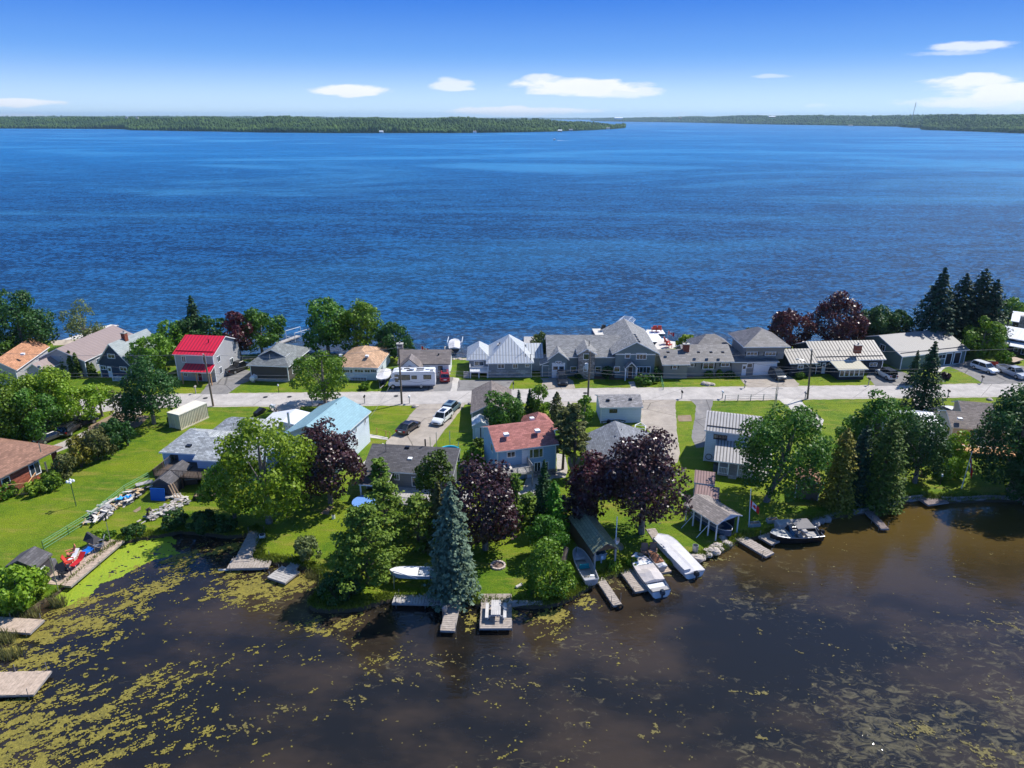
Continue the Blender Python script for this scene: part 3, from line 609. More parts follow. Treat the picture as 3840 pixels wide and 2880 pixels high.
# ================================================================ houses
def rmat(name, col, pat='shingle', ps=(.55, .26), var=.16, rough=.85, metal=0, dark=.72, spec=.25, bump=.3): return pm(name, col, rough, var, 1.2, pat, spec, metal, ps, (sc3(col, .72), .6), dark=dark, bump=bump)
def wmat(name, col, pat='siding', ps=(.28, .3), var=.05, rough=.6, dark=.72): return pm(name, col, rough, var, .8, pat, .25, 0, ps, dark=dark)
class House:
    def __init__(s, name, label, cat, L, Rr, he, ov=.4, group=None):
        l, r = P(*L, he), P(*Rr, he); d = r-l; s.rz = math.atan2(d.y, d.x); s.We = d.length; s.he = he; s.ov = ov
        ux = Vector((math.cos(s.rz), math.sin(s.rz), 0)); uy = Vector((-math.sin(s.rz), math.cos(s.rz), 0))
        o = l+ux*ov+uy*ov; s.root = thing(name, label, cat, (o.x, o.y, 0), s.rz, group); s.ux, s.uy, s.o = ux, uy, Vector((o.x, o.y, 0)); s.W = s.We-2*ov
    def loc(s, px, py, z):
        p = P(px, py, z)-s.o; return p.dot(s.ux), p.dot(s.uy)
    def onx(s, px, py, x0):      # ray meets the plane local x = x0 -> y, z
        d = ray(px, py); t = (x0-(CO-s.o).dot(s.ux))/d.dot(s.ux); p = CO+d*t-s.o; return p.dot(s.uy), p.z
    def ony(s, px, py, y0=0):    # plane local y = y0 -> x, z
        d = ray(px, py); t = (y0-(CO-s.o).dot(s.uy))/d.dot(s.uy); p = CO+d*t-s.o; return p.dot(s.ux), p.z
    # --- roofs: list of top polygons (3d, ccw from above) welded into one slab with a trim edge
    def roof(s, polys, mat, trim=TRIM, t=.16, name='roof', label=None, parent=None):
        mb = MB(); edges = {}
        k = lambda p: (round(p[0], 3), round(p[1], 3), round(p[2], 3))
        for P_ in polys:
            n = len(P_)
            for i in range(n): edges.setdefault(frozenset((k(P_[i]), k(P_[(i+1) % n]))), []).append((P_[i], P_[(i+1) % n]))
            a, b, c = Vector(P_[0]), Vector(P_[1]), Vector(P_[2]); nn = (b-a).cross(c-a).normalized()
            u = Vector((nn.y, -nn.x, 0)); u = Vector((1, 0, 0)) if u.length < .02 else u.normalized(); v = nn.cross(u)
            mb.poly(P_, 0, [(Vector(p).dot(u), Vector(p).dot(v)) for p in P_])
            mb.poly([(p[0], p[1], p[2]-t) for p in P_][::-1], 1)
        for e, l in edges.items():
            if len(l) == 1:
                a, b = l[0]; mb.poly([a, (a[0], a[1], a[2]-t), (b[0], b[1], b[2]-t), b], 1)
        o = mb.obj(name, [mat, trim], parent or s.root)
        if label: o['label'] = label
        return o
    def block(s, x0, y0, x1, y1, ze, wall, roofm, typ, rise, ov=None, ridge=None, trim=TRIM, z0=-.1, hip=None, sk=0, wname='wall', rname='roof', t=.16, wl=None, rl=None):
        """walls x0..x1 / y0..y1 up to eave height ze, roof type gx gy hip shed flat"""
        ov = s.ov if ov is None else ov; X0, X1, Y0, Y1 = x0-ov, x1+ov, y0-ov, y1+ov; zt = ze+t; zr = zt+rise; mb = MB()
        wt = lambda z: z-t-.03
        if typ == 'gx':
            ym = (Y0+Y1)/2 if ridge is None else ridge
            polys = [[(X0, Y0, zt), (X1, Y0, zt), (X1, ym, zr), (X0, ym, zr)], [(X1, Y1, zt), (X0, Y1, zt), (X0, ym, zr), (X1, ym, zr)]]
            f = lambda y: wt(zt+(zr-zt)*((y-Y0)/(ym-Y0) if y <= ym else (Y1-y)/(Y1-ym)))
            for x, rev in ((x0, 1), (x1, 0)):
                pts = [(x, y0, z0), (x, y1, z0), (x, y1, f(y1)), (x, ym, f(ym)), (x, y0, f(y0))]; mb.poly(pts[::-1] if rev else pts, 0)
            mb.poly([(x0, y0, z0), (x1, y0, z0), (x1, y0, f(y0)), (x0, y0, f(y0))]); mb.poly([(x1, y1, z0), (x0, y1, z0), (x0, y1, f(y1)), (x1, y1, f(y1))])
        elif typ == 'gy':
            xm = (X0+X1)/2 if ridge is None else ridge
            polys = [[(X0, Y1, zt), (X0, Y0, zt), (xm, Y0, zr), (xm, Y1, zr)], [(X1, Y0, zt), (X1, Y1, zt), (xm, Y1, zr), (xm, Y0, zr)]]
            f = lambda x: wt(zt+(zr-zt)*((x-X0)/(xm-X0) if x <= xm else (X1-x)/(X1-xm)))
            for y, rev in ((y0, 0), (y1, 1)):
                pts = [(x0, y, z0), (x1, y, z0), (x1, y, f(x1)), (xm, y, f(xm)), (x0, y, f(x0))]; mb.poly(pts[::-1] if rev else pts, 0)
            mb.poly([(x1, y0, z0), (x1, y1, z0), (x1, y1, f(x1)), (x1, y0, f(x1))]); mb.poly([(x0, y1, z0), (x0, y0, z0), (x0, y0, f(x0)), (x0, y1, f(x0))])
        elif typ == 'hip':
            w, d = X1-X0, Y1-Y0
            if w >= d:
                h = d/2 if hip is None else hip; ym = (Y0+Y1)/2; A, B = (X0+h, ym, zr), (X1-h, ym, zr)
                if w-2*h < .05: A = B = ((X0+X1)/2, ym, zr)
            else:
                h = w/2 if hip is None else hip; xm = (X0+X1)/2; A, B = (xm, Y0+h, zr), (xm, Y1-h, zr)
                if d-2*h < .05: A = B = (xm, (Y0+Y1)/2, zr)
            c = [(X0, Y0, zt), (X1, Y0, zt), (X1, Y1, zt), (X0, Y1, zt)]
            if A == B: polys = [[c[i], c[(i+1) % 4], A] for i in range(4)]
            elif w >= d: polys = [[c[0], c[1], B, A], [c[1], c[2], B], [c[2], c[3], A, B], [c[3], c[0], A]]
            else: polys = [[c[0], c[1], A], [c[1], c[2], B, A], [c[2], c[3], B], [c[3], c[0], A, B]]
            mb.box(x0, y0, z0, x1, y1, ze-.02)
        elif typ == 'shed':      # low at y0
            polys = [[(X0, Y0, zt), (X1, Y0, zt), (X1, Y1, zr), (X0, Y1, zr)]]
            g = lambda y: wt(zt+(zr-zt)*(y-Y0)/(Y1-Y0))
            mb.hexa([(x0, y0, z0), (x1, y0, z0), (x1, y1, z0), (x0, y1, z0)], [(x0, y0, g(y0)), (x1, y0, g(y0)), (x1, y1, g(y1)), (x0, y1, g(y1))])
        elif typ == 'shedx':     # rises towards x1
            polys = [[(X0, Y0, zt), (X1, Y0, zr), (X1, Y1, zr), (X0, Y1, zt)]]
            g = lambda x: wt(zt+(zr-zt)*(x-X0)/(X1-X0))
            mb.hexa([(x0, y0, z0), (x1, y0, z0), (x1, y1, z0), (x0, y1, z0)], [(x0, y0, g(x0)), (x1, y0, g(x1)), (x1, y1, g(x1)), (x0, y1, g(x0))])
        if wall:
            # white corner boards are part of the wall
            for cx, cy in ((x0, y0), (x1, y0)):
                if trim is TRIM and wname == 'wall': mb.box(cx-.06, cy-.06, z0, cx+.06, cy+.06, ze-.05, 1)
            o = mb.obj(wname, [wall, trim], s.root)
            if wl: o['label'] = wl
        r = s.roof(polys, roofm, trim, t, rname, rl)
        if sk:      # snow rail
            m2 = MB(); y = Y0+.9; z = zt+rise*(.9/(ym-Y0))+.08; m2.box(X0+.3, y-.03, z-.05, X1-.3, y+.03, z+.06); m2.obj('snow_guard', sk, s.root)
        return r
    def win(s, kind, u0, u1, z0, z1, plane, mull=1, frame=TRIM, gl=None, name='window', fw=.10, sill=False):
        """kind f (faces -y), r (faces +x), l (faces -x)"""
        if u1 < u0: u0, u1 = u1, u0
        if z1 < z0: z0, z1 = z1, z0
        mb = MB(); g = MB(); e = .06
        def bx(m, a, b, c, d, p0, p1):
            if kind == 'f': m.box(a, plane-p1, c, b, plane-p0, d)
            elif kind == 'r': m.box(plane+p0, a, c, plane+p1, b, d)
            else: m.box(plane-p1, a, c, plane-p0, b, d)
        bx(mb, u0-fw, u1+fw, z1, z1+fw, -.02, e); bx(mb, u0-fw, u1+fw, z0-fw, z0, -.02, e+(.04 if sill else 0)); bx(mb, u0-fw, u0, z0, z1, -.02, e); bx(mb, u1, u1+fw, z0, z1, -.02, e)
        for i in range(1, mull+1):
            if mull > 0 and i <= mull-0 and mull != 1 or mull == 1:
                x = u0+(u1-u0)*i/(mull+1); bx(mb, x-.03, x+.03, z0, z1, .0, e-.01)
        f = mb.obj(name, frame, s.root); bx(g, u0, u1, z0, z1, -.01, .025); g.obj('pane', gl or GLASS, f); return f
    def wf(s, px0, py0, px1, py1, y=0, **k):
        a, za = s.ony(px0, py0, y); b, zb = s.ony(px1, py1, y); return s.win('f', a, b, zb, za, y, **k)
    def wr(s, px0, py0, px1, py1, x=None, **k):
        x = s.W if x is None else x; a, za = s.onx(px0, py0, x); b, zb = s.onx(px1, py1, x); return s.win('r', a, b, (za+zb)/2-.5*abs(za-zb), (za+zb)/2+.5*abs(za-zb), x, **k)
    def door(s, px0, py0, px1, y=0, mat=None, h=2.05, kind='f', z0=.1, w=None, name='door', panes=0, frame=TRIM):
        a, _ = s.ony(px0, py0, y); b, _ = s.ony(px1, py0, y); mb = MB(); mb.box(a-.08, y-.05, z0, a, y+.02, z0+h); mb.box(b, y-.05, z0, b+.08, y+.02, z0+h); mb.box(a-.08, y-.05, z0+h, b+.08, y+.02, z0+h+.1)
        mb.box(a, y-.03, z0, b, y+.01, z0+h, 1); d = mb.obj(name, [frame, mat or WHITE], s.root)
        g = MB(); n = max(1, panes); wd = (b-a)/n
        if panes:
            for i in range(n): g.box(a+wd*i+.12*wd, y-.045, z0+h*.62, a+wd*(i+1)-.12*wd, y-.03, z0+h*.88)
            g.obj('pane', GLASS, d)
        g = MB(); g.box(b-.16, y-.08, z0+.95, b-.10, y-.03, z0+1.05); g.obj('handle', GALV, d); return d
    def chim(s, px, py, z, zb, w=.7, d=.7, h=1.2, mat=BRICKC, flue=True, name='chimney', cap=None):
        x, y = s.loc(px, py, z); mb = MB(); mb.box(x-w/2, y-d/2, zb, x+w/2, y+d/2, zb+h); mb.box(x-w/2-.08, y-d/2-.08, zb+h, x+w/2+.08, y+d/2+.08, zb+h+.12, 1)
        c = mb.obj(name, [mat, cap or CONC], s.root)
        if flue: g = MB(); g.cyl(x, y, zb+h+.12, zb+h+.5, .14, 8); g.obj('flue', ROCKD, c)
        return c
    def vent(s, px, py, z, r=.12, h=.35, mat=BLACK, sq=False, name='roof_vent'):
        x, y = s.loc(px, py, z); mb = MB()
        if sq: mb.box(x-r*2, y-r*2, z-.15, x+r*2, y+r*2, z+h*.6)
        else: mb.cyl(x, y, z-.2, z+h, r, 8)
        return mb.obj(name, mat, s.root)
    def part(s, name, fn, mats, label=None, smooth=False, parent=None):
        mb = MB(); fn(mb); o = mb.obj(name, mats, parent or s.root, smooth)
        if label: o['label'] = label
        return o
    def rail(s, pts, z, h=1.0, mat=WHITE, step=.18, name='railing'):
        mb = MB()
        for (ax, ay), (bx, by) in zip(pts, pts[1:]):
            L = math.hypot(bx-ax, by-ay); n = max(1, int(L/step))
            mb.tube([(ax, ay, z+h), (bx, by, z+h)], .05, 4); mb.tube([(ax, ay, z+.12), (bx, by, z+.12)], .035, 4)
            for i in range(n+1):
                t = i/n; r = .055 if i in (0, n) or i % 10 == 0 else .022; mb.box(ax+(bx-ax)*t-r, ay+(by-ay)*t-r, z, ax+(bx-ax)*t+r, ay+(by-ay)*t+r, z+h)
        return mb.obj(name, mat, s.root)
    def deck(s, x0, y0, x1, y1, z, mat=WOODG, th=.2, posts=True, name='deck'):
        mb = MB(); n = max(2, int((x1-x0)/.3)); 
        for i in range(n):
            a = x0+(x1-x0)*i/n; mb.box(a+.01, y0, z-.05, a+(x1-x0)/n-.015, y1, z)
        mb.box(x0, y0, z-th, x1, y1, z-.06)
        if posts and z > .4:
            for x in (x0+.1, (x0+x1)/2, x1-.1):
                for y in (y0+.1, y1-.1): mb.box(x-.08, y-.08, -.1, x+.08, y+.08, z-th)
        return mb.obj(name, mat, s.root)
    def steps(s, x0, x1, y, z, n, mat=WOODG, run=.28, name='steps'):
        mb = MB()
        for i in range(n): mb.box(x0, y-run*(i+1), 0, x1, y-run*i, z*(n-i)/(n+1))
        return mb.obj(name, mat, s.root)

G_FAR = 'lakefront houses beyond the road'; G_NEAR = 'houses between the road and the pond'
# ---- far row, left to right
r_orange = rmat('orange_shingle', (.42, .21, .12)); r_taupe = rmat('taupe_metal_roof', (.30, .235, .215), 'ribs', (.9, 1), .05, .45, 0, .9)
r_slate = rmat('slate_metal_roof', (.25, .29, .30), 'tile', (1.2, .35), .08, .4, .0, .8); r_red = rmat('red_metal_roof', (.72, .018, .05), 'ribs', (.62, 1), .06, .35, 0, .55, spec=.5, bump=.8)
r_char = rmat('charcoal_shingle', (.19, .205, .205)); r_tan = rmat('tan_shingle', (.47, .30, .19)); r_brown = rmat('brown_metal_tile', (.20, .17, .155), 'tile', (.9, .42), .12, .5)
r_white = rmat('white_metal_roof', (.52, .55, .58), 'ribs', (.55, 1), .05, .45, 0, .6, bump=.8); r_grey = rmat('grey_shingle', (.25, .25, .25)); r_dk = rmat('dark_metal_shake', (.17, .16, .16), 'tile', (.8, .4), .16, .5)
r_beige = rmat('beige_ribbed_roof', (.36, .33, .29), 'ribs', (.6, 1), .05, .5, 0, .38, bump=.9); r_gn = rmat('pale_taupe_metal', (.225, .215, .21), 'ribs', (.45, 1), .03, .5, 0, .93)
r_snow = rmat('bright_white_metal', (.66, .68, .72), 'ribs', (.8, 1), .03, .5, 0, .9); r_aqua = rmat('aqua_metal_tile', (.25, .41, .46), 'tile', (.8, .33), .05, .4, 0, .82); r_pink = rmat('faded_red_shingle', (.37, .15, .13))
r_gs = rmat('silver_grey_shingle', (.36, .38, .39), var=.22, dark=.55); r_blk = rmat('black_shingle', (.105, .10, .105)); r_blue = rmat('blue_grey_shingle', (.215, .225, .245)); r_wrib = rmat('weathered_white_ribs', (.44, .42, .41), 'ribs', (.42, 1), .08, .5, 0, .32, bump=.9)
r_mar = rmat('brown_corrugated', (.27, .175, .16), 'ribs', (.34, 1), .08, .55, 0, .62, bump=.9); r_bsh = rmat('brown_grey_shingle', (.27, .235, .215)); r_olive = rmat('olive_metal_tile', (.22, .24, .16), 'tile', (.55, .32), .1, .45, 0, .55, bump=.8); r_brsh = rmat('russet_shingle', (.27, .15, .105))
r_umb = rmat('umber_shingle', (.20, .17, .155)); r_steel = rmat('steel_rib_roof', (.17, .20, .225), 'ribs', (.5, 1), .06, .4, .0, .5, bump=.9); r_gar = rmat('garage_shingle', (.27, .26, .26), var=.2)
w_grey = wmat('grey_siding', (.36, .37, .39)); w_navy = wmat('navy_siding', (.035, .06, .10)); w_lgrey = wmat('light_grey_siding', (.40, .40, .41)); w_brn = wmat('dark_brown_siding', (.085, .075, .07))
w_white = wmat('white_siding', (.72, .75, .78)); w_beige = wmat('beige_siding', (.55, .51, .44)); w_gg = wmat('grey_green_siding', (.15, .20, .215)); w_slate = wmat('slate_siding', (.21, .235, .26)); w_tg = wmat('taupe_grey_siding', (.25, .245, .235))
w_nvd = wmat('dark_blue_siding', (.03, .04, .055)); w_grn = wmat('green_grey_siding', (.13, .19, .17)); w_dkb = wmat('black_brown_siding', (.05, .04, .04)); w_wb = wmat('pale_blue_siding', (.60, .68, .76)); w_blue = wmat('blue_siding', (.27, .44, .60))
w_lblue = wmat('light_blue_siding', (.42, .53, .68)); w_dg = wmat('dark_grey_siding', (.18, .19, .195)); w_aq = wmat('whitish_aqua_siding', (.66, .74, .80)); w_cream = wmat('cream_siding', (.66, .58, .46)); w_stone = pm('fieldstone_wall', (.27, .25, .24), .9, .2, 1., 'stone', ps=(1.7, 1))
w_mint = wmat('mint_siding', (.20, .27, .24)); w_brick = pm('red_brick_wall', (.34, .10, .06), .85, .2, 2., 'brick', ps=(.5, .18), dark=.7); w_shed = wmat('charcoal_boards', (.07, .065, .07), 'boards', (.25, 1)); w_brown = wmat('brown_boards', (.17, .115, .075), 'boards', (.25, 1))
FASC = pm('dark_trim', (.13, .12, .12), .6, .05)

# 1 orange roof garage, far left
h = House('house', 'low building with an orange-brown shingle roof at the far left edge', 'house', (-80, 1400), (63, 1392), 2.5, group=G_FAR)
h.block(0, 0, h.W, 13.5, 2.5, w_lgrey, r_orange, 'gy', 2.1); h.vent(85, 1328, 4.4, .15, .3, WHITE, True)
h.wf(10, 1405, 22, 1416)
# 2 taupe roof
h = House('house', 'long grey cottage with a wide taupe metal roof behind the row of slim cedars', 'house', (136, 1350), (318, 1358), 2.9, .3, group=G_FAR)
ax, az_ = h.ony(210, 1307, -.3)
h.block(0, 0, h.W, 15.5, 2.9, w_grey, r_taupe, 'gy', az_-3.1, ridge=ax)
x0, _ = h.ony(108, 1380, -3); x1, _ = h.ony(178, 1380, -3)
h.block(x0+.6, -4.2, x1, 0, 2.2, w_grey, r_taupe, 'gy', 1.3, ov=.25, wname='porch_wall', rname='porch_roof'); h.wf(143, 1372, 156, 1394, -4.2)
h.win('r', 3, 5.5, 1.2, 2.3, h.W); h.win('r', 8, 10, 1.2, 2.3, h.W)
h.rail([(-1.2, 2), (-1.2, 15), (-1.2, 17)], 1.2, .9, WOODG, .5)
h.deck(-4, 2, -1.1, 17, 1.2)
# 3 navy cottage
h = House('house', 'navy gable-fronted cottage with a steep slate-grey roof and brick chimney', 'house', (361, 1366), (489, 1376), 2.6, .35, group=G_FAR)
ax, az_ = h.ony(405, 1290, -.35); _, dy = h.loc(535, 1233, az_)
h.block(0, 0, h.W, dy, 2.6, w_navy, r_slate, 'gy', az_-2.76, ridge=ax)
h.wf(404, 1328, 431, 1343, sill=True); h.wf(377, 1372, 398, 1385); h.wf(450, 1376, 476, 1391); h.door(409, 1403, 421, mat=WHITE, panes=1)
h.chim(472, 1288, 5.6, 4.9, .8, .8, 2.7); h.steps(3.5, 6.0, -.2, .9, 3, CONC); h.rail([(3.5, -1.4), (6.0, -1.4)], .0, .9)
# 4 red roof house
h = House('house', 'two-storey grey house with a bright red metal roof and red porch roof', 'house', (645, 1332), (800, 1338), 4.9, .3, group=G_FAR)
_, zr = h.onx(833, 1274, h.W); ry, _ = h.loc(757, 1271, 7.3); 
h.block(0, 0, h.W, 9.6, 4.9, w_lgrey, r_red, 'gx', 2.2, sk=pm('red_rail', (.35, .01, .03)))
a = h.ony(676, 1391, -1.9)[0]; b = h.ony(790, 1399, -1.9)[0]
h.roof([[(a, -2.0, 2.45), (b, -2.0, 2.45), (b, .0, 3.35), (a, .0, 3.35)]], r_red, name='porch_roof')
for x in (a+.15, (a+b)/2, b-.15): h.part('porch_post', lambda m, x=x: m.box(x-.08, -1.9, 0, x+.08, -1.74, 2.35), WOODT)
h.wf(681, 1336, 697, 1357); h.wf(760, 1339, 774, 1361); h.wf(690, 1397, 702, 1410); h.door(746, 1425, 760, mat=pm('oxblood', (.2, .02, .03)), panes=1)
h.win('r', 1.3, 2.3, 3.3, 4.3, h.W); h.win('r', 1.5, 2.3, 1.0, 2.1, h.W); h.win('r', 5.6, 6.7, 1.3, 2.4, h.W)
h.vent(782, 1282, 6.6, .08, .6)
# 5 charcoal bungalow
h = House('house', 'dark brown bungalow with a charcoal shingle roof and small front dormer', 'house', (923, 1372), (1083, 1378), 3.0, .5, group=G_FAR)
_, dy = h.loc(1152, 1315, 3.0)
h.block(0, 0, h.W, max(10, dy-.5), 3.0, w_brn, r_char, 'hip', 2.6, hip=5.2)
xm = h.W/2
h.roof([[(xm-2.6, 1.6, 4.28), (xm, 1.6, 5.55), (xm, 5.2, 5.82), (xm-2.6, 3.6, 4.3)][::-1], [(xm+2.6, 1.6, 4.28), (xm+2.6, 3.6, 4.3), (xm, 5.2, 5.82), (xm, 1.6, 5.55)][::-1]], r_char, name='dormer_roof', t=.1)
h.part('dormer_wall', lambda m: m.hexa([(xm-2.2, 2.0, 4.0), (xm+2.2, 2.0, 4.0), (xm+2.2, 3.5, 4.0), (xm-2.2, 3.5, 4.0)], [(xm-2.1, 2.0, 4.3), (xm+2.1, 2.0, 4.3), (xm+.1, 4.0, 5.35), (xm-.1, 4.0, 5.35)]), w_slate)
h.part('foundation', lambda m: m.box(-.02, -.05, 0, h.W+.02, -.003, .5), CONC)
h.wr(1094, 1378, 1104, 1394); h.win('r', 5, 7, 1.2, 2.3, h.W); h.vent(1012, 1345, 4.0, .07, .8, GALV)
# 6 tan roof bungalow
h = House('house', 'low white bungalow with a tan shingle roof behind the roadside maple', 'house', (1250, 1379), (1418, 1383), 2.4, .5, group=G_FAR)
h.block(0, 0, h.W, 10.5, 2.4, w_aq, r_tan, 'hip', 2.0, hip=4.6)
h.block(4.5, 9, h.W-1.5, 12.5, 2.4, w_aq, r_tan, 'gy', 1.0, wname='rear_wall', rname='rear_roof')
h.wf(1286, 1387, 1310, 1396, mull=2); h.wf(1330, 1386, 1362, 1396, mull=2); h.wf(1368, 1386, 1387, 1396); h.wf(1391, 1386, 1413, 1396, mull=2); h.door(1315, 1420, 1325, panes=1)
h.steps(2.6, 5.4, -.1, .6, 2, ASPH); h.rail([(2.4, -.9), (5.6, -.9)], .2, .8, WHITE, .5)
h.vent(1278, 1332, 4.0, .15, .25, WHITE, True); h.vent(1376, 1335, 4.0, .15, .25, WHITE, True)
# 7 white cottage brown roof
h = House('house', 'white cottage with a brown metal tile roof and front gable behind the motorhome', 'house', (1490, 1368), (1689, 1368), 2.7, .35, group=G_FAR)
h.block(0, 0, h.W, 6.6, 2.7, w_white, r_brown, 'gx', 1.6, trim=FASC)
x0 = h.ony(1492, 1390, -2.2)[0]; x1 = h.ony(1583, 1390, -2.2)[0]
h.block(x0+.3, -2.2, x1-.3, .3, 2.5, w_white, r_brown, 'gy', 1.9, trim=FASC, wname='front_gable_wall', rname='front_gable_roof')
FRB = pm('brown_frame', (.08, .06, .055), .6, .05)
h.wf(1645, 1374, 1658, 1388, frame=FRB); h.door(1599, 1395, 1611, mat=WHITE, frame=FRB, panes=1)
h.part('gable_vent', lambda m: m.cyl(0, 0, 0, .05, .28, 10), w_grey).matrix_local = Matrix.Translation(((x0+x1)/2, -2.22, 3.0)) @ Matrix.Rotation(R(90), 4, 'X')
h.chim(1501, 1318, 3.6, 2.9, 1.1, .9, 2.2, w_stone); h.vent(1645, 1332, 3.8, .14, .35); h.part('skirting', lambda m: m.box(-.01, -.06, 0, h.W+.01, -.004, .45), w_lgrey)
# 8 grey cottage with white metal roof
h = House('house', 'grey cottage under a pointed white metal roof', 'house', (1822, 1366), (2003, 1364), 2.8, .45, group=G_FAR)
h.block(0, 0, h.W, 9.5, 2.8, w_slate, r_white, 'hip', 3.8, hip=4.6)
h.block(-3.6, 2.2, .2, 9.2, 2.8, w_slate, r_white, 'hip', 1.9, hip=2.2, wname='side_wall', rname='side_roof')
h.block(h.W-.2, 3.5, h.W+2, 9.8, 2.6, w_white, r_white, 'gx', 1.8, wname='rear_wall', rname='rear_roof')
h.wf(1868, 1366, 1890, 1380); h.wf(1924, 1366, 1940, 1379); h.wf(1971, 1366, 1983, 1375); h.win('f', -2.6, -.9, 1.7, 2.4, 2.2)
h.part('stone_base', lambda m: m.box(-.02, -.06, 0, h.W+.02, -.004, 1.5), pm('grey_block', (.27, .29, .31), .9, .2, 2., 'brick', ps=(.9, .3)))
x0, y0 = -3.4, -.2; h.deck(x0, y0, -.1, 2.1, 1.3, WHITE); h.rail([(x0, 2.1), (x0, y0), (-.1, y0)], 1.3, .9); h.steps(x0-1.2, x0-.1, 1.0, 1.2, 4, WOODG)
h.chim(1874, 1302, 4.6, 3.6, .8, .6, 1.5, w_stone); h.vent(1990, 1345, 4.2, .07, .9); h.vent(1970, 1334, 4.5, .07, .4); h.part('antenna_mast', lambda m: m.box(h.W-1.3, 1.4, 3.3, h.W-1.24, 1.46, 6.2), GREYM)
# 9 big grey green house
h = House('house', 'large grey-green house with stone tower, garage and two-storey gabled wing', 'house', (2053, 1353), (2135, 1353), 3.5, .35, group=G_FAR)
fx = lambda px, y=0: h.ony(px, 1400, y)[0]
h.block(0, 0, h.W, 4.5, 3.5, w_gg, r_grey, 'gy', 1.6, wname='garage_wall', rname='garage_roof')
xl = fx(2028); h.block(xl, .6, -.02, 5, 2.3, w_gg, r_grey, 'shedx', .75, ov=.2, wname='lean_to_wall', rname='lean_to_roof')
xt0, xt1 = fx(2167), fx(2227); xw0, xw1 = fx(2305), fx(2452)
h.block(-.1, 1.0, xw0+1, 11.5, 3.7, w_gg, r_grey, 'gx', 2.6, wname='hall_wall', rname='hall_roof')
h.block(xt0, -.5, xt1, 5.2, 4.7, w_stone, r_grey, 'gy', 1.1, wname='tower_wall', rname='tower_roof', wl='mixed brown and grey fieldstone wall')
_, zr = h.ony(2379, 1293, -.4); _, dy = h.loc(2359, 1246, 7.2)
h.block(xw0, 0, xw1, 14.5, 4.75, w_gg, r_grey, 'gy', 2.3, ov=.75, wname='wing_wall', rname='wing_roof')
h.part('band', lambda m: m.box(xw0-.05, -.07, 4.55, xw1+.05, -.003, 4.72), TRIM)
h.wf(2085, 1356, 2103, 1367); h.wf(2141, 1376, 2160, 1394, mull=0, y=1.0); h.wf(2189, 1328, 2208, 1347, mull=0, y=-.5); h.wf(2190, 1376, 2201, 1391, mull=0, y=-.5)
h.wf(2234, 1376, 2252, 1394, y=1.0, mull=0); h.wf(2304, 1376, 2322, 1394, mull=0); h.wf(2346, 1326, 2361, 1342, mull=0); h.wf(2388, 1326, 2422, 1346, mull=2); h.wf(2386, 1376, 2436, 1401, mull=3)
g = h.door(2071, 1417, 2116, mat=WHITE, h=2.5, name='garage_door', panes=2)
def sign():    # dark script lettering too small to read, as strokes on the board over the garage door
    mb = MB(); mb.box(fx(2071)-.1, -.09, 2.74, fx(2116)+.1, -.06, 3.02); o = mb.obj('name_board', WHITE, h.root); m2 = MB(); r = random.Random(9); x = fx(2080)
    for wd in (.25, .55, .5):
        for k in range(int(wd/.09)): m2.rbox((x+k*.09, -.1, 2.88), (.05, .015, r.uniform(.08, .17)), 0, 0, 0, r.uniform(-.5, .5))
        x += wd+.18
    m2.obj('lettering', BLACK, o)
sign()
h.door(2034, 1417, 2057, y=.6, mat=w_gg, h=2.1)
xa, xb = fx(2341), fx(2382); xm = (xa+xb)/2
h.roof([[(xa-.2, -1.5, 2.35), (xm, -1.5, 3.6), (xm, 0, 3.6), (xa-.2, 0, 2.35)], [(xm, -1.5, 3.6), (xb+.2, -1.5, 2.35), (xb+.2, 0, 2.35), (xm, 0, 3.6)]], r_grey, name='entry_roof')
for x in (xa, xb): h.part('entry_post', lambda m, x=x: m.box(x-.1, -1.4, 0, x+.1, -1.2, 2.3), WHITE)
h.door(2354, 1414, 2370, mat=WOODD, h=2.1)
for x, y in ((2368, 1254), (2373, 1262), (2378, 1271), (2384, 1279)): h.vent(x+10, y+2, 7.0, .15, .2, BLACK, True)
h.vent(2349, 1294, 6.3, .08, .4, GALV); h.vent(2209, 1294, 5.9, .07, .8)
# 10 long taupe house
h = House('house', 'long taupe house with black shutters and an upper storey over a white garage door', 'house', (2481, 1366), (2928, 1361), 2.8, .4, group=G_FAR)
fx = lambda px, y=0: h.ony(px, 1390, y)[0]
x1 = fx(2574); x2 = fx(2737); xe = h.W
h.block(0, -.5, x1, 7.2, 2.7, w_tg, r_dk, 'gx', 1.6, wname='left_wall', rname='left_roof'); h.block(x1+.06, .6, x2+.4, 8.6, 2.8, w_tg, r_dk, 'gx', 2.0, ov=.38, wname='main_wall')
h.block(x2+.5, .6, xe, 9, 2.7, w_tg, r_dk, 'hip', .5, ov=.42, wname='garage_wall', rname='skirt_roof')
xa, xb = fx(2787, 2.0), fx(2929, 2.0); h.block(xa, 1.8, xb, 9.4, 5.3, w_tg, r_dk, 'hip', 2.3, ov=.8, hip=3.7, wname='upper_wall', rname='upper_roof', z0=2.8)
xc = fx(2600, 9); h.block(xc, 8.7, xc+7, 14, 2.8, w_tg, r_dk, 'hip', 2.0, wname='rear_wall', rname='rear_roof')
SHUT = pm('black_shutter', (.03, .03, .035), .6, .05)
def shutter(a, b, z0, z1, y):
    for x in (a-.38, b+.12): h.part('shutter', lambda m, x=x: m.box(x, y-.05, z0, x+.26, y, z1), SHUT)
for (a, b, t, bt, y, m_) in ((2524, 2537, 1368, 1382, -.5, 0), (2576, 2601, 1364, 1374, .6, 1), (2638, 2675, 1362, 1382, .6, 1), (2706, 2733, 1362, 1373, .6, 1)):
    h.wf(a, t, b, bt, y=y, mull=m_); u0, z1 = h.ony(a, t, y); u1, z0 = h.ony(b, bt, y); shutter(u0, u1, z0, z1, y)
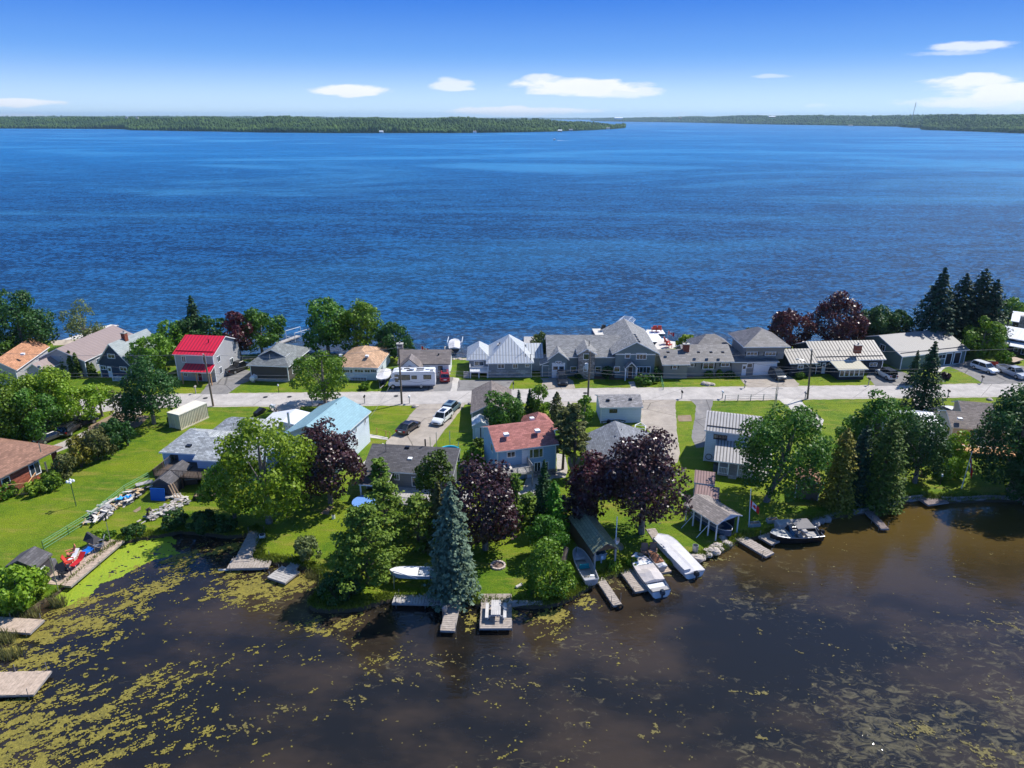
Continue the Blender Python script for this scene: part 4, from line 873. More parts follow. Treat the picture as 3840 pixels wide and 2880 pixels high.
for a, b in ((2802, 2838), (2871, 2907)): h.wf(a, 1321, b, 1332, y=1.8, mull=2); u0, z1 = h.ony(a, 1321, 1.8); u1, z0 = h.ony(b, 1332, 1.8); shutter(u0, u1, z0, z1, 1.8)
h.door(2825, 1398, 2908, y=.6, mat=WHITE, h=2.3, name='garage_door'); h.door(2782, 1398, 2795, y=.6, panes=1); h.wf(2803, 1364, 2819, 1378, y=.6, mull=0)
h.chim(2572, 1308, 4.6, 3.2, 1.1, .8, 2.3, BRICKC)
for px in (2505, 2619, 2666, 2710): h.vent(px, 1320, 4.5, .12, .12, BLACK, True)
# 11 dark blue low house with beige ribbed roof
h = House('house', 'low dark blue house with a beige ribbed metal roof and glazed sunroom', 'house', (2963, 1367), (3335, 1359), 2.5, .4, group=G_FAR)
fx = lambda px, y=0: h.ony(px, 1390, y)[0]
x1 = fx(3052); h.block(0, 0, x1, 7, 2.5, w_nvd, r_beige, 'gx', 1.6, wname='left_wall', rname='left_roof'); h.block(x1+.9, 1.0, h.W, 10.5, 2.6, w_nvd, r_beige, 'gx', 2.2, sk=FASC)
xs, xe = fx(3148, -2.4), fx(3243, -2.4); h.block(xs, -2.4, xe, .9, 2.0, w_nvd, rmat('cream_metal', (.46, .43, .33), 'ribs', (.6, 1), .03, .5, 0, .93), 'shed', .62, ov=.45, wname='sunroom_wall', rname='sunroom_roof')
for i in range(5):
    a = xs+.1+(xe-xs-.2)*i/5; b = xs+.1+(xe-xs-.2)*(i+1)/5; h.win('f', a+.1, b-.1, .75, 1.8, -2.4, 0, fw=.09)
h.wf(2994, 1371, 3010, 1382); h.wf(3061, 1362, 3075, 1370, y=1, mull=0); h.wf(3111, 1361, 3124, 1366, y=1); h.wf(3263, 1362, 3286, 1372, y=1.0); h.door(3080, 1400, 3090, y=1, panes=1)
h.chim(3216, 1308, 4.7, 3.9, 1.2, .8, 1.5, BRICKC); h.vent(3145, 1322, 4.6, .06, 1.0, GALV)
# 12 green house pale roof
h = House('house', 'green-grey house with a smooth pale taupe metal roof behind the roadside spruce', 'house', (3384, 1341), (3636, 1314), 2.6, .4, group=G_FAR)
_, yb = h.loc(3270, 1297, 2.8)
h.block(0, 0, h.W, 12.5, 2.6, w_grn, r_gn, 'gx', 2.3, sk=FASC)
h.win('l', 4.5, 5.7, 2.3, 3.4, 0); h.wf(3520, 1332, 3545, 1343)
xg = h.ony(3544, 1352)[0]; xh = h.ony(3576, 1350)[0]; xi = h.ony(3606, 1345)[0]
for a, b in ((xg, xh-.7), (xh, xi-.5)): h.win('f', a, b, .05, 2.2, 0, 0, name='garage_opening', gl=BLACK, fw=.18)  # flat black sheet stands in for the shade inside the open garage
# 13 white roof far right
h = House('house', 'black-brown house with a bright white metal roof at the right edge', 'house', (3735, 1262), (3990, 1306), 3.0, .4, group=G_FAR)
h.block(0, 0, h.W, 9.5, 3.0, w_dkb, r_snow, 'gx', 1.2); h.wf(3811, 1271, 3823, 1277); h.wf(3834, 1307, 3850, 1330); h.wf(3805, 1302, 3815, 1316, mull=0)
a = h.ony(3757, 1290, -2)[0]; h.roof([[(a, -2.2, 2.1), (a+4.6, -2.2, 2.1), (a+4.6, 0, 2.6), (a, 0, 2.6)]], r_snow, name='porch_roof')
for x in (a+.2, a+3): h.part('porch_post', lambda m, x=x: m.box(x-.07, -2.1, 0, x+.07, -1.95, 2), WOODD)
h = House('house', 'white-roofed cottage with a stone chimney at the far right water edge', 'house', (3790, 1206), (3960, 1228), 3.0, .4, group=G_FAR)
h.block(0, 0, h.W, 9, 3.0, w_dkb, r_snow, 'gx', 1.2); h.chim(3838, 1205, 3.8, .5, 1.4, 1.2, 4.4, w_stone)

# ---- near row
# 14 aqua roof
h = House('house', 'tall whitish-blue house with a turquoise metal tile roof', 'house', (1128, 1607), (1258, 1665), 4.6, .35, group=G_NEAR)
h.root.rotation_euler.z = 0
def setrot(h, L, yaw, W, he):     # re-seat a house from its near-left eave corner, heading and width
    l = P(*L, he); h.rz = yaw; h.ux = Vector((math.cos(yaw), math.sin(yaw), 0)); h.uy = Vector((-math.sin(yaw), math.cos(yaw), 0))
    h.o = l+h.ux*h.ov+h.uy*h.ov; h.o.z = 0; h.root.location = h.o; h.root.rotation_euler = (0, 0, yaw); h.W = W-2*h.ov; h.We = W
rE = P(1393, 1546, 4.6); rN = P(1317, 1614, 4.6); dr = (rE-rN).normalized(); yaw = math.atan2(dr.y, dr.x)-math.pi/2
Wd = 8.4; back = rE; o_ = back-Vector((math.cos(yaw), math.sin(yaw), 0))*Wd-dr*11.0
h.rz = yaw; h.ux = Vector((math.cos(yaw), math.sin(yaw), 0)); h.uy = Vector((-math.sin(yaw), math.cos(yaw), 0)); h.o = o_+(h.ux+h.uy)*.35; h.o.z = 0
h.root.location = h.o; h.root.rotation_euler = (0, 0, yaw); h.W = Wd-.7
h.block(0, 0, h.W, 10.3, 4.6, w_aq, r_aqua, 'gy', 2.0)
h.wr(1365, 1563, 1371, 1584); h.wr(1331, 1594, 1337, 1618); h.wr(1334, 1650, 1342, 1672)
h.part('stovepipe', lambda m: m.cyl(-.8, 3.0, 0, 6.8, .16, 8), GALV); h.vent(1262, 1524, 6.3, .05, .5)
# 15 light blue bungalow
h = House('house', 'light blue house with a silver-grey shingle roof behind a raised dark deck', 'house', (595, 1700), (757, 1709), 2.9, .35, group=G_NEAR)
h.block(0, 0, h.W+2.5, 7.2, 2.9, w_lblue, r_gs, 'hip', 1.5, hip=3.6)
h.block(h.W+.3, -1.6, h.W+8.5, 5.6, 2.9, w_lblue, r_gs, 'gx', 1.5, wname='right_wall', rname='right_roof')
h.block(h.W-2, 6.5, h.W+6, 11, 2.9, w_lblue, r_gs, 'hip', 1.6, hip=2.5, wname='rear_wall', rname='rear_roof')
h.block(h.W+3.2, 11.3, h.W+10, 15.5, 2.3, w_white, r_snow, 'gy', .8, wname='carport_wall', rname='carport_roof')
h.wf(642, 1707, 668, 1726, frame=FRB); h.wf(735, 1712, 757, 1724, frame=FRB)
h.deck(1.2, -4.2, 8.5, -.05, 1.7, WOODD); h.rail([(1.2, -4.2), (8.5, -4.2)], 1.7, .9, WOODD, .2); h.rail([(1.2, -4.2), (1.2, -.2)], 1.7, .9, WOODD, .2)
h.vent(707, 1671, 4.2, .16, .15, BLACK, True); h.vent(819, 1656, 4.2, .05, .8)
# 16 dark grey bungalow with black shingle
h = House('house', 'dark grey bungalow with a black shingle roof partly hidden by pines', 'house', (1357, 1767), (1700, 1787), 2.7, .35, group=G_NEAR)
_, yr = h.loc(1580, 1674, 4.3)
h.block(0, 0, h.W, 2*yr-5.5, 2.7, w_dg, r_blk, 'gx', 1.5, ridge=yr)
a = h.ony(1345, 1793, -2.8)[0]; b = h.ony(1450, 1800, -2.8)[0]; h.roof([[(a, -3.0, 2.25), (b, -3.0, 2.25), (b, 0, 2.72), (a, 0, 2.72)]], r_blk, name='porch_roof')
for x in (a+.15, b-.15): h.part('porch_post', lambda m, x=x: m.box(x-.08, -2.9, 0, x+.08, -2.74, 2.2), WHITE)
h.wf(1481, 1778, 1496, 1798); h.wf(1546, 1790, 1590, 1824, mull=2); h.vent(1448, 1694, 3.9, .05, 1.3, GREYM); h.vent(1538, 1720, 3.6, .14, .2, WHITE, True); h.vent(1528, 1676, 4.3, .14, .15, BLACK, True); h.vent(1595, 1673, 4.3, .1, 1.0)
h.deck(b+.2, -4.2, 14, -.05, .6, WOODG); h.rail([(b+.2, -4.2), (14, -4.2)], .6, .9, WOODG)
# 17 red shingle blue house
h = House('house', 'two-storey blue house with a faded red shingle roof and back balcony', 'house', (1859, 1699), (2097, 1669), 4.5, .35, group=G_NEAR)
_, yr = h.loc(1946, 1614, 6.4)
h.block(0, 0, h.W, 7.6, 4.5, w_blue, r_pink, 'gx', 1.75)
xa, _ = h.loc(1945, 1606, 3.0); xb, yb_ = h.loc(2088, 1602, 3.0); h.block(xa+1.4, 7.9, xb-.35, 13.0, 2.9, w_blue, r_pink, 'hip', 1.7, hip=2.7, wname='rear_wall', rname='rear_roof')
h.part('stone_base', lambda m: m.box(h.W*.62, -.1, 0, h.W+.08, 3, .95), w_stone)
h.wf(1903, 1697, 1930, 1711); h.wf(1987, 1687, 1997, 1715, mull=0); h.wf(2001, 1685, 2020, 1713, mull=0); h.wf(2023, 1683, 2034, 1711, mull=0); h.wf(2005, 1736, 2025, 1770, mull=1); h.wf(2033, 1735, 2053, 1765, mull=0)
a = h.ony(1957, 1730)[0]; h.part('door', lambda m: m.box(a, -.05, 2.3, a+.95, .01, 4.3), w_white)
h.win('l', 2.5, 3.4, 3.2, 4.2, 0); h.win('l', 3.0, 3.8, .8, 1.6, 0)
bx = h.ony(1998, 1800, -2.6)[0]; h.deck(.2, -2.8, bx, -.05, 2.3, WOODG); h.rail([(.2, -.1), (.2, -2.8), (bx, -2.8), (bx, -.1)], 2.3, .95, WOODG, .16, 'balcony_railing'); h.deck(1.5, -5.4, bx+.5, -2.9, .35, WOODG, name='lower_deck')
h.door(1973, 1800, 1991, mat=WHITE, panes=1)
for px, py in ((1898, 1630), (2015, 1616)): h.vent(px, py, 6.0, .17, .3, WHITE, True)
h.vent(1995, 1570, 4.9, .15, .3, WHITE, True)
# 18 blue-grey shingle bungalow
h = House('house', 'bungalow with a blue-grey shingle roof between the red-roofed house and dark maples', 'house', (2223, 1778), (2528, 1776), 2.6, .4, group=G_NEAR)
_, yb = h.loc(2200, 1626, 2.8); ax = h.loc(2311, 1594, 5.0)[0]
h.block(0, 0, h.W, yb-.8, 2.6, w_dg, r_blue, 'gy', 2.2, ridge=h.W*.42)
h.roof([[(h.W+.4, 5.2, 2.9), (h.W+.4, 8, 3.8), (h.W-4.8, 8, 3.9)][::1], [(h.W+.4, 8, 3.8), (h.W+.4, 10.8, 2.9), (h.W-4.8, 8, 3.9)]], r_blue, name='side_gable_roof', t=.1)
h.vent(2317, 1662, 4.2, .22, .5, BLACK, True); h.vent(2311, 1640, 4.5, .12, .3, BLACK, True); h.vent(2330, 1620, 4.5, .05, .5)
# 19 white garage
h = House('garage', 'small white-blue garage with a grey shingle roof beside the road', 'garage', (2249, 1532), (2413, 1530), 2.6, .3)
_, yr = h.loc(2318, 1489, 3.6)
h.block(0, 0, h.W, max(5, min(6.5, 2*yr-.3)), 2.6, w_wb, r_gar, 'gx', 1.0)
h.wf(2288, 1537, 2312, 1546, frame=FRB, mull=2); h.vent(2280, 1500, 3.4, .12, .2, BLACK, True); h.vent(2364, 1497, 3.4, .12, .2, BLACK, True)
# 20 brown roof garage behind the bright maple
h = House('garage', 'pale mint garage with a brown roof half hidden behind the bright maple', 'garage', (1764, 1554), (1925, 1552), 2.5, .25)
h.block(0, 0, h.W, 9.6, 2.5, w_mint, r_umb, 'gy', 1.6)
# shed beside it
h = House('shed', 'little white garden shed with barn doors and a pale roof', 'shed', (1770, 1601), (1834, 1599), 2.0, .15)
h.block(0, 0, h.W, 2.6, 2.0, pm('white_boards', (.66, .70, .70), .6, .06, 1., 'boards', ps=(.22, 1)), rmat('pale_shed_roof', (.66, .68, .66)), 'gy', .7, ov=.15)
for a, b in ((.35, 1.25), (1.45, 2.35)):
    k = h.W/2.7; h.part('door', lambda m, a=a, b=b: (m.box(a*k, -.06, .1, b*k, 0, 1.75), m.box(a*k+.1, -.08, .2, b*k-.1, -.06, .25), m.box(a*k+.1, -.08, 1.1, b*k-.1, -.06, 1.15)), WHITE)
h.part('door_gap', lambda m: m.box(1.27*h.W/2.7, -.07, .1, 1.43*h.W/2.7, -.01, 1.75), BLACK)
# 21 white-blue house right
h = House('house', 'two-storey pale blue house with a weathered ribbed roof and white porch railing', 'house', (2641, 1617), (2858, 1643), 4.6, .3, group=G_NEAR)
h.block(0, 0, h.W, 6.8, 4.6, w_wb, r_wrib, 'gx', 1.3, sk=FASC)
h.wf(2679, 1630, 2723, 1649, frame=FRB, mull=2)
a = h.ony(2677, 1727, -2.8)[0]; b = h.ony(2890, 1755, -2.8)[0]
h.roof([[(a, -4.3, 2.3), (b, -4.3, 2.3), (b, 0, 3.5), (a, 0, 3.5)]], r_wrib, name='porch_roof'); h.deck(a+.6, -4.1, b-.3, -.05, .35, CONC, posts=False, name='porch_floor')
n = 5; xs = [a+.7+(b-a-1.1)*i/n for i in range(n+1)]
for i, x in enumerate(xs): h.part('porch_post', lambda m, x=x: m.box(x-.08, -4.1, .3, x+.08, -3.94, 2.25), WHITE)
for i in (0, 2, 3): h.rail([(xs[i], -4.0), (xs[i+1], -4.0)], .35, .95, WHITE, .2)
h.steps(xs[1]+.1, xs[2]-.1, -4.1, .35, 1, CONC); h.door(2745, 1765, 2765, mat=WHITE, panes=1); h.wf(2700, 1752, 2722, 1768); h.wf(2800, 1765, 2830, 1782, mull=2)
u, z = h.ony(2658, 1712)
for cx, r in ((0, .42), (1.0, .3)): w_ = h.part('wall_ornament', lambda m: m.tube([(r*math.cos(k*math.pi/6), 0, r*math.sin(k*math.pi/6)) for k in range(13)], .05, 5, cap=False), BLACK); w_.location = (u+cx, -.08, z)
# 23 cream house far right
h = House('house', 'cream cottage with an umber shingle roof behind the long tan deck', 'house', (3567, 1605), (3800, 1626), 2.6, .35, group=G_NEAR)
h.block(0, 0, h.W, 6.0, 2.6, w_cream, r_umb, 'gx', 1.3); h.block(3.2, 6.2, h.W, 10.5, 2.6, w_cream, r_umb, 'gx', 1.1, wname='rear_wall', rname='rear_roof')
for k in range(3): h.win('l', .8+k*1.6, 1.8+k*1.6, 1.1, 2.1, 0, 0)
h.win('f', .6, 2.2, .9, 2.0, 0, 0, gl=WOODT); 
x, z = h.ony(3647, 1622); o = h.part('octagon_window', lambda m: (m.cyl(0, 0, 0, .06, .62, 8), m.cyl(0, 0, .061, .08, .5, 8, 1)), [TRIM, GLASS]); o.matrix_local = Matrix.Translation((x, -.0, 1.7)) @ Matrix.Rotation(R(90), 4, 'X')
h.deck(-.6, -4.2, 20, -.05, .75, WOODT); h.rail([(-.6, -4.2), (20, -4.2)], .75, .9, WOODT, 1.15)
h.part('handrail', lambda m: m.box(-.7, -4.3, 1.63, 12, -4.1, 1.68), WHITE); h.steps(8.6, 11.8, -4.3, .75, 3, WOODT)
h.vent(3665, 1600, 3.2, .07, .4); h.vent(3600, 1570, 3.8, .15, .2, WHITE, True)
# 24 white ribbed roof
h = House('house', 'house with a white standing-seam roof behind the shoreline maples', 'house', (3375, 1632), (3556, 1632), 2.8, .3, group=G_NEAR)
h.block(0, 0, h.W, 8.2, 2.8, w_grey, rmat('white_standing_seam', (.46, .49, .55), 'ribs', (.5, 1), .04, .4, 0, .5, bump=.9), 'gx', 1.5, sk=GREYM)
h.wf(3420, 1640, 3440, 1650)
h = House('pavilion', 'open garden pavilion with a dark steel ribbed hip roof', 'pavilion', (3480, 1674), (3580, 1674), 2.4, .1)
h.block(.2, .2, h.W-.2, 3.4, 2.4, None, r_steel, 'hip', 1.0, ov=.4, hip=1.8)
for x in (.1, h.W-.1):
    for y in (.1, 3.4): h.part('post', lambda m, x=x, y=y: m.box(x-.08, y-.08, 0, x+.08, y+.08, 2.45), WOODD)
h.part('privacy_screen', lambda m: m.box(.2, 3.2, 0, h.W-.2, 3.3, 2.2), w_shed)
# 25 brick house left edge
h = House('house', 'red brick bungalow with a russet shingle roof at the left edge', 'house', (-300, 1800), (0, 1798), 2.8, .6, group=G_NEAR)
e1 = P(237, 1679, 2.8); e0 = P(-60, 1829, 2.8); d = (e1-e0).normalized(); L = (e1-e0).length; yaw = math.atan2(d.y, d.x)-math.pi/2
h.ux = Vector((math.cos(yaw), math.sin(yaw), 0)); h.uy = Vector((-math.sin(yaw), math.cos(yaw), 0)); Wd = 11.5; h.o = e0-h.ux*Wd+(h.ux+h.uy)*.6; h.o.z = 0; h.root.location = h.o; h.root.rotation_euler = (0, 0, yaw); h.W = Wd-1.2; D_ = L-1.2
h.block(0, 0, h.W, D_-3.2, 2.8, w_brick, r_brsh, 'hip', 2.6, ov=.6, trim=FASC, rname='roof') if False else None
mb = MB(); mb.box(0, 0, -.1, h.W, D_-3, 2.75); mb.obj('wall', w_brick, h.root)
X0, X1, Y0, Y1 = -.6, h.W+.6, -.6, D_+.6; xm = h.W/2; zt = 2.96; zr = 5.1
h.roof([[(X0, Y0, zt), (X1, Y0, zt), (xm, 4.5, zr)], [(X1, Y0, zt), (X1, Y1, zt), (xm, Y1-5, zr), (xm, 4.5, zr)], [(X1, Y1, zt), (X0, Y1, zt), (xm, Y1-5, zr)], [(X0, Y1, zt), (X0, Y0, zt), (xm, 4.5, zr), (xm, Y1-5, zr)]], r_brsh, FASC)
h.part('porch_pillar', lambda m: m.box(h.W-.5, D_-.5, 0, h.W, D_, 2.75), w_brick); h.wr(108, 1748, 152, 1770, mull=1, fw=.12); h.wr(5, 1800, 40, 1818, mull=0)
yy = h.onx(163, 1740, h.W)[0]; h.part('gas_flue', lambda m: m.tube([(h.W+.3, yy, .6), (h.W+.3, yy, 2.0)], .12, 8), GALV); h.vent(152, 1690, 4.2, .06, 1.1, GALV)
# 26 dark shed on the left deck
h = House('shed', 'small dark boathouse shed on the weathered waterside deck', 'shed', (45, 2137), (137, 2138), 2.0, .15)
e0 = P(136, 2137, 2.0); e1 = P(198, 2081, 2.0); d = (e1-e0).normalized(); yaw = math.atan2(d.y, d.x)-math.pi/2
h.ux = Vector((math.cos(yaw), math.sin(yaw), 0)); h.uy = Vector((-math.sin(yaw), math.cos(yaw), 0)); Wd = 3.4; h.o = e0-h.ux*Wd+(h.ux+h.uy)*.15; h.o.z = 0; h.root.location = h.o; h.root.rotation_euler = (0, 0, yaw); h.W = Wd-.3; L = (e1-e0).length
h.block(0, 0, h.W, L-.3, 2.0, w_shed, r_blk, 'gy', .9, ov=.15, trim=FASC, z0=-.3); h.win('r', .5, 1.1, .9, 1.5, h.W)
# boathouse with olive roof
h = House('boathouse', 'open-fronted boathouse with an olive green metal tile roof', 'boathouse', (2226, 2079), (2322, 2062), 2.1, .2)
_, dy = h.loc(2150, 1977, 2.2)
h.block(0, .8, h.W, dy-.3, 2.1, w_brown, r_olive, 'gy', .95, ov=.2, z0=-.3, trim=FASC) if False else None
dy = max(7.0, dy)
mb = MB(); mb.box(0, .6, -.3, .12, dy, 2.1); mb.box(h.W-.12, 3.2, -.3, h.W, dy, 2.1); mb.box(0, dy-.1, -.3, h.W, dy, 2.4); mb.poly([(0, .1, 2.15), (h.W, .1, 2.15), (h.W/2, .1, 3.0)]); mb.obj('wall', w_brown, h.root)
xm = h.W/2; h.roof([[(-.25, dy+.2, 2.25), (-.25, -.3, 2.25), (xm, -.3, 3.2), (xm, dy+.2, 3.2)], [(h.W+.25, -.3, 2.25), (h.W+.25, dy+.2, 2.25), (xm, dy+.2, 3.2), (xm, -.3, 3.2)]], r_olive, FASC, .1)
for x in (.08, h.W-.08): h.part('post', lambda m, x=x: m.box(x-.09, 0, -.7, x+.09, .18, 2.15), WOODG)
BH = h
# open slip shelter right
h = House('boat_shelter', 'open-sided boat shelter with a brown-grey shingle roof on white posts', 'shelter', (2562, 1893), (2690, 1973), 2.15, .3)
_, yb = h.loc(2736, 1942, 3.2)
h.roof([[(-.3, -.3, 2.3), (h.W+.3, -.3, 2.3), (h.W+.3, 1.7, 3.05), (-.3, 1.7, 3.05)], [(h.W+.3, 3.7, 2.3), (-.3, 3.7, 2.3), (-.3, 1.7, 3.05), (h.W+.3, 1.7, 3.05)]], r_bsh, TRIM, .12)
for i in range(5):
    x = h.W*i/4; h.part('post', lambda m, x=x: m.box(x-.06, -.06, -.2, x+.06, .06, 2.2), WHITE)
    if i in (0, 2, 4): h.part('post', lambda m, x=x: m.box(x-.06, 3.34, -.2, x+.06, 3.46, 2.2), WHITE)
for i in (1, 3): h.part('brace', lambda m, i=i: m.tube([(h.W*i/4, 0, 1.5), (h.W*i/4-.3, -1.5, 0)], .04, 4), WHITE)
h.part('gable_board', lambda m: m.poly([(h.W+.02, 0, 2.2), (h.W+.02, 3.4, 2.2), (h.W+.02, 1.7, 2.9)]), w_wb); h.part('back_wall', lambda m: m.box(0, 3.36, 0, h.W*.9, 3.42, 2.0), w_shed)
SH = h
# two little sheds with brown corrugated roofs
def shedroof(label, c, he, wall, rise):
    q = [P(x, y, he) for x, y in c]   # near-left, near-right, far-right, far-left
    h = House('shed', label, 'shed', c[0], c[1], he, .12); _, dy = h.loc(*c[3], he+rise*.9)
    h.block(0, 0, h.W, dy-.2, he, wall, r_mar, 'shed', rise, ov=.12, t=.08); return h
h = shedroof('white-sided shed with a brown corrugated roof, the one nearer the porch', [(2602, 1811), (2681, 1821), (2683, 1772), (2613, 1764)], 2.2, w_wb, .25); h.part('door', lambda m: m.box(.4, -.04, .05, 1.2, 0, 1.9), WHITE)
h = shedroof('navy shed with a brown corrugated roof half in tree shade', [(2602, 1864), (2695, 1878), (2706, 1837), (2616, 1818)], 2.0, w_navy, .25)
h = House('shed', 'brown garden shed in deep shade beside the big lakeside maple', 'shed', (2985, 1812), (3080, 1826), 2.1, .15)
h.block(0, 0, h.W, 3.6, 2.1, w_brown, r_brsh, 'gy', .9, ov=.15)
# black-roofed shed by the light blue house
h = House('shed', 'black shed with a blue panel leaning on its front', 'shed', (566, 1818), (640, 1822), 1.7, .15)
h.block(0, 0, h.W, 5.0, 1.7, w_shed, r_blk, 'gy', .8, ov=.15, trim=FASC); BSH = h
# ================================================================ vehicles
def carpaint(name, col, rough=.28): return pm(name, col, rough, .03, 1., spec=.5, coat=.6, bump=.0)
LAMP = pm('headlight', (.75, .78, .8), .15, .02); TAIL = pm('taillight', (.35, .01, .01), .25, .05); CHROME = pm('chrome', (.6, .6, .62), .2, .03, metal=1.)
def place(name, label, cat, a, b, group=None, z=0.0):
    """a thing whose local +x runs from ground pixel a to ground pixel b, standing midway"""
    p, q = P(*a, z), P(*b, z); d = q-p; c = (p+q)/2
    return thing(name, label, cat, (c.x, c.y, z), math.atan2(d.y, d.x), group), d.length
def ring(x, hw, z0, z1, top=None, n=3):     # a body section: flat bottom, tucked shoulders
    t = hw if top is None else top
    return [(x, -hw*.86, z0), (x, hw*.86, z0), (x, hw, z0+.18*(z1-z0)), (x, hw, z0+.72*(z1-z0)), (x, t, z1), (x, -t, z1), (x, -hw, z0+.72*(z1-z0)), (x, -hw, z0+.18*(z1-z0))]
def wheels(t, L, W, r=.36, fx=.31, rx=-.30):
    for x in (L*fx, L*rx):
        for s in (-1, 1):
            mb = MB(); y = s*(W/2-.10); mb.loft([[(x+r*math.cos(k*.5236), y+dy, r+r*math.sin(k*.5236)) for k in range(12)] for dy in (-.11, .11)])
            w_ = mb.obj('wheel', RUBBER, t); m = MB(); m.loft([[(x+r*.6*math.cos(k*.7854), y+dy, r+r*.6*math.sin(k*.7854)) for k in range(8)] for dy in (s*.08, s*.125)]); m.obj('rim', GALV, w_)
def car(label, mat, a, b, kind='suv', L=4.7, group='cars parked on the driveways', roofm=None, cat='car', name='parked_car'):
    t, _ = place(name, label, cat, a, b, group, .03); W = 1.86
    if kind == 'suv': belt, top, c = 1.02, 1.70, [(-.46, -.44), (-.30, -.40), (.10, .06), (.24, .05)]
    if kind == 'sedan': belt, top, c = .93, 1.43, [(-.42, 0), (-.22, 0), (.06, 0), (.22, 0)]
    if kind == 'van': belt, top, c = 1.05, 1.76, [(-.47, 0), (-.43, 0), (.14, 0), (.36, 0)]
    if kind == 'pickup': belt, top, c = 1.12, 1.86, [(-.08, 0), (-.03, 0), (.16, 0), (.28, 0)]
    if kind == 'jeep': belt, top, c = 1.12, 1.85, [(-.44, 0), (-.42, 0), (.12, 0), (.18, 0)]
    x = [c[0][0]*L, c[1][0]*L if kind != 'suv' else -.40*L, c[2][0]*L, c[3][0]*L]
    hood = belt-.02 if kind in ('pickup', 'jeep') else belt-.10
    mb = MB(); h = W/2
    mb.loft([ring(-L/2, h*.86, .42, belt-.22), ring(-L/2+.12, h*.96, .30, belt-.02), ring(-L*.3, h, .27, belt, h*.94), ring(0, h, .27, belt, h*.94), ring(x[3]-.05, h, .27, belt-.02, h*.93),
             ring(L*.40, h*.97, .28, hood-.04, h*.86), ring(L/2-.1, h*.90, .30, hood-.16, h*.76), ring(L/2, h*.80, .38, hood-.32, h*.70)])
    if kind == 'pickup':
        for s in (-1, 1): mb.box(-L/2+.05, s*(h-.04)-.05, belt, -L*.09, s*(h-.04)+.05, belt+.12)
        mb.box(-L/2+.02, -h+.08, belt-.02, -L/2+.1, h-.08, belt+.12)
    mb.obj('body', mat, t, smooth=True)
    if kind == 'pickup': m = MB(); m.box(-L/2+.12, -h+.12, belt-.01, -L*.095, h-.12, belt+.02); m.obj('cargo_bed', BLACK, t)
    tw = h*.74; bw = h*.93; g = MB()
    b0, b1, b2, b3 = x[0], x[1], x[2], x[3]
    base_ = [(b0, -bw, belt-.02), (b3, -bw, belt-.02), (b3, bw, belt-.02), (b0, bw, belt-.02)]; tp = [(b1, -tw, top-.05), (b2, -tw, top-.05), (b2, tw, top-.05), (b1, tw, top-.05)]
    g.hexa(base_, tp); g.obj('windows', CARGL, t)
    r = MB(); r.hexa([(b1-.02, -tw-.03, top-.06), (b2+.03, -tw-.03, top-.06), (b2+.03, tw+.03, top-.06), (b1-.02, tw+.03, top-.06)], [(b1+.05, -tw+.06, top+.02), (b2-.06, -tw+.06, top+.02), (b2-.06, tw-.06, top+.02), (b1+.05, tw-.06, top+.02)])
    for s in (-1, 1):       # pillars
        for xb, xt in ((b0, b1), ((b0+b3)/2-.1, (b1+b2)/2), (b3, b2)):
            r.tube([(xb, s*(bw+.008), belt-.02), (xt, s*(tw+.015), top-.04)], .05 if xb != (b0+b3)/2-.1 else .035, 4)
    r.obj('roof', roofm or mat, t)
    if kind in ('suv', 'sedan') and not roofm: s_ = MB(); s_.box(b1+.35*(b2-b1), -tw*.6, top+.02, b2-.2, tw*.6, top+.032); s_.obj('sunroof', CARGL, t)
    for s in (-1, 1):
        m = MB(); m.rbox((L/2-.14, s*h*.66, hood-.27), (.16, .34, .15), 0); m.obj('headlight', LAMP, t)
        m = MB(); m.rbox((-L/2+.05, s*h*.74, belt-.22), (.10, .26, .26), 0); m.obj('taillight', TAIL, t)
        m = MB(); m.rbox((b3-.25, s*(h+.12), belt+.02), (.12, .22, .15), 0); m.obj('mirror', mat, t)
    m = MB(); m.box(L/2-.08, -h*.42, .45, L/2+.015, h*.42, hood-.30); m.obj('grille', BLACK, t)
    m = MB(); m.box(-L/2-.02, -.27, .62, -L/2+.03, .27, .76); m.obj('number_plate', WHITE, t)
    if kind == 'jeep': m = MB(); m.loft([[(-L/2+dx, .1+.38*math.cos(k*.5236), 1.0+.38*math.sin(k*.5236)) for k in range(12)] for dx in (-.22, -.02)]); m.obj('spare_wheel', RUBBER, t)
    wheels(t, L, W, .40 if kind in ('pickup', 'jeep') else .35)
    return t
c_white = carpaint('white_car_paint', (.72, .74, .76)); c_black = carpaint('black_car_paint', (.012, .013, .017)); c_red = carpaint('red_car_paint', (.30, .012, .02)); c_bg = carpaint('blue_grey_paint', (.13, .19, .22))
c_silv = carpaint('silver_car_paint', (.42, .45, .48)); c_dg = carpaint('dark_grey_paint', (.035, .038, .04)); c_brn = carpaint('dark_bronze_paint', (.035, .028, .028))
car('black coupe-like sedan parked alone on the left side of the wide driveway', c_brn, (1505, 1632), (1560, 1594), 'sedan', 4.8)
car('white crossover with dark sunroof parked facing the camera on the wide driveway', c_white, (1683, 1558), (1633, 1600), 'suv', 4.7)
car('blue-grey crossover parked behind the white one near the road', c_bg, (1676, 1556), (1710, 1524), 'suv', 4.6)
car('red crossover parked beside the white cottage and motorhome', c_red, (1669, 1436), (1666, 1408), 'suv', 4.5)
car('black wagon parked nose-out before the white garage door', c_black, (2104, 1414), (2112, 1452), 'suv', 4.9, roofm=c_black)
car('dark grey minivan parked before the white double garage door', c_dg, (2882, 1398), (2934, 1432), 'van', 5.1)
car('white jeep-like car with a black hardtop and rear spare wheel', c_white, (3342, 1426), (3300, 1404), 'jeep', 4.4, roofm=BLACK)
car('silver-white crossover parked on the far right driveway', c_white, (3658, 1380), (3722, 1402), 'suv', 4.9, roofm=c_white)
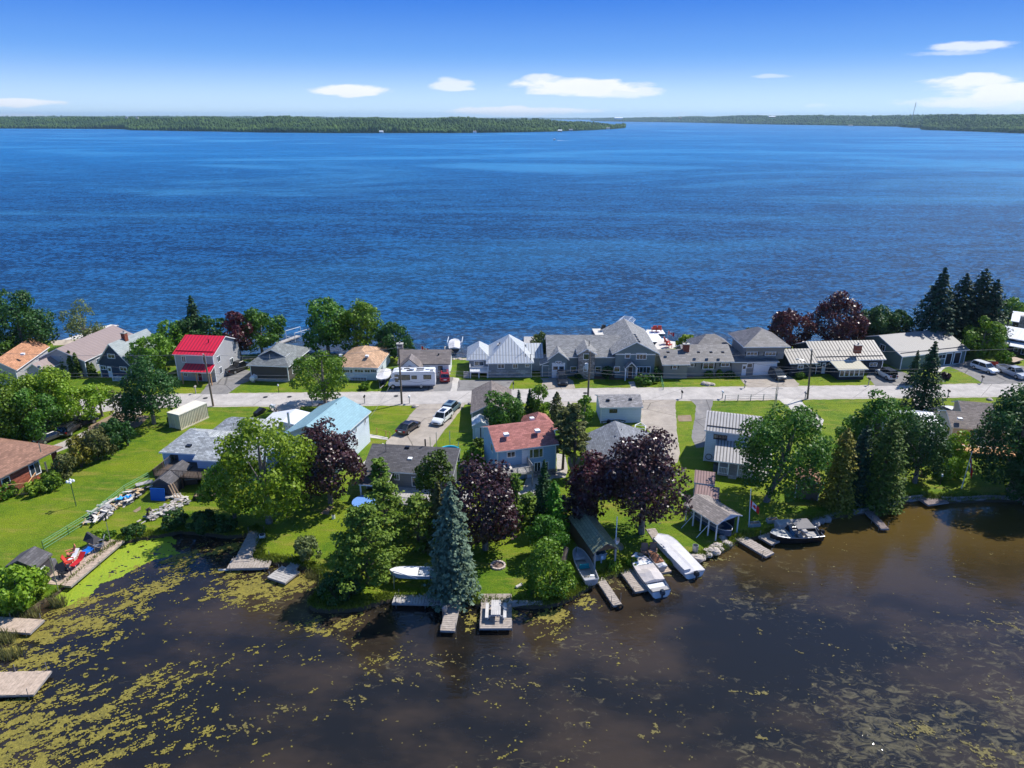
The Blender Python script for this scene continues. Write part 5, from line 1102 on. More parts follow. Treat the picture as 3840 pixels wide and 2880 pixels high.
car('silver pickup truck parked at the right edge beside the white crossover', c_silv, (3748, 1390), (3838, 1426), 'pickup', 5.8, cat='truck', name='pickup_truck')
car('black pickup parked behind the red-roofed house', c_black, (862, 1404), (925, 1378), 'pickup', 5.6, cat='truck', name='pickup_truck')
car('grey sedan nearest the brick bungalow under the roadside trees', c_dg, (158, 1662), (224, 1636), 'sedan', 4.7)
car('black crossover in the middle of the three cars under the left trees', c_black, (248, 1634), (282, 1608), 'suv', 4.6)
car('black sedan farthest from the brick bungalow under the left trees', c_black, (280, 1604), (334, 1586), 'sedan', 4.7)
# motorhome
RVW = pm('rv_white', (.74, .76, .79), .35, .03, spec=.4); RVG = pm('rv_grey', (.30, .31, .33), .4, .05)
t, L = place('motorhome', 'long white motorhome with grey swirl stripes parked along the road', 'motorhome', (1628, 1448), (1466, 1450), z=.03); L = 8.3; hw = 1.2
mb = MB(); prof = [(-L/2, .55), (L/2-1.9, .55), (L/2-1.9, 1.95), (L/2-.75, 2.15), (L/2-.55, 2.5), (L/2-.9, 3.05), (L/2-1.5, 3.2), (-L/2+.15, 3.2), (-L/2, 3.0)]
a = [(x, -hw, z) for x, z in prof]; b = [(x, hw, z) for x, z in prof]; mb.loft([b, a]); mb.obj('body', RVW, t)
mb = MB(); cab = [(L/2-2.2, .5), (L/2-.05, .5), (L/2, 1.0), (L/2-.2, 1.25), (L/2-1.0, 1.4), (L/2-1.6, 2.05), (L/2-2.2, 2.05)]; mb.loft([[(x, hw-.15, z) for x, z in cab], [(x, -hw+.15, z) for x, z in cab]]); mb.obj('cab', RVW, t)
mb = MB(); mb.hexa([(L/2-1.05, -hw+.3, 1.40), (L/2-.98, -hw+.3, 1.43), (L/2-.98, hw-.3, 1.43), (L/2-1.05, hw-.3, 1.40)], [(L/2-1.55, -hw+.35, 2.03), (L/2-1.5, -hw+.35, 2.06), (L/2-1.5, hw-.35, 2.06), (L/2-1.55, hw-.35, 2.03)]); mb.obj('windscreen', CARGL, t)
for s in (-1, 1):
    for x0, x1, z0, z1 in ((L/2-1.75, L/2-1.3, 2.35, 2.65), (L/2-2.15+.25, L/2-1.35, 1.35, 1.9), (.3, 2.2, 1.75, 2.55), (-.9, -.1, 1.9, 2.4), (-3.4, -2.2, 1.85, 2.5)):
        y = s*(hw if x0 < L/2-2 or z0 > 2 else hw-.15)
        m = MB(); m.box(x0-.08, y-.03, z0-.08, x1+.08, y+.03, z1+.08); w_ = m.obj('window', BLACK, t); m = MB(); m.box(x0, y-.04, z0, x1, y+.04, z1); m.obj('pane', pm('tinted_pane', (.20, .18, .12), .1, .4), w_)
    m = MB(); m.tube([(x, s*(hw+.01), 1.35+.18*math.sin(x*1.5)) for x in [-3.2+.25*k for k in range(23)]], .03, 4); m.obj('stripe', RVG, t)
    m = MB(); m.box(-L/2+.1, s*hw-.015, .5, L/2-2.3, s*hw+.015, .75); m.obj('skirt', RVG, t)
for x, y, w_, d_, h_, m_ in ((-1.5, .4, 1.3, .5, .05, BLACK), (-1.5, -.5, 1.3, .5, .05, BLACK), (.3, .5, 1.0, .6, .05, BLACK), (.6, -.5, 1.6, .45, .05, BLACK), (-.1, .1, .8, .7, .3, RVW), (-2.9, 0, .6, .6, .2, RVW), (1.9, -.2, .5, .5, .15, RVG), (-3.6, .6, .5, .8, .12, RVG)):
    m = MB(); m.box(x-w_/2, y-d_/2, 3.2, x+w_/2, y+d_/2, 3.2+h_); m.obj('solar_panel' if h_ == .05 else 'roof_unit', m_, t)
wheels(t, L, 2.4, .4, .40, -.20)
# shipping container
CREAM = pm('cream_steel', (.62, .56, .42), .55, .08, dirt=((.35, .22, .12), .4)); CRV = pm('cream_steel_roof', (.68, .63, .50), .5, .08)
h = House('shipping_container', 'cream corrugated shipping container on the lawn by the road', 'container', (635, 1549), (670, 1557), 2.5, 0)
e0, e1, e2 = P(670, 1558, 2.5), P(775, 1512, 2.5), P(634, 1548, 2.5); d = (e1-e0); Lc = d.length; d.normalize(); yaw = math.atan2(d.y, d.x); t = h.root; t.location = (e0.x, e0.y, 0); t.rotation_euler = (0, 0, yaw)
Wc = 2.5; mb = MB(); n = int(Lc/.3); Y = []
pts = []
for i in range(n): xa = Lc*i/n; xb = Lc*(i+1)/n; q = (xb-xa)/4; pts += [(xa, 0), (xa+q, 0), (xa+2*q, .07), (xa+3*q, .07)]
pts += [(Lc, 0)]
for (x0, y0), (x1, y1) in zip(pts, pts[1:]): mb.poly([(x0, y0, .1), (x1, y1, .1), (x1, y1, 2.45), (x0, y0, 2.45)]); mb.poly([(x1, Wc-y1, .1), (x0, Wc-y0, .1), (x0, Wc-y0, 2.45), (x1, Wc-y1, 2.45)])
mb.poly([(0, Wc, .1), (0, 0, .1), (0, 0, 2.45), (0, Wc, 2.45)]); mb.poly([(Lc, 0, .1), (Lc, Wc, .1), (Lc, Wc, 2.45), (Lc, 0, 2.45)])
mb.obj('wall', CREAM, t); mb = MB(); mb.box(-.03, -.04, 2.45, Lc+.03, Wc+.04, 2.58); mb.obj('roof', pm('cream_roof', (.72, .68, .58), .5, .1, dirt=((.5, .42, .3), .4)), t)
mb = MB(); mb.box(-.02, -.04, 0, Lc+.02, .06, .18); mb.box(-.02, Wc-.06, 0, Lc+.02, Wc+.04, .18); mb.obj('base_rail', CREAM, t)
for s in (0, 1): m = MB(); m.box(-.06, .1+s*1.2, .2, -.02, 1.15+s*1.2, 2.35); dd = m.obj('door', CREAM, t); m = MB(); m.tube([(-.1, .6+s*1.2, .3), (-.1, .6+s*1.2, 2.3)], .03, 5); m.obj('lock_bar', GALV, dd)
# ================================================================ boats
def hullrings(L, W, H, bow=.42, n=12, stern=.86, z=-.12, sheer=.25):
    R_ = []
    for i in range(n+1):
        f = i/n; x = -L/2+L*f; w_ = W/2*(stern+(1-stern)*min(1, f/.35))*(1 if f < 1-bow else math.sqrt(max(0, 1-((f-(1-bow))/bow)**2.1)))
        w_ = max(w_, .03); zt = H+sheer*f*f; k = z+(.5*H)*max(0, (f-.75)/.25)**2
        R_.append([(x, -w_, zt), (x, -w_*.86, z+.35*(zt-z)), (x, -w_*.45, k), (x, w_*.45, k), (x, w_*.86, z+.35*(zt-z)), (x, w_, zt)])
    return R_
def hull(t, L, W, H, mat, inmat=None, **k):
    R_ = hullrings(L, W, H, **k); mb = MB(); mb.loft(R_, closed=False, cap=False); mb.poly(R_[0]); mb.obj('hull', mat, t, weld=True)
    mb = MB(); rim = [r[0] for r in R_]; rim2 = [r[5] for r in R_]; mb.tube([(p[0], p[1], p[2]+.01) for p in rim], .05, 5); mb.tube([(p[0], p[1], p[2]+.01) for p in rim2], .05, 5); mb.tube([rim[0], rim2[0]], .05, 4); mb.obj('gunwale', inmat or mat, t)
    return R_
def inner(t, R_, z, mat, name='floor', x0=0, x1=None):
    R_ = R_[x0:x1]; mb = MB()
    for a, b in zip(R_, R_[1:]): mb.poly([(a[0][0], a[0][1]*.9, z), (b[0][0], b[0][1]*.9, z), (b[5][0], b[5][1]*.9, z), (a[5][0], a[5][1]*.9, z)])
    return mb.obj(name, mat, t)
def deckon(t, R_, mat, i0, i1, crown=.08, name='foredeck'):
    mb = MB()
    for a, b in zip(R_[i0:i1], R_[i0+1:i1+1]):
        for s, e in ((0, 5),):
            m0 = (a[0][0], 0, a[0][2]+crown); m1 = (b[0][0], 0, b[0][2]+crown); mb.poly([a[0], b[0], m1, m0]); mb.poly([m0, m1, b[5], a[5]])
    return mb.obj(name, mat, t, smooth=True)
def cover(t, R_, mat, ridge, i0=0, i1=None, name='boat_cover', seed=1):
    r = random.Random(seed); R2 = R_[i0:i1]; mb = MB(); n = len(R2); rows = []
    for k, a in enumerate(R2):
        f = k/(n-1); zt = a[0][2]; hr = ridge*math.sin(min(1, max(.0, f*1.15+.12))*math.pi)**.6*(1+r.uniform(-.12, .12)) if ridge else .05
        w_ = a[5][1]*1.03; rows.append([(a[0][0], -w_, zt-.16), (a[0][0], -w_, zt+.03), (a[0][0], -w_*.5, zt+hr*(.55+r.uniform(-.1, .1))), (a[0][0], 0, zt+hr), (a[0][0], w_*.5, zt+hr*(.55+r.uniform(-.1, .1))), (a[0][0], w_, zt+.03), (a[0][0], w_, zt-.16)])
    mb.loft(rows, closed=False, cap=False); mb.poly(rows[0]); mb.poly(rows[-1][::-1]); return mb.obj(name, mat, t, weld=True)
def outboard(t, x, col=BLACK, y=0, z=.55, name='outboard_motor'):
    mb = MB(); mb.loft([[(x-.3, y-.16, z), (x-.3, y+.16, z), (x+.12, y+.18, z), (x+.12, y-.18, z)], [(x-.36, y-.2, z+.25), (x-.36, y+.2, z+.25), (x+.16, y+.2, z+.25), (x+.16, y-.2, z+.25)], [(x-.28, y-.15, z+.5), (x-.28, y+.15, z+.5), (x+.1, y+.15, z+.5), (x+.1, y-.15, z+.5)]])
    mb.box(x-.2, y-.06, z-.8, x-.02, y+.06, z); mb.rbox((x-.12, y, z-.82), (.5, .12, .14)); return mb.obj(name, col, t)
def boat(label, a, b, z=WZ, name='boat', group=None, cat='boat'):
    t, L = place(name, label, cat, a, b, group, z); return t, L
CVG = pm('grey_canvas', (.50, .46, .45), .8, .12, 1.5); CVL = pm('light_grey_canvas', (.56, .55, .57), .8, .12, 1.5); CVB = pm('brown_canvas', (.30, .13, .07), .8, .2); GEL = pm('white_gelcoat', (.74, .75, .76), .25, .04, spec=.5); ALU = pm('bare_aluminium', (.50, .50, .52), .4, .12, metal=.4)
DKB = pm('blue_black_hull', (.02, .03, .05), .25, .1, spec=.5); VINYL = pm('grey_vinyl', (.35, .34, .34), .6, .1)
G_B = 'boats moored along the pond docks'
# white bowrider with grey covers
t, L = boat('white bowrider with a tan-grey cover moored beside the short grey dock', (2465, 2222), (2392, 2120), WZ, 'motorboat', G_B)
R_ = hull(t, 6.6, 2.4, .85, GEL, DKB, bow=.45); inner(t, R_, .62, GEL, 'cockpit_sole', 0, 4); cover(t, R_, CVG, .42, 3, 9, seed=4); deckon(t, R_, GEL, 8, 12, .06); cover(t, R_, CVG, .10, 9, 12, 'bow_cover', 3); outboard(t, -3.4, DKB); m = MB(); m.box(-3.2, -.9, .5, -2.6, .9, .8); m.obj('seat', VINYL, t)
# long covered boat
t, L = boat('long open boat shrouded in pale grey canvas beside the rocky bank', (2585, 2148), (2485, 2046), WZ, 'covered_boat', G_B)
R_ = hull(t, 7.4, 2.5, .75, GEL, CVL, bow=.3, stern=.95); cover(t, R_, CVL, .30, 0, None, seed=8); mb = MB(); mb.box(-3.5, .45, .8, 3.0, 1.2, 1.15); mb.obj('cover_ridge', CVL, t); outboard(t, -3.9, BLACK, 0, .5)
# rowboat on rails
t, L = boat('open grey aluminium rowboat with teal seat on rails by the boathouse', (2212, 2180), (2166, 2088), .1, 'rowboat', G_B)
R_ = hull(t, 5.6, 1.75, .62, ALU, ALU, bow=.5); inner(t, R_, .1, pm('boat_floor', (.32, .30, .27), .8, .2), 'floor', 0, 11)
TEAL = pm('teal_vinyl', (.01, .25, .27), .6, .1)
for x, c_, w_ in ((1.4, ALU, 1.2), (-.2, TEAL, 1.1), (-2.3, ALU, 1.4)): m = MB(); m.box(x-.2, -w_/2, .28, x+.22, w_/2, .38); m.obj('thwart' if c_ is ALU else 'seat', c_, t)
m = MB(); m.box(-.25, -.5, .38, -.15, .5, .75); m.obj('seat_back', TEAL, t)
o = thing('cooler', 'small bright blue cooler box at the stern of the rowboat', 'cooler', (0, 0, 0)); p = t.matrix_basis @ Vector((-1.9, -.35, .12)); o.location = p; m = MB(); m.box(-.2, -.15, 0, .2, .15, .28); m.obj('box', pm('bright_blue', (.03, .32, .75), .5, .05), o); m = MB(); m.box(-.21, -.16, .28, .21, .16, .34); m.obj('lid', WHITE, o)
# black fishing boat
t, L = boat('black and grey fishing boat with a grey canopy at the right-hand dock', (3045, 2022), (2912, 2030), WZ, 'fishing_boat', G_B)
R_ = hull(t, 6.0, 2.3, .95, pm('black_hull', (.012, .012, .014), .3, .1, spec=.5), ALU, bow=.45); inner(t, R_, .5, VINYL, 'floor', 0, 8); deckon(t, R_, pm('grey_deck', (.36, .36, .35), .6, .1), 7, 12, .05)
m = MB(); m.loft([[(.9, -1.0, 1.0), (.9, 1.0, 1.0)], [(.55, -.9, 1.55), (.55, .9, 1.55)]], closed=False, cap=False); m.obj('windscreen', CARGL, t)
m = MB(); m.hexa([(-1.7, -1.05, 2.15), (.4, -1.05, 2.15), (.4, 1.05, 2.15), (-1.7, 1.05, 2.15)], [(-1.7, -1.0, 2.2), (.4, -1.0, 2.2), (.4, 1.0, 2.2), (-1.7, 1.0, 2.2)]); m.obj('canopy', pm('grey_canopy', (.20, .19, .19), .8, .1), t)
m = MB()
for s in (-1, 1): m.tube([(-2.4, s*1.05, 1.0), (-1.65, s*1.02, 2.15)], .03, 4); m.tube([(-.4, s*1.05, 1.0), (.35, s*1.02, 2.15)], .03, 4); m.tube([(-2.0, s*1.05, 1.0), (.35, s*1.02, 2.15)], .025, 4)
m.obj('canopy_frame', GALV, t); outboard(t, -3.1, BLACK, 0, .7)
for x, y in ((-.2, -.5), (-.2, .5), (-1.3, -.5), (-1.3, .5)): m = MB(); m.box(x-.3, y-.3, .5, x+.2, y+.3, .95); m.obj('seat', VINYL, t)
# small boat on lift frame
t, L = boat('white and blue-grey rowing boat raised on a metal lift beside the blue spruce', (1640, 2160), (1500, 2160), .9, 'rowboat', G_B)
R_ = hull(t, 5.8, 1.6, .5, pm('pale_blue_hull', (.30, .42, .52), .4, .1), GEL, bow=.5); deckon(t, R_, GEL, 6, 12, .08); inner(t, R_, .3, GEL, 'floor', 0, 7)
lf = thing('boat_lift', 'grey metal boat lift frame standing on the bank by the spruce', 'boat lift', t.location.copy(), t.rotation_euler.z); lf.location.z = 0
m = MB()
for x in (-2.4, 2.4):
    for y in (-1, 1): m.tube([(x, y, 0), (x, y, 1.4)], .05, 5)
    m.tube([(x, -1, .78), (x, 1, .78)], .05, 5)
m.tube([(2.4, 1, 1.4), (2.4, 1, 2.2)], .05, 5); m.tube([(2.4, 1, 2.2), (0, 1, 1.3)], .04, 5); m.tube([(1.4, -1, .7), (-2.4, -1, .0)], .04, 5); m.obj('frame', GALV, lf)
# boat inside boathouse and under shelter
def inlocal(h, name, label, x, y, z, rz): 
    p = h.o+h.ux*x+h.uy*y; return thing(name, label, 'boat', (p.x, p.y, z), h.rz+rz, G_B)
BH.rz = math.atan2(BH.ux.y, BH.ux.x)
t = inlocal(BH, 'motorboat', 'boat with a white outboard under a green tarp inside the open boathouse', BH.W/2, 4.2, -.1, R(90)); R_ = hull(t, 5.6, 1.9, .8, GEL, bow=.4); cover(t, R_, pm('green_tarp', (.02, .07, .08), .6, .2), .4, 0, 11, seed=2); outboard(t, -3.1, WHITE, 0, .55)
t = inlocal(SH, 'fishing_boat', 'grey and blue fishing boat stored under the open shelter', SH.W/2+.3, 1.7, .15, 0); R_ = hull(t, 5.6, 2.0, .75, pm('dark_boat', (.05, .09, .16), .4, .1), ALU, bow=.4); inner(t, R_, .3, VINYL, 'floor', 0, 9); outboard(t, -3.0, BLACK, 0, .5)
# boat on trailer
t, L = boat('white-covered motorboat on a trailer beside the tan-roofed bungalow', (1448, 1408), (1432, 1440), .5, 'motorboat')
R_ = hull(t, 6.0, 2.3, .9, DKB, GEL, bow=.4); cover(t, R_, CVL, .45, 0, None, seed=6); 
tr = thing('boat_trailer', 'galvanised boat trailer under the covered motorboat', 'trailer', (t.location.x, t.location.y, 0), t.rotation_euler.z)
m = MB(); m.tube([(-2.6, -.8, .45), (1.5, -.6, .45), (4.2, 0, .4)], .05, 4); m.tube([(-2.6, .8, .45), (1.5, .6, .45), (4.2, 0, .4)], .05, 4); m.obj('frame', GALV, tr)
for s in (-1, 1): m = MB(); m.loft([[(-.8+.32*math.cos(k*.628), s*1.15+d_, .34+.32*math.sin(k*.628)) for k in range(10)] for d_ in (-.1, .1)]); m.obj('wheel', RUBBER, tr)
# white dinghy by the far right roof
t, L = boat('small white bowrider on a trailer above the white-seamed roof', (3500, 1556), (3550, 1548), .7, 'motorboat'); R_ = hull(t, 5.2, 2.1, .7, GEL, GEL, bow=.5); inner(t, R_, .4, VINYL, 'floor', 0, 10); deckon(t, R_, GEL, 9, 12, .04)
m = MB(); m.tube([(-2, 0, -.3), (3, 0, -.3)], .06, 4); m.box(-.9, -1.0, -.68, -.3, -.8, -.1); m.box(-.9, .8, -.68, -.3, 1.0, -.1); m.obj('trailer', GALV, t)
# far speedboat with wake
t, L = boat('tiny white speedboat running across the distant open lake', (2092, 527), (2066, 525), WZ, 'speedboat', None); R_ = hull(t, 13, 4, 1.8, GEL, GEL, bow=.5); deckon(t, R_, GEL, 5, 12, .2); m = MB(); m.box(-3, -1.4, 1.8, 2, 1.4, 3.2); m.obj('cabin', WHITE, t)
FOAM = pm('foam', (.8, .84, .86), .7, .05)
mb = MB(); p0 = P(2090, 527, WZ+.03); 
for x0, x1, dy, wd in ((2090, 2118, 1, 6), (2122, 2135, 1, 3), (2140, 2150, 1, 2)):
    a, b = P(x0, 526+dy, WZ+.04), P(x1, 527+dy, WZ+.04); mb.poly([(a.x, a.y-wd, WZ+.05), (b.x, b.y-wd*.5, WZ+.05), (b.x, b.y+wd*.5, WZ+.05), (a.x, a.y+wd, WZ+.05)])
o = mb.obj('foam_wake', FOAM); props(o, 'white foam wake trailing behind the tiny speedboat', 'wake', None, 'stuff')
# jet ski on its float
t, L = place('personal_watercraft', 'small watercraft under a brown and cream cover on a floating pad', 'watercraft', (2478, 2132), (2442, 2092), None, WZ+.35); R_ = hull(t, 2.9, 1.15, .5, ALU, bow=.5, z=0.); cover(t, R_, CVB, .5, 3, None, seed=3); cover(t, R_, CVL, .3, 0, 4, 'seat_cover', 5)
# ================================================================ docks
def dock(label, a, b, wd, z=-.05, mat=WOODG, pl=.28, posts=3, float_=False, group='wooden docks along the pond', seed=0, name='dock', tall=.5, extra=None):
    t, L = place(name, label, 'dock', a, b, group, z); L2 = L/2; mb = MB(); n = max(3, int(L/pl)); r = random.Random(seed+n)
    for i in range(n):
        x = -L2+L*i/n; e = r.uniform(-.03, .03); mb.box(x+.015, -wd/2+e, -.04, x+L/n-.015, wd/2+e, r.uniform(-.006, .006))
    mb.obj('deck_boards', mat, t); mb = MB()
    for s in (-1, 1): mb.box(-L2, s*(wd/2-.02)-.04, -.22, L2, s*(wd/2-.02)+.04, -.045)
    mb.box(-L2, -wd/2, -.22, -L2+.06, wd/2, -.045); mb.box(L2-.06, -wd/2, -.22, L2, wd/2, -.045); mb.obj('frame', pm('dock_frame', (.30, .28, .27), .8, .2), t)
    if posts:
        for i in range(posts):
            x = -L2+.4+(L-.8)*i/max(1, posts-1)
            for s in (-1, 1):
                if r.random() < .75: m = MB(); m.tube([(x, s*(wd/2+.05), -1.8), (x, s*(wd/2+.05), tall*r.uniform(.5, 1.6))], .03, 5); m.obj('post', GREYM, t)
    if float_: m = MB(); m.box(-L2+.3, -wd/2+.2, -.55, L2-.3, wd/2-.2, -.2); m.obj('float', BLACK, t)
    return t
WD2 = pm('silvery_wood', (.36, .31, .27), .85, .25, 2.2, dirt=((.26, .20, .15), .5)); WD3 = pm('tan_grey_wood', (.46, .36, .28), .85, .25, 2.2, dirt=((.30, .22, .16), .5)); WDK = pm('dark_brown_wood', (.20, .16, .15), .85, .25, 2.2)  # the last one is a darker brown wood for some docks
ex = lambda t, w_, l: None
dock('tan-grey plank dock with a rounded white end at the left edge', (-120, 2331), (140, 2348), 1.9, -.05, WD3, name='dock')
dock('broad floating dock with four steel posts at the lower left', (-120, 2566), (160, 2558), 2.7, -.05, WD3, posts=3, float_=True, tall=.8)
dock('long grey plank walkway running down to the T-shaped dock', (965, 1985), (905, 2106), 1.7, .0, WD2)
dock('weathered cross dock with a log floating along its front', (860, 2112), (1015, 2108), 1.9, -.05, WD2)
dock('narrow grey dock with truss sides, upper part near the bush', (1125, 2095), (1072, 2150), 1.2, -.1, WOODG, posts=2)
dock('wider outer section of the grey truss dock', (1090, 2132), (1035, 2175), 2.4, -.08, WOODG, posts=2)
dock('long shaded dock lying along the bank under the spruce', (1475, 2243), (1722, 2248), 1.6, .0, WOODG)
dock('narrow plank dock reaching out from the shaded bank dock', (1700, 2262), (1678, 2365), 1.35, .0, WD2)
t = dock('square sturdy dock carrying the weathered picnic table', (1862, 2226), (1859, 2356), 3.0, .05, WD2, pl=.24)
dock('thin grey dock with a tyre on its end beside the rowboat', (2248, 2166), (2316, 2268), .9, -.05, WD2, tall=1.2)
dock('short wide plank dock between the two moored boats', (2335, 2118), (2408, 2215), 1.5, -.05, WD2)
dock('small floating pad under the covered watercraft', (2436, 2090), (2482, 2148), 2.3, WZ+.3, WD3, posts=0, float_=True)
dock('grey dock with ladder rails left of the fishing boat', (2748, 1998), (2888, 2080), 1.4, .0, WD2, posts=2)
dock('pale plank platform beside the black fishing boat', (2868, 2026), (3005, 1968), 1.9, .0, WD2, posts=2)
dock('dark narrow dock reaching out from the shaded right bank', (3255, 1915), (3320, 1982), .95, -.05, WDK)
dock('square brown swim platform on the right bank', (3480, 1862), (3520, 1888), 3.0, .0, WDK, posts=0)
dock('brown platform under the big tree at the right edge', (3800, 1850), (3900, 1852), 3.0, .25, WDK, posts=2)
dock('old white boards ramp above the covered long boat', (2440, 1982), (2482, 2046), 1.1, .08, WD2, posts=0)
# waterside deck on the left
t = dock('long weathered deck by the duckweed with red chairs and shed', (205, 2192), (412, 2022), 3.6, .05, WD3, pl=.25, posts=3, tall=.3, name='deck'); 
del t['group']; t['category'] = 'deck'
LG = 'docks on the far lake shore'
def ldock(label, a, b, wd, z=-.05, mat=None): return dock(label, a, b, wd, z, mat or pm('pale_dock', (.62, .58, .52), .8, .1), .6, 2, False, LG)
ldock('long white dock slanting out at the far left lakeshore', (225, 1284), (430, 1218), 2.4)
ldock('dock of grey planks behind the charcoal bungalow', (1040, 1288), (1120, 1258), 1.2, mat=WOODG)
ldock('narrow grey dock beyond the white cottage', (1683, 1326), (1681, 1298), 1.6, mat=WOODG)
ldock('pale grey dock beside the lakeside cedar', (1994, 1338), (1990, 1262), 3.0, mat=WOODG)
ldock('broad cream dock with two dark chairs behind the big house', (2302, 1298), (2262, 1232), 5.2)
ldock('white bent dock, the arm running out to the lake', (2462, 1282), (2432, 1240), 3.2, mat=pm('white_dock', (.78, .78, .79), .7, .04))
ldock('white bent dock, the outer arm with red chairs', (2428, 1244), (2490, 1244), 3.2, -.03, pm('white_dock', (.7, .7, .7)))
ldock('white bent dock, the inner short arm', (2460, 1276), (2506, 1274), 2.2, -.03, pm('white_dock', (.7, .7, .7)))
ldock('cream shore platform with loungers beside the white dock', (2478, 1318), (2508, 1278), 4.2, .0)
ldock('dark boathouse ramp by the right edge lakeshore', (3740, 1200), (3700, 1160), 2.2, mat=WDK)
# boat lifts
def lift(label, a, b, canopy=False, g='boat lifts off the lake shore'):
    t, L = place('boat_lift', label, 'boat lift', a, b, g, WZ); m = MB()
    for x in (-2, 2):
        for y in (-1.5, 1.5): m.tube([(x, y, -1), (x, y, 2.0 if not canopy else 2.8)], .07, 5)
        m.tube([(x, -1.5, .8), (x, 1.5, .8)], .06, 5)
    for y in (-1.5, 1.5): m.tube([(-2, y, 2.0), (2, y, 2.0)], .07, 5)
    m.obj('frame', pm('white_lift', (.66, .68, .70), .5, .05), t)
    if canopy:
        m = MB(); 
        for k in range(7): x = -2.6+5.2*k/6; m.tube([(x, -1.7, 2.6), (x, -.9, 3.2), (x, .9, 3.2), (x, 1.7, 2.6)], .06, 4)
        for y, z in ((-1.7, 2.6), (-.9, 3.2), (.9, 3.2), (1.7, 2.6)): m.tube([(-2.6, y, z), (2.6, y, z)], .05, 4)
        m.obj('canopy_frame', WHITE, t)
    return t
lift('empty white boat lift off the dock behind the charcoal bungalow', (1105, 1274), (1132, 1266)); lift('white lift with bare canopy hoops holding a covered boat', (2322, 1268), (2360, 1230), True); lift('dark boat lift holding the grey-covered boat off the white cottage', (1705, 1320), (1710, 1295))
t, L = boat('grey-covered boat hanging in the lift off the white cottage', (1704, 1318), (1706, 1290), .1, 'motorboat'); R_ = hull(t, 6, 2.4, .8, DKB, GEL); cover(t, R_, CVL, .5)
t, L = boat('cream-covered boat sitting in the hooped lift behind the big house', (2325, 1262), (2352, 1236), .2, 'motorboat'); R_ = hull(t, 6.4, 2.4, .8, GEL, GEL); cover(t, R_, CVG, .4)
# ================================================================ chairs, tables, small things
def chair(label, px, py, rz, mat, z=.0, group='lounge chairs on the docks and lawns', sc_=1., sq=False):
    p = P(px, py, z); t = thing('garden_chair', label, 'chair', (p.x, p.y, z), rz, group)
    m = MB(); m.rbox((0, 0, .36), (.6, .6, .05), 0, 0, 0, .12); m.obj('seat', mat, t); m = MB(); m.rbox((.34, 0, .7), (.06, .58, .75), 0, 0, 0, .35); m.obj('backrest', mat, t)
    for s in (-1, 1):
        m = MB(); m.box(-.35, s*.34-.06, .55, .35, s*.34+.06, .59); m.obj('armrest', mat, t)
        for x in (-.28, .25): m = MB(); m.box(x-.03, s*.33-.03, 0, x+.03, s*.33+.03, .56); m.obj('leg', mat, t)
    t.scale = (sc_,)*3; return t
REDC = pm('red_chair', (.50, .05, .03), .6, .1); BRC = pm('brown_wood_chair', (.22, .14, .10), .8, .15)
for k, (px, lab) in enumerate(((2262, 'dark deck chair at the left corner of the broad cream dock'), (2286, 'dark deck chair at the right corner of the broad cream dock'))): chair(lab, px, 1240, R(-90), BLACK, -.05, sc_=1.5)
chair('red chair, the left of the pair on the white dock', 2453, 1243, R(-90), REDC, 0, sc_=1.5); chair('red chair, the right of the pair on the white dock', 2470, 1243, R(-90), REDC, 0, sc_=1.5)
chair('reddish wooden lounger nearest the lake on the shore platform', 2500, 1290, R(190), REDC, .02, sc_=1.5); chair('reddish wooden lounger nearest the house on the shore platform', 2508, 1302, R(190), REDC, .02, sc_=1.5)
chair('brown wooden lawn chair left of its twin by the short dock', 2418, 2085, R(90), BRC, sc_=1.25); chair('brown wooden lawn chair right of its twin by the short dock', 2446, 2083, R(75), BRC, sc_=1.25)
chair('red camping chair in front of the dark shed', 262, 2120, R(200), REDC, .08, sc_=1.2); chair('salmon chair frame at the back edge of the left deck', 268, 2088, R(40), pm('salmon', (.6, .2, .12), .6, .1), .08, sc_=1.2)
chair('black folding chair at the front of the left deck', 245, 2160, R(150), BLACK, .08, sc_=1.3); chair('grey slatted deck chair by the dark canopy', 375, 2058, R(20), GREYM, .08, sc_=1.4)
chair('white resin chair at the end of the tan deck', 3677, 1662, R(100), WHITE, .75, sc_=1.1)
PBL = pm('pale_blue_resin', (.25, .38, .60), .6, .08)
chair('pale blue chair by the octagonal window, left one', 3637, 1652, R(100), PBL, .75, sc_=1.2); chair('pale blue chair by the octagonal window, right one', 3657, 1655, R(100), PBL, .75, sc_=1.2)
# red furniture on deck
def lounger(label, a, b, mat, frame, z=.1, w_=.65, tilt=.5, name='sun_lounger'):
    t, L = place(name, label, 'sun lounger', a, b, None, z); m = MB(); m.box(-L/2, -w_/2, .35, L*.15, w_/2, .41); m.obj('seat', mat, t); m = MB(); m.hexa([(L*.15, -w_/2, .35), (L/2, -w_/2, .35+tilt), (L/2, w_/2, .35+tilt), (L*.15, w_/2, .35)], [(L*.15, -w_/2, .41), (L/2, -w_/2, .41+tilt), (L/2, w_/2, .41+tilt), (L*.15, w_/2, .41)]); m.obj('backrest', mat, t)
    for x in (-L*.42, L*.3):
        for s in (-1, 1): m = MB(); m.tube([(x, s*w_/2, 0), (x, s*w_/2, .38)], .03, 5); m.obj('leg', frame, t)
lounger('bright red padded lounger on the left waterside deck', (272, 2135), (318, 2095), pm('bright_red', (.5, .015, .02), .6, .08), WHITE, w_=.6); lounger('long white lounger frame beside the red lounger', (248, 2128), (296, 2082), WHITE, WHITE, w_=.5)
lounger('bright blue lounger pad at the middle of the left deck', (312, 2086), (345, 2068), pm('royal_blue', (.01, .16, .62), .6, .06), GREYM, w_=.9, tilt=.15)
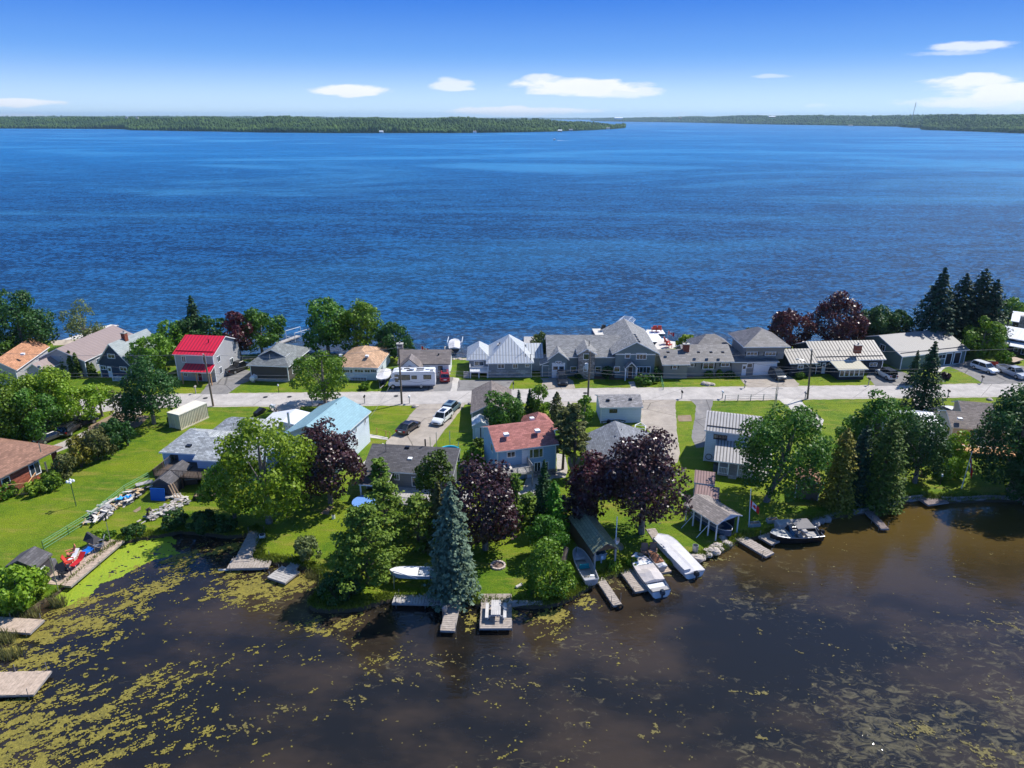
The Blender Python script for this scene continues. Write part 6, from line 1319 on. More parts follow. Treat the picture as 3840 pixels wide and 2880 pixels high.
t, L = place('barbecue', 'dark grey covered grill standing beside the dark shed', 'barbecue', (180, 2150), (205, 2130), None, .08); m = MB(); m.hexa([(-.7, -.4, 0), (.7, -.4, 0), (.7, .4, 0), (-.7, .4, 0)], [(-.6, -.3, 1.15), (.6, -.3, 1.15), (.6, .3, 1.15), (-.6, .3, 1.15)]); m.obj('cover', pm('grill_cover', (.16, .16, .165), .6, .1), t)
t, L = place('deck_umbrella', 'collapsed dark sun canopy leaning over the upper left deck', 'umbrella', (335, 2040), (375, 2055), None, .08); m = MB(); m.hexa([(-.9, -.6, .8), (.8, -.6, .7), (.8, .6, .7), (-.9, .6, .8)], [(-.8, -.1, 1.6), (.3, -.1, 1.2), (.3, .1, 1.2), (-.8, .1, 1.6)]); m.obj('canopy', pm('dark_net', (.05, .05, .055), .8, .1), t); m = MB(); m.tube([(0, 0, 0), (-.2, 0, 1.6)], .035, 5); m.obj('pole', GREYM, t)
# picnic table
def picnic(label, px, py, z, rz, mat, k=1.):
    p = P(px, py, z); t = thing('picnic_table', label, 'picnic table', (p.x, p.y, z), rz, None); m = MB()
    for i in range(5): m.box(-1.0, -.42+i*.17, .72, 1.0, -.42+i*.17+.15, .77)
    m.obj('table_top', mat, t)
    for s in (-1, 1): m = MB(); m.box(-1.0, s*.78-.14, .42, 1.0, s*.78+.14, .47); m.obj('bench', mat, t)
    for x in (-.7, .7): m = MB(); m.tube([(x, -.75, 0), (x, -.2, .72)], .05, 4); m.tube([(x, .75, 0), (x, .2, .72)], .05, 4); m.tube([(x, -.85, .4), (x, .85, .4)], .05, 4); m.obj('trestle', mat, t)
    t.scale = (k,)*3; return t
picnic('weathered grey picnic table on the square dock', 1860, 2304, .06, R(90), pm('silver_table', (.52, .50, .48), .85, .15), 1.1); picnic('grey picnic table standing under the blue panel fence', 545, 1830, 0, R(35), WOODG)
# fire pit
p = P(1868, 2122); t = thing('fire_pit', 'round stone-ringed fire pit in the lawn above the docks', 'fire pit', (p.x, p.y, 0)); m = MB()
for k in range(14): a = k*2*math.pi/14; m.rbox((.72*math.cos(a), .72*math.sin(a), .08), (.28, .2, .2), a+math.pi/2)
m.obj('stone_ring', pm('pit_stone', (.50, .42, .38), .9, .2), t); m = MB(); m.cyl(0, 0, .0, .03, .62, 16); m.obj('ash', pm('ash', (.17, .12, .10), .95, .4, 6), t)
# trampoline, pool rim
p = P(1372, 1880, .9); t = thing('trampoline', 'round blue trampoline glimpsed through the pine branches', 'trampoline', (p.x, p.y, 0)); m = MB(); m.cyl(0, 0, .85, .9, 1.7, 20); m.obj('mat', pm('trampoline_blue', (.13, .28, .62), .6, .05), t)
for k in range(6): m = MB(); m.tube([(1.6*math.cos(k*1.05), 1.6*math.sin(k*1.05), 0), (1.6*math.cos(k*1.05), 1.6*math.sin(k*1.05), .85)], .04, 5); m.obj('leg', GALV, t)
p = P(1686, 1690, 1.0); t = thing('swimming_pool', 'round above-ground pool with a turquoise wall and tall posts behind the dark bungalow', 'pool', (p.x, p.y, 0)); m = MB(); m.tube([(1.4*math.cos(k*.314), 1.4*math.sin(k*.314), 1.05) for k in range(21)], .12, 5, cap=False); m.obj('rim', pm('turquoise', (.02, .42, .58), .5, .05), t)
m = MB(); m.loft([[(1.35*math.cos(k*.314), 1.35*math.sin(k*.314), z) for k in range(20)] for z in (0, 1.0)], cap=False); m.obj('wall', pm('turquoise', (.02, .42, .58)), t); m = MB(); m.cyl(0, 0, .2, .9, 1.3, 20); m.obj('water', pm('pool_water', (.04, .35, .45), .05, .05, spec=.6), t)
for k, (px, py) in enumerate(((1638, 1690), (1688, 1685), (1720, 1700), (1614, 1680))): q = P(px, py, 0); m = MB(); m.tube([(q.x-p.x, q.y-p.y, 0), (q.x-p.x, q.y-p.y, 2.9 if k < 2 else 1.8)], .05, 5); m.obj('post', GALV, t)
# cable drum, planters, platform things under the flag
def boxthing(name, label, cat, px, py, z, size, rz, mat, group=None, z0=0):
    p = P(px, py, z0); t = thing(name, label, cat, (p.x, p.y, z0), rz, group); m = MB(); a, b, c = size; th = .05
    m.box(-a/2, -b/2, 0, a/2, -b/2+th, c); m.box(-a/2, b/2-th, 0, a/2, b/2, c); m.box(-a/2, -b/2+th, 0, -a/2+th, b/2-th, c); m.box(a/2-th, -b/2+th, 0, a/2, b/2-th, c); m.obj('box', mat, t); m = MB(); m.box(-a/2+th, -b/2+th, 0, a/2-th, b/2-th, c*.8); m.obj('soil', DIRT, t); return t
GP = 'planter boxes by the flagpole'
boxthing('planter_box', 'grey planter box nearest the flagpole foot', 'planter', 2828, 1972, 0, (1.3, .6, .45), .15, WOODG, GP); boxthing('planter_box', 'grey planter box behind the pale platform', 'planter', 2895, 1958, 0, (1.3, .6, .45), .15, WOODG, GP)
t = boxthing('storage_box', 'large grey dock box with clutter on its lid', 'box', 2935, 1985, 0, (1.7, 1.0, .95), .15, WOODG); m = MB(); m.box(-.9, -.55, .95, .9, .55, 1.0); m.obj('lid', WOODG, t)
boxthing('raised_bed', 'dark raised planter of stacked logs behind the turquoise roof', 'planter', 1213, 1534, 0, (1.6, 1.3, .8), .1, ROCKD)
boxthing('raised_bed', 'black raised bed in the shade under the lime-green tree', 'planter', 772, 1868, 0, (2.6, 1.3, .6), .0, BLACK); 
# barrel, stumps, logs, wheel
def barrel(label, px, py, r=.3, h=.9, mat=None, cat='barrel', name='barrel'): p = P(px, py); t = thing(name, label, cat, (p.x, p.y, 0)); m = MB(); m.cyl(0, 0, 0, h, r, 12); m.obj('drum', mat or GREYM, t, False); m = MB(); m.cyl(0, 0, h, h+.02, r*.85, 12); m.obj('top', BLACK if mat is not BARK else pm('cut_wood', (.42, .30, .2), .8, .2), t)
barrel('grey-blue metal barrel standing on the rocks by the bank', 2606, 2072, .33, .95); barrel('stump side table beside the two brown lawn chairs', 2400, 2096, .33, .6, BARK, 'stump', 'tree_stump'); barrel('white paint bucket on the sloping lawn', 1251, 1944, .2, .45, WHITE, 'bucket', 'bucket')
barrel('brown drum lying by the fish sculpture lawn under the maple', 3462, 1785, .4, .6, pm('rust_drum', (.18, .12, .09), .8, .2)); barrel('dark blue barrel beside the white porch railing', 2684, 1765, .4, 1.0, pm('blue_drum', (.05, .08, .12), .6, .1)); barrel('white pail by the upper end of the plank walkway', 984, 2016, .35, .4, WHITE, 'bucket', 'bucket')
p = P(2122, 2104); t = thing('cut_trunk', 'thick sawn trunk leaning between the shrub and boathouse', 'log', (p.x, p.y, 0)); m = MB(); m.tube([(-.6, -1.4, .2), (0, 0, 1.7)], [.38, .33], 10); m.obj('trunk', BARK, t); m = MB(); m.tube([(0, 0, 1.7), (.01, .02, 1.72)], .32, 10); m.obj('cut_face', pm('cut_wood', (.42, .30, .2)), t)
p = P(1946, 2200); t = thing('log', 'short pale log lying on the grass above the bank', 'log', (p.x, p.y, .12), R(40)); m = MB(); m.tube([(-.4, 0, 0), (.4, 0, 0)], .15, 9); m.obj('trunk', pm('birch_log', (.6, .55, .5), .8, .1), t)
p = P(905, 2136, WZ); t = thing('log', 'half-sunk log floating along the front of the cross dock', 'log', (p.x, p.y, WZ), R(3)); m = MB(); m.tube([(-2.4, 0, 0), (2.2, 0, 0)], .14, 8); m.obj('trunk', pm('birch_log', (.4, .35, .3)), t)
t, L = place('tyre', 'old black tyre hung on the end of the thin dock', 'tyre', (2322, 2272), (2330, 2282), None, -.3); m = MB(); m.tube([(0, .27*math.cos(k*.5236), .27*math.sin(k*.5236)) for k in range(13)], .1, 6, cap=False); m.obj('rubber', RUBBER, t)
t, L = place('outboard_motor', 'grey outboard motor clamped on the edge of the narrow dock', 'motor', (1668, 2300), (1676, 2300), None, .0); outboard(t, 0, GREYM, 0, .35, 'cowling')
p = P(560, 1942); t = thing('tree_stump', 'dark brown bent stump standing at the edge of the rubble pile', 'stump', (p.x, p.y, 0)); m = MB(); m.tube([(0, 0, 0), (-.1, 0, .6), (-.05, 0, 1.1), (.25, 0, 1.3), (.42, 0, .95)], [.22, .2, .22, .2, .1], 8); m.obj('wood', WOODD, t)
p = P(2148, 1802); t = thing('pollarded_tree', 'bare pollarded stump with two sawn arms between the houses', 'tree', (p.x, p.y, 0)); m = MB(); m.tube([(0, 0, 0), (0, 0, 1.5), (-.5, 0, 2.6), (-.55, 0, 3.4)], [.42, .34, .25, .2], 9); m.tube([(0, 0, 1.4), (.5, 0, 2.4), (.7, 0, 3.3)], [.3, .24, .2], 9); m.obj('trunk', BARKG, t)
for q in ((-.55, 0, 3.4), (.7, 0, 3.3)): m = MB(); m.cyl(q[0], q[1], q[2], q[2]+.04, .2, 9); m.obj('sawn_end', pm('cut_wood', (.55, .42, .3)), t)
# ================================================================ rocks and piles
def rock(mb, c, r, rn):
    n = 7; rings = []
    for k, (f, z) in enumerate(((.75, -.3), (1., .15), (.82, .55), (.35, .8))):
        rings.append([(c[0]+r*f*math.cos(i*2*math.pi/n+k*.3)*rn.uniform(.8, 1.15)*1.15, c[1]+r*f*math.sin(i*2*math.pi/n+k*.3)*rn.uniform(.8, 1.15), c[2]+r*z*rn.uniform(.85, 1.1)) for i in range(n)])
    mb.loft(rings)
rn = random.Random(5)
def rocks(label, line, n, r0, r1, mat, spread=.5, group=None, z=-.1, name='boulder'):
    pts = [P(x, y) for x, y in line]
    for i in range(n):
        f = (i+rn.random()*.5)/n*(len(pts)-1); k = min(int(f), len(pts)-2); p = pts[k].lerp(pts[k+1], f-k)+Vector((rn.uniform(-spread, spread), rn.uniform(-spread, spread), 0))
        mb = MB(); rock(mb, (0, 0, 0), rn.uniform(r0, r1), rn); o = mb.obj(name, mat); o.location = (p.x, p.y, z+rn.uniform(-.1, .05)); o.rotation_euler.z = rn.uniform(0, 6); props(o, label if n > 10 else ['leftmost', 'second', 'third', 'fourth', 'fifth', 'sixth', 'seventh', 'eighth', 'ninth'][i]+(' ' if i == 0 else ' from the left ')+label, 'rock', group)
rocks('pinkish fieldstone boulder in the rubble bank beside the shelter', PX(2562, 2104, 2620, 2092, 2665, 2070, 2705, 2044, 2735, 2022), 34, .3, .62, ROCK, .6, 'boulders banked along the right shore', -.12)
rocks('grey boulder in the shaded bank right of the fishing boat', PX(3020, 1968, 3060, 1955, 3120, 1940), 7, .4, .7, ROCKD, .4, 'shaded boulders right of the fishing boat', -.3)
rocks('rounded garden boulder on the lawn of the long taupe house', PX(2640, 1442, 2672, 1442), 4, .5, .75, ROCK, .3, 'garden boulders in front of the long house', 0)
rocks('shore stone below the lawn left of the duckweed', PX(440, 2022, 520, 2006), 8, .2, .4, ROCKD, .3, 'stones at the left bank', -.3)
rocks('small stone lining the lake beach behind the white cottage', PX(1700, 1345, 1780, 1349), 9, .3, .6, ROCK, .4, 'stones along the lake beach', -.2)
for lab, px, py, r in (('lone pale boulder at the corner of the wide driveway', 1557, 1527, .55), ('lone grey boulder beside the road mailbox and mint garage', 1765, 1515, .5), ('flat stone at the right road verge', 3710, 1500, .5)):
    mb = MB(); rock(mb, (0, 0, 0), r, rn); o = mb.obj('boulder', ROCK); q = P(px, py); o.location = (q.x, q.y, 0); props(o, lab, 'rock')
def pile(name, label, cat, line, n, mats, wd, seed, L=(.4, 1.6), kind='stuff', zh=.35):
    r = random.Random(seed); pts = [P(x, y) for x, y in line]; mb = MB()
    for i in range(n):
        f = r.random()*(len(pts)-1); k = min(int(f), len(pts)-2); p = pts[k].lerp(pts[k+1], f-k); d = pts[k+1]-pts[k]; yaw = math.atan2(d.y, d.x)+r.gauss(0, .6)
        mb.rbox((p.x+r.uniform(-wd, wd), p.y+r.uniform(-wd, wd), r.uniform(.05, zh)), (r.uniform(*L), r.uniform(.1, .4), r.uniform(.04, .12)), yaw, r.randrange(len(mats)), r.uniform(-.2, .2), r.uniform(-.15, .15))
    o = mb.obj(name, mats); props(o, label, cat, None, kind)
LUM = [WOODG, pm('pale_board', (.60, .56, .5), .8, .1), pm('grey_board', (.30, .29, .29), .8, .2)]
pile('lumber_pile', 'long heap of grey salvaged boards along the wire fence', 'pile', PX(352, 1960, 420, 1905, 520, 1858), 150, LUM+[pm('ochre_board', (.5, .36, .2), .8, .1), BLACK], 1.0, 2, (.4, 2.0), zh=.7); pile('rubble_pile', 'heap of pale broken slabs and stones on the lawn', 'pile', PX(552, 1948, 620, 1920, 690, 1885), 130, [ROCK, pm('pale_slab', (.52, .49, .44), .8, .15), WOODG, ROCKD], .9, 6, (.25, .8), zh=.5)
pile('board_stack', 'grey boards and offcuts below the blue panel', 'pile', PX(600, 1862, 680, 1865), 26, LUM, .5, 8, (.5, 1.6))
t, L = place('tarpaulin', 'crumpled bright blue tarpaulin on the lumber heap', 'tarpaulin', (434, 1880), (492, 1862), None, .55); m = MB(); r = random.Random(2)
G = [[(-L/2+L*i/8, -.35+.7*j/3, r.uniform(0, .45)) for j in range(4)] for i in range(9)]; m.loft(G, closed=False, cap=False); m.obj('sheet', pm('tarp_blue', (.02, .33, .78), .5, .08), t)
t, L = place('panel', 'flat bright blue panel leaning on the black shed', 'panel', (575, 1875), (614, 1877), None, 0); m = MB(); m.hexa([(-.95, -.1, 0), (.95, -.1, 0), (.95, -.05, 0), (-.95, -.05, 0)], [(-.95, .15, 1.6), (.95, .15, 1.6), (.95, .2, 1.6), (-.95, .2, 1.6)]); m.obj('board', pm('panel_blue', (.01, .13, .52), .5, .05), t)
for k, (a, b) in enumerate((((660, 1876), (632, 1822)), ((670, 1874), (640, 1816)), ((682, 1870), (648, 1812)))):
    p, q = P(*a, 0), P(*b, 2.0); t = thing('timber', ['left', 'middle', 'right'][k]+' raw timber of three leaning on the black shed roof', 'timber', (p.x, p.y, 0), 0, 'raw timbers leaning on the black shed'); m = MB(); m.tube([(0, 0, 0), (q.x-p.x, q.y-p.y, 2.1)], .07, 4); m.obj('beam', pm('raw_timber', (.55, .38, .24), .8, .12), t)
t, L = place('hot_tub_cover', 'folded grey hot tub cover under the dark raised deck', 'tub', (690, 1808), (745, 1802), None, 0); m = MB(); m.box(-L/2, -1, 0, L/2, 1, .75); m.obj('tub', WOODD, t); m = MB(); m.box(-L/2-.05, -1.05, .75, L/2+.05, -.02, .88); m.box(-L/2-.05, .02, .75, L/2+.05, 1.05, .88); m.obj('lid', pm('tub_lid', (.30, .33, .38), .6, .08), t)
# propane tank
p = P(955, 1430); t = thing('propane_tank', 'white propane tank beside the charcoal bungalow', 'tank', (p.x, p.y, 0), R(80)); m = MB(); m.tube([(-.95, 0, .75), (-.8, 0, .75), (.8, 0, .75), (.95, 0, .75)], [.25, .5, .5, .25], 12); m.obj('tank', WHITE, t, True); m = MB(); m.cyl(0, 0, 1.22, 1.4, .15, 8); m.obj('valve_dome', WHITE, t)
for x in (-.5, .5): m = MB(); m.box(x-.08, -.3, 0, x+.08, .3, .35); m.obj('foot', CONC, t)
# dock and driveway oddments
t, L = place('snowmobile', 'dark snowmobile parked on the gravel by the road', 'snowmobile', (962, 1560), (992, 1545)); m = MB(); m.loft([ring(-1.2, .35, .25, .6), ring(-.2, .38, .25, .85), ring(.4, .45, .25, 1.0), ring(1.2, .2, .25, .5)]); m.obj('body', BLACK, t, True); m = MB(); m.box(-1.2, -.2, 0, .3, .2, .25); m.box(.5, -.5, 0, 1.3, -.4, .08); m.box(.5, .4, 0, 1.3, .5, .08); m.obj('track', RUBBER, t)
t, L = place('motorcycle', 'motorcycle standing at the gravel edge near the road', 'motorcycle', (1010, 1532), (1040, 1545)); m = MB(); m.box(-.5, -.15, .45, .5, .15, .95); m.tube([(.5, 0, .9), (.75, 0, .35)], .06, 5); m.box(.35, -.4, 1.0, .45, .4, 1.06); m.obj('frame', c_white, t)
for x in (-.75, .75): m = MB(); m.tube([(x+.3*math.cos(k*.5236), 0, .33+.3*math.sin(k*.5236)) for k in range(13)], .07, 5, cap=False); m.obj('wheel', RUBBER, t)
# trailers with white frame by the grey roof
def trailer(label, a, b, mat):
    t, L = place('trailer', label, 'trailer', a, b, None, 0); m = MB(); m.tube([(-L/2, -.8, .5), (L/4, -.8, .5), (L/2, 0, .5), (L/4, .8, .5), (-L/2, .8, .5), (-L/2, -.8, .5)], .07, 5); 
    for k in range(4): x = -L/2+L*.75*k/3; m.tube([(x, -.8, .5), (x, .8, .5)], .05, 4)
    m.obj('frame', mat, t)
    for s in (-1, 1): m = MB(); m.loft([[(-L*.15+.33*math.cos(k*.628), s*.95+d_, .33+.33*math.sin(k*.628)) for k in range(10)] for d_ in (-.09, .09)]); m.obj('wheel', RUBBER, t)
trailer('white boat trailer frame behind the blue-grey roof', (2398, 1640), (2402, 1596), WHITE); trailer('dark utility trailer behind the white garage', (2262, 1600), (2345, 1590), BLACK)
# ================================================================ poles, wires, flags, signs
def upole(label, bx, by, tx, ty, lean=True, trans=False, lamp=False):
    p = P(bx, by); ht = ztop(p, ty); px_, _ = PJ((p.x, p.y, ht)); dx = (tx-px_)*depth((p.x, p.y, ht))/FPX
    t = thing('utility_pole', label, 'utility pole', (p.x, p.y, 0), 0, 'wooden utility poles along the road'); m = MB(); m.tube([(0, 0, -.2), (dx*.5, 0, ht*.5), (dx, 0, ht)], [.18, .16, .13], 8); m.obj('pole', POLEW, t)
    m = MB(); m.tube([(dx-.15, 0, ht-.1), (dx-.15, 0, ht+.2)], .06, 6); m.obj('insulator', WHITE, t)
    if trans: m = MB(); m.cyl(dx*.6-.5, -.2, ht*.66, ht*.66+1.0, .3, 10); m.obj('transformer', pm('transformer_grey', (.55, .58, .60), .5, .05), t)
    if lamp: m = MB(); m.tube([(dx*.5, 0, ht*.62), (dx*.5-1.2, .3, ht*.78), (dx*.5-2.0, .5, ht*.8)], .05, 5); a = m.obj('lamp_arm', GALV, t); m = MB(); m.rbox((dx*.5-2.2, .55, ht*.8-.03), (.6, .22, .12)); m.obj('lamp_head', GALV, a)
    return Vector((p.x+dx, p.y, ht)), t
tops = []
tp0 = Vector((P(795, 1524).x-60, P(795, 1524).y+6, 9)); tops.append(tp0)
for lab, bx, by, tx, ty, tr, lm in (('wooden pole in front of the red-roofed house', 800, 1523, 765, 1330, False, False), ('wooden pole in front of the motorhome', 1507, 1515, 1495, 1305, False, False), ('wooden pole with transformer in front of the stone tower', 2204, 1505, 2213, 1318, True, False), ('wooden pole with street lamp near the dark blue house', 3028, 1496, 3045, 1313, False, True)):
    q, _ = upole(lab, bx, by, tx, ty, trans=tr, lamp=lm); tops.append(q)
tops.append(Vector((tops[-1].x+55, tops[-1].y+3, 9.5)))
WIRE = pm('cable', (.22, .22, .23), .6, .1)
for k, (dz, dy) in enumerate(((0.15, 0), (-3.0, 0), (-3.6, .1))):
    for i, (a, b) in enumerate(zip(tops, tops[1:])):
        m = MB(); n = 14; m.tube([(a.x+(b.x-a.x)*f/n, a.y+(b.y-a.y)*f/n-.2, a.z+dz+(b.z-a.z)*f/n-1.0*4*(f/n)*(1-f/n)) for f in range(n+1)], .022, 4)
        o = m.obj('overhead_wire', WIRE); props(o, ['highest thin wire', 'middle sagging cable', 'lowest sagging cable'][k]+' between the utility poles, '+['left of the red-roofed house', 'from the red roof to the motorhome', 'from the motorhome to the stone tower', 'from the stone tower to the street lamp', 'right of the street lamp'][i], 'wire', 'wires strung along the road')
def drop(label, i, dz, b): 
    a = tops[i]+Vector((0, 0, dz)); m = MB(); n = 10; m.tube([tuple(a.lerp(b, f/n)-Vector((0, 0, 1.2*4*(f/n)*(1-f/n)*.4))) for f in range(n+1)], .02, 4); props(m.obj('service_wire', WIRE), label, 'wire', 'service wires to the houses')
drop('service wire dropping to the charcoal bungalow lawn', 1, -3, P(985, 1352, 3)); drop('service wire dropping to the navy cottage', 1, -3, P(400, 1372, 3)); drop('service wire dropping to the aqua-roofed house', 2, -3, P(1390, 1560, 5)); drop('service wire dropping to the red crossover cottage', 2, -3, P(1590, 1370, 3)); drop('service wire dropping to the grey cottage', 3, -3, P(2005, 1372, 3)); drop('service wire dropping to the dark blue house', 4, -3, P(3110, 1362, 3)); drop('service wire dropping to the taupe house', 4, -3, P(2770, 1350, 3))
def flag(label, bx, by, tx, ty, frac, L=1.8, limp=.5, cat='flagpole'):
    p = P(bx, by); ht = ztop(p, ty); px_, _ = PJ((p.x, p.y, ht)); dx = (tx-px_)*depth((p.x, p.y, ht))/FPX
    t = thing('flagpole', label, cat, (p.x, p.y, 0), 0, 'flagpoles around the shore'); m = MB(); m.tube([(0, 0, 0), (dx, 0, ht)], [.06, .04], 6); m.obj('pole', WHITE, t)
    if frac:
        z = ht*frac; x0 = dx*frac; f = []; hgt = L*.5; FR = pm('flag_red', (.65, .02, .02), .7, .05); FWH = pm('flag_white', (.75, .75, .77), .7, .03)
        n = 12; m = MB()
        pts = [[(x0+L*(i/n)*(1-limp*.4), .10*math.sin(i*.9)*(i/n), z-(hgt*j/4)-L*(i/n)*limp*.8) for j in range(5)] for i in range(n+1)]
        for i in range(n):
            for j in range(4): m.poly([pts[i][j], pts[i+1][j], pts[i+1][j+1], pts[i][j+1]], 0 if i < 3 or i >= 9 else 1)
        fo = m.obj('flag', [FR, FWH], t); fo['label'] = 'red and white flag with a red maple leaf'
        c = Vector(pts[6][2]); m = MB(); r_ = hgt*.34
        leaf = [(0, 1), (.2, .55), (.5, .7), (.42, .2), (.85, .3), (.7, 0), (.9, -.15), (.3, -.45), (.08, -.4), (.06, -.95), (-.06, -.95), (-.08, -.4), (-.3, -.45), (-.9, -.15), (-.7, 0), (-.85, .3), (-.42, .2), (-.5, .7), (-.2, .55)]
        sl = -limp*.8/(1-limp*.4)
        for s in (-1, 1): m.poly([(c.x+u*r_, c.y+s*.035+.0, c.z+v*r_+u*r_*sl) for u, v in (leaf if s < 0 else leaf[::-1])])
        m.obj('maple_leaf', FR, fo)
    return t
flag('white flagpole with a drooping maple leaf flag by the planter boxes', 2808, 1976, 2913-97, 1832, .72, 1.7, .8)
flag('tall leaning white flagpole with a flag on the right lawn', 3605, 1832, 3646, 1692, .93, 2.0, 1.6); flag('short lakeside pole flying a red and white flag behind the white cottage', 1576, 1340, 1580, 1296, .98, 1.8, .5); flag('short pole with a white flag off the lake shore near the white dock', 2504, 1266, 2506, 1240, .98, 1.6, .4)
# tall bare masts and lamp posts
def mast(label, bx, by, ty, r=.04, mat=GALV, group='thin poles and lamp posts in the gardens', top=None, name='garden_pole', dish=False, cat='pole'):
    p = P(bx, by); ht = ztop(p, ty); t = thing(name, label, cat, (p.x, p.y, 0), 0, group); m = MB(); m.tube([(0, 0, 0), (0, 0, ht)], r, 6); m.obj('pole', mat, t)
    if top: m = MB(); m.cyl(0, 0, ht, ht+.3, .16, 8, r2=.1); m.obj('lamp_head', top, t)
    return t, ht
mast('white mast with satellite dish beside the open boathouse', 2305, 2098, 1938, .06, WHITE); mast('thin pole at the outer corner of the left deck', 220, 2218, 2080); mast('thin pole at the upper corner of the left deck', 415, 2032, 1958)
mast('lamp post on the right lawn near the swim platform', 3524, 1821, 1786, .05, WOODD, top=WHITE); mast('birdhouse post beside the big right maple', 3390, 1815, 1786, .05, WOODD, top=WOODD); mast('small dark post beside the tall maple trunk', 2900, 1848, 1806, .05, WOODD); mast('black stub post on the lawn behind the umber roof', 3610, 1545, 1517, .08, WOODD); mast('shorter stub post behind the umber roof', 3642, 1548, 1537, .08, WOODD)
mast('white globe lamp in front of the charcoal bungalow', 1046, 1473, 1447, .05, BLACK, top=WHITE); mast('utility stub behind the light blue house', 737, 1645, 1603, .06, WOODG)
p = P(286, 1898); t = thing('bird_feeder', 'tall pole with four white gourd birdhouses on the left lawn', 'birdhouse', (p.x, p.y, 0)); m = MB(); m.tube([(0, 0, 0), (0, 0, 3.6)], .05, 6); m.obj('pole', pm('green_post', (.05, .12, .06), .6, .1), t)
for k in range(4): m = MB(); x, y = .32*math.cos(k*1.57+.5), .32*math.sin(k*1.57+.5); m.loft([[(x+r_*math.cos(i*.785), y+r_*math.sin(i*.785), 3.45+z) for i in range(8)] for r_, z in ((.05, -.2), (.17, -.08), (.17, .06), (.06, .2))]); m.obj('gourd', WHITE, t, True)
# dishes
def dish(label, px, py, z, az_, r=.42, mat=GALV):
    p = P(px, py, z); t = thing('satellite_dish', label, 'satellite dish', (p.x, p.y, z), az_, 'satellite dishes'); m = MB(); n = 12
    m.loft([[(q, r_*math.cos(i*6.283/n), r_*math.sin(i*6.283/n)) for i in range(n)] for q, r_ in ((.0, .03), (-.05, r*.6), (-.13, r))], cap=False); m.obj('reflector', mat, t, True); m = MB(); m.tube([(0, 0, 0), (.15, 0, -.1), (.15, 0, -z)], .03, 5); m.tube([(0, 0, -.3), (-.4, 0, 0)], .02, 4); m.obj('bracket', GREYM, t)
dish('grey satellite dish low beside the white mast', 2325, 2046, 1.0, R(60), .5); dish('satellite dish clipped to the white mast', 2308, 2028, 1.9, R(120), .5); dish('satellite dish at the corner of the shaded brown shed', 2690, 1882, 1.7, R(60), .5)
# lattice tower
p = P(2900, 1562); ht = ztop(p, 1448); t = thing('antenna_tower', 'tall thin lattice antenna rising behind the pale blue house', 'antenna', (p.x, p.y, 0)); m = MB(); s_ = .22
for k in range(3): a = k*2.094; m.tube([(s_*math.cos(a), s_*math.sin(a), 0), (s_*.6*math.cos(a), s_*.6*math.sin(a), ht)], .03, 4)
for i in range(int(ht/.6)):
    for k in range(3): a, b = k*2.094, (k+1)*2.094; m.tube([(s_*math.cos(a), s_*math.sin(a), i*.6), (s_*math.cos(b), s_*math.sin(b), i*.6+.6)], .015, 3, cap=False)
m.obj('lattice', GREYM, t); m = MB(); m.tube([(-.9, 0, ht-.4), (.9, 0, ht-.4)], .03, 4); m.tube([(0, 0, ht), (0, 0, ht+1.8)], .03, 4)
for x in (-.7, -.3, .1, .5): m.tube([(x, -.4, ht-.4), (x, .4, ht-.4)], .015, 3)
m.obj('aerial', GREYM, t)
p = P(3423, 470, 40); m = MB(); s0 = P(3423, 438, 45); yb = 3300.; k = yb/ray(3423, 425).y; q = CO+ray(3423, 425)*k
t = thing('radio_mast', 'tiny radio mast standing on the far right skyline', 'mast', (q.x, q.y, 30)); m.tube([(0, 0, 0), (6, 0, q.z+36-30+8)], 1.3, 4); m.obj('lattice', GREYM, t)
# mailboxes
def mailbox(label, px, py, h_=1.15, mat=BLACK, post=WOODG):
    p = P(px, py); t = thing('mailbox', label, 'mailbox', (p.x, p.y, 0), R(90), 'mailboxes along the road'); m = MB(); m.box(-.06, -.06, 0, .06, .06, h_); m.obj('post', post, t); m = MB(); m.loft([[(x, -.13, h_), (x, .13, h_), (x, .13, h_+.2), (x, .07, h_+.3), (x, -.07, h_+.3), (x, -.13, h_+.2)] for x in (-.3, .3)]); m.obj('box', mat, t)
for lab, x, y, mt in (('by the road before the aqua-roofed house', 1368, 1513, BLACK), ('white post pair beside the motorhome pole', 1536, 1513, WHITE), ('near the mint garage at the road edge', 1788, 1510, BLACK), ('on the grass strip between the two driveways', 2556, 1495, BLACK), ('at the left end of the rail fence', 2708, 1495, WHITE),
                   ('on a log post at the corner of the long house lawn', 2792, 1455, WOODW), ('in front of the dark blue house sunroom', 3256, 1445, WOODD), ('at the tip of the right lawn by the driveway', 3680, 1437, WOODD), ('on the verge right of the roadside spruce', 3553, 1492, WOODD), ('beside the street lamp pole', 3018, 1500, WOODW), ('on the small lawn before the grey cottage', 1925, 1462, BLACK), ('at the corner of the red-roofed house lawn', 735, 1476, WOODW), ('under the roadside maple', 1171, 1518, BLACK)):
    mailbox('mailbox '+lab, x, y, mat=mt)
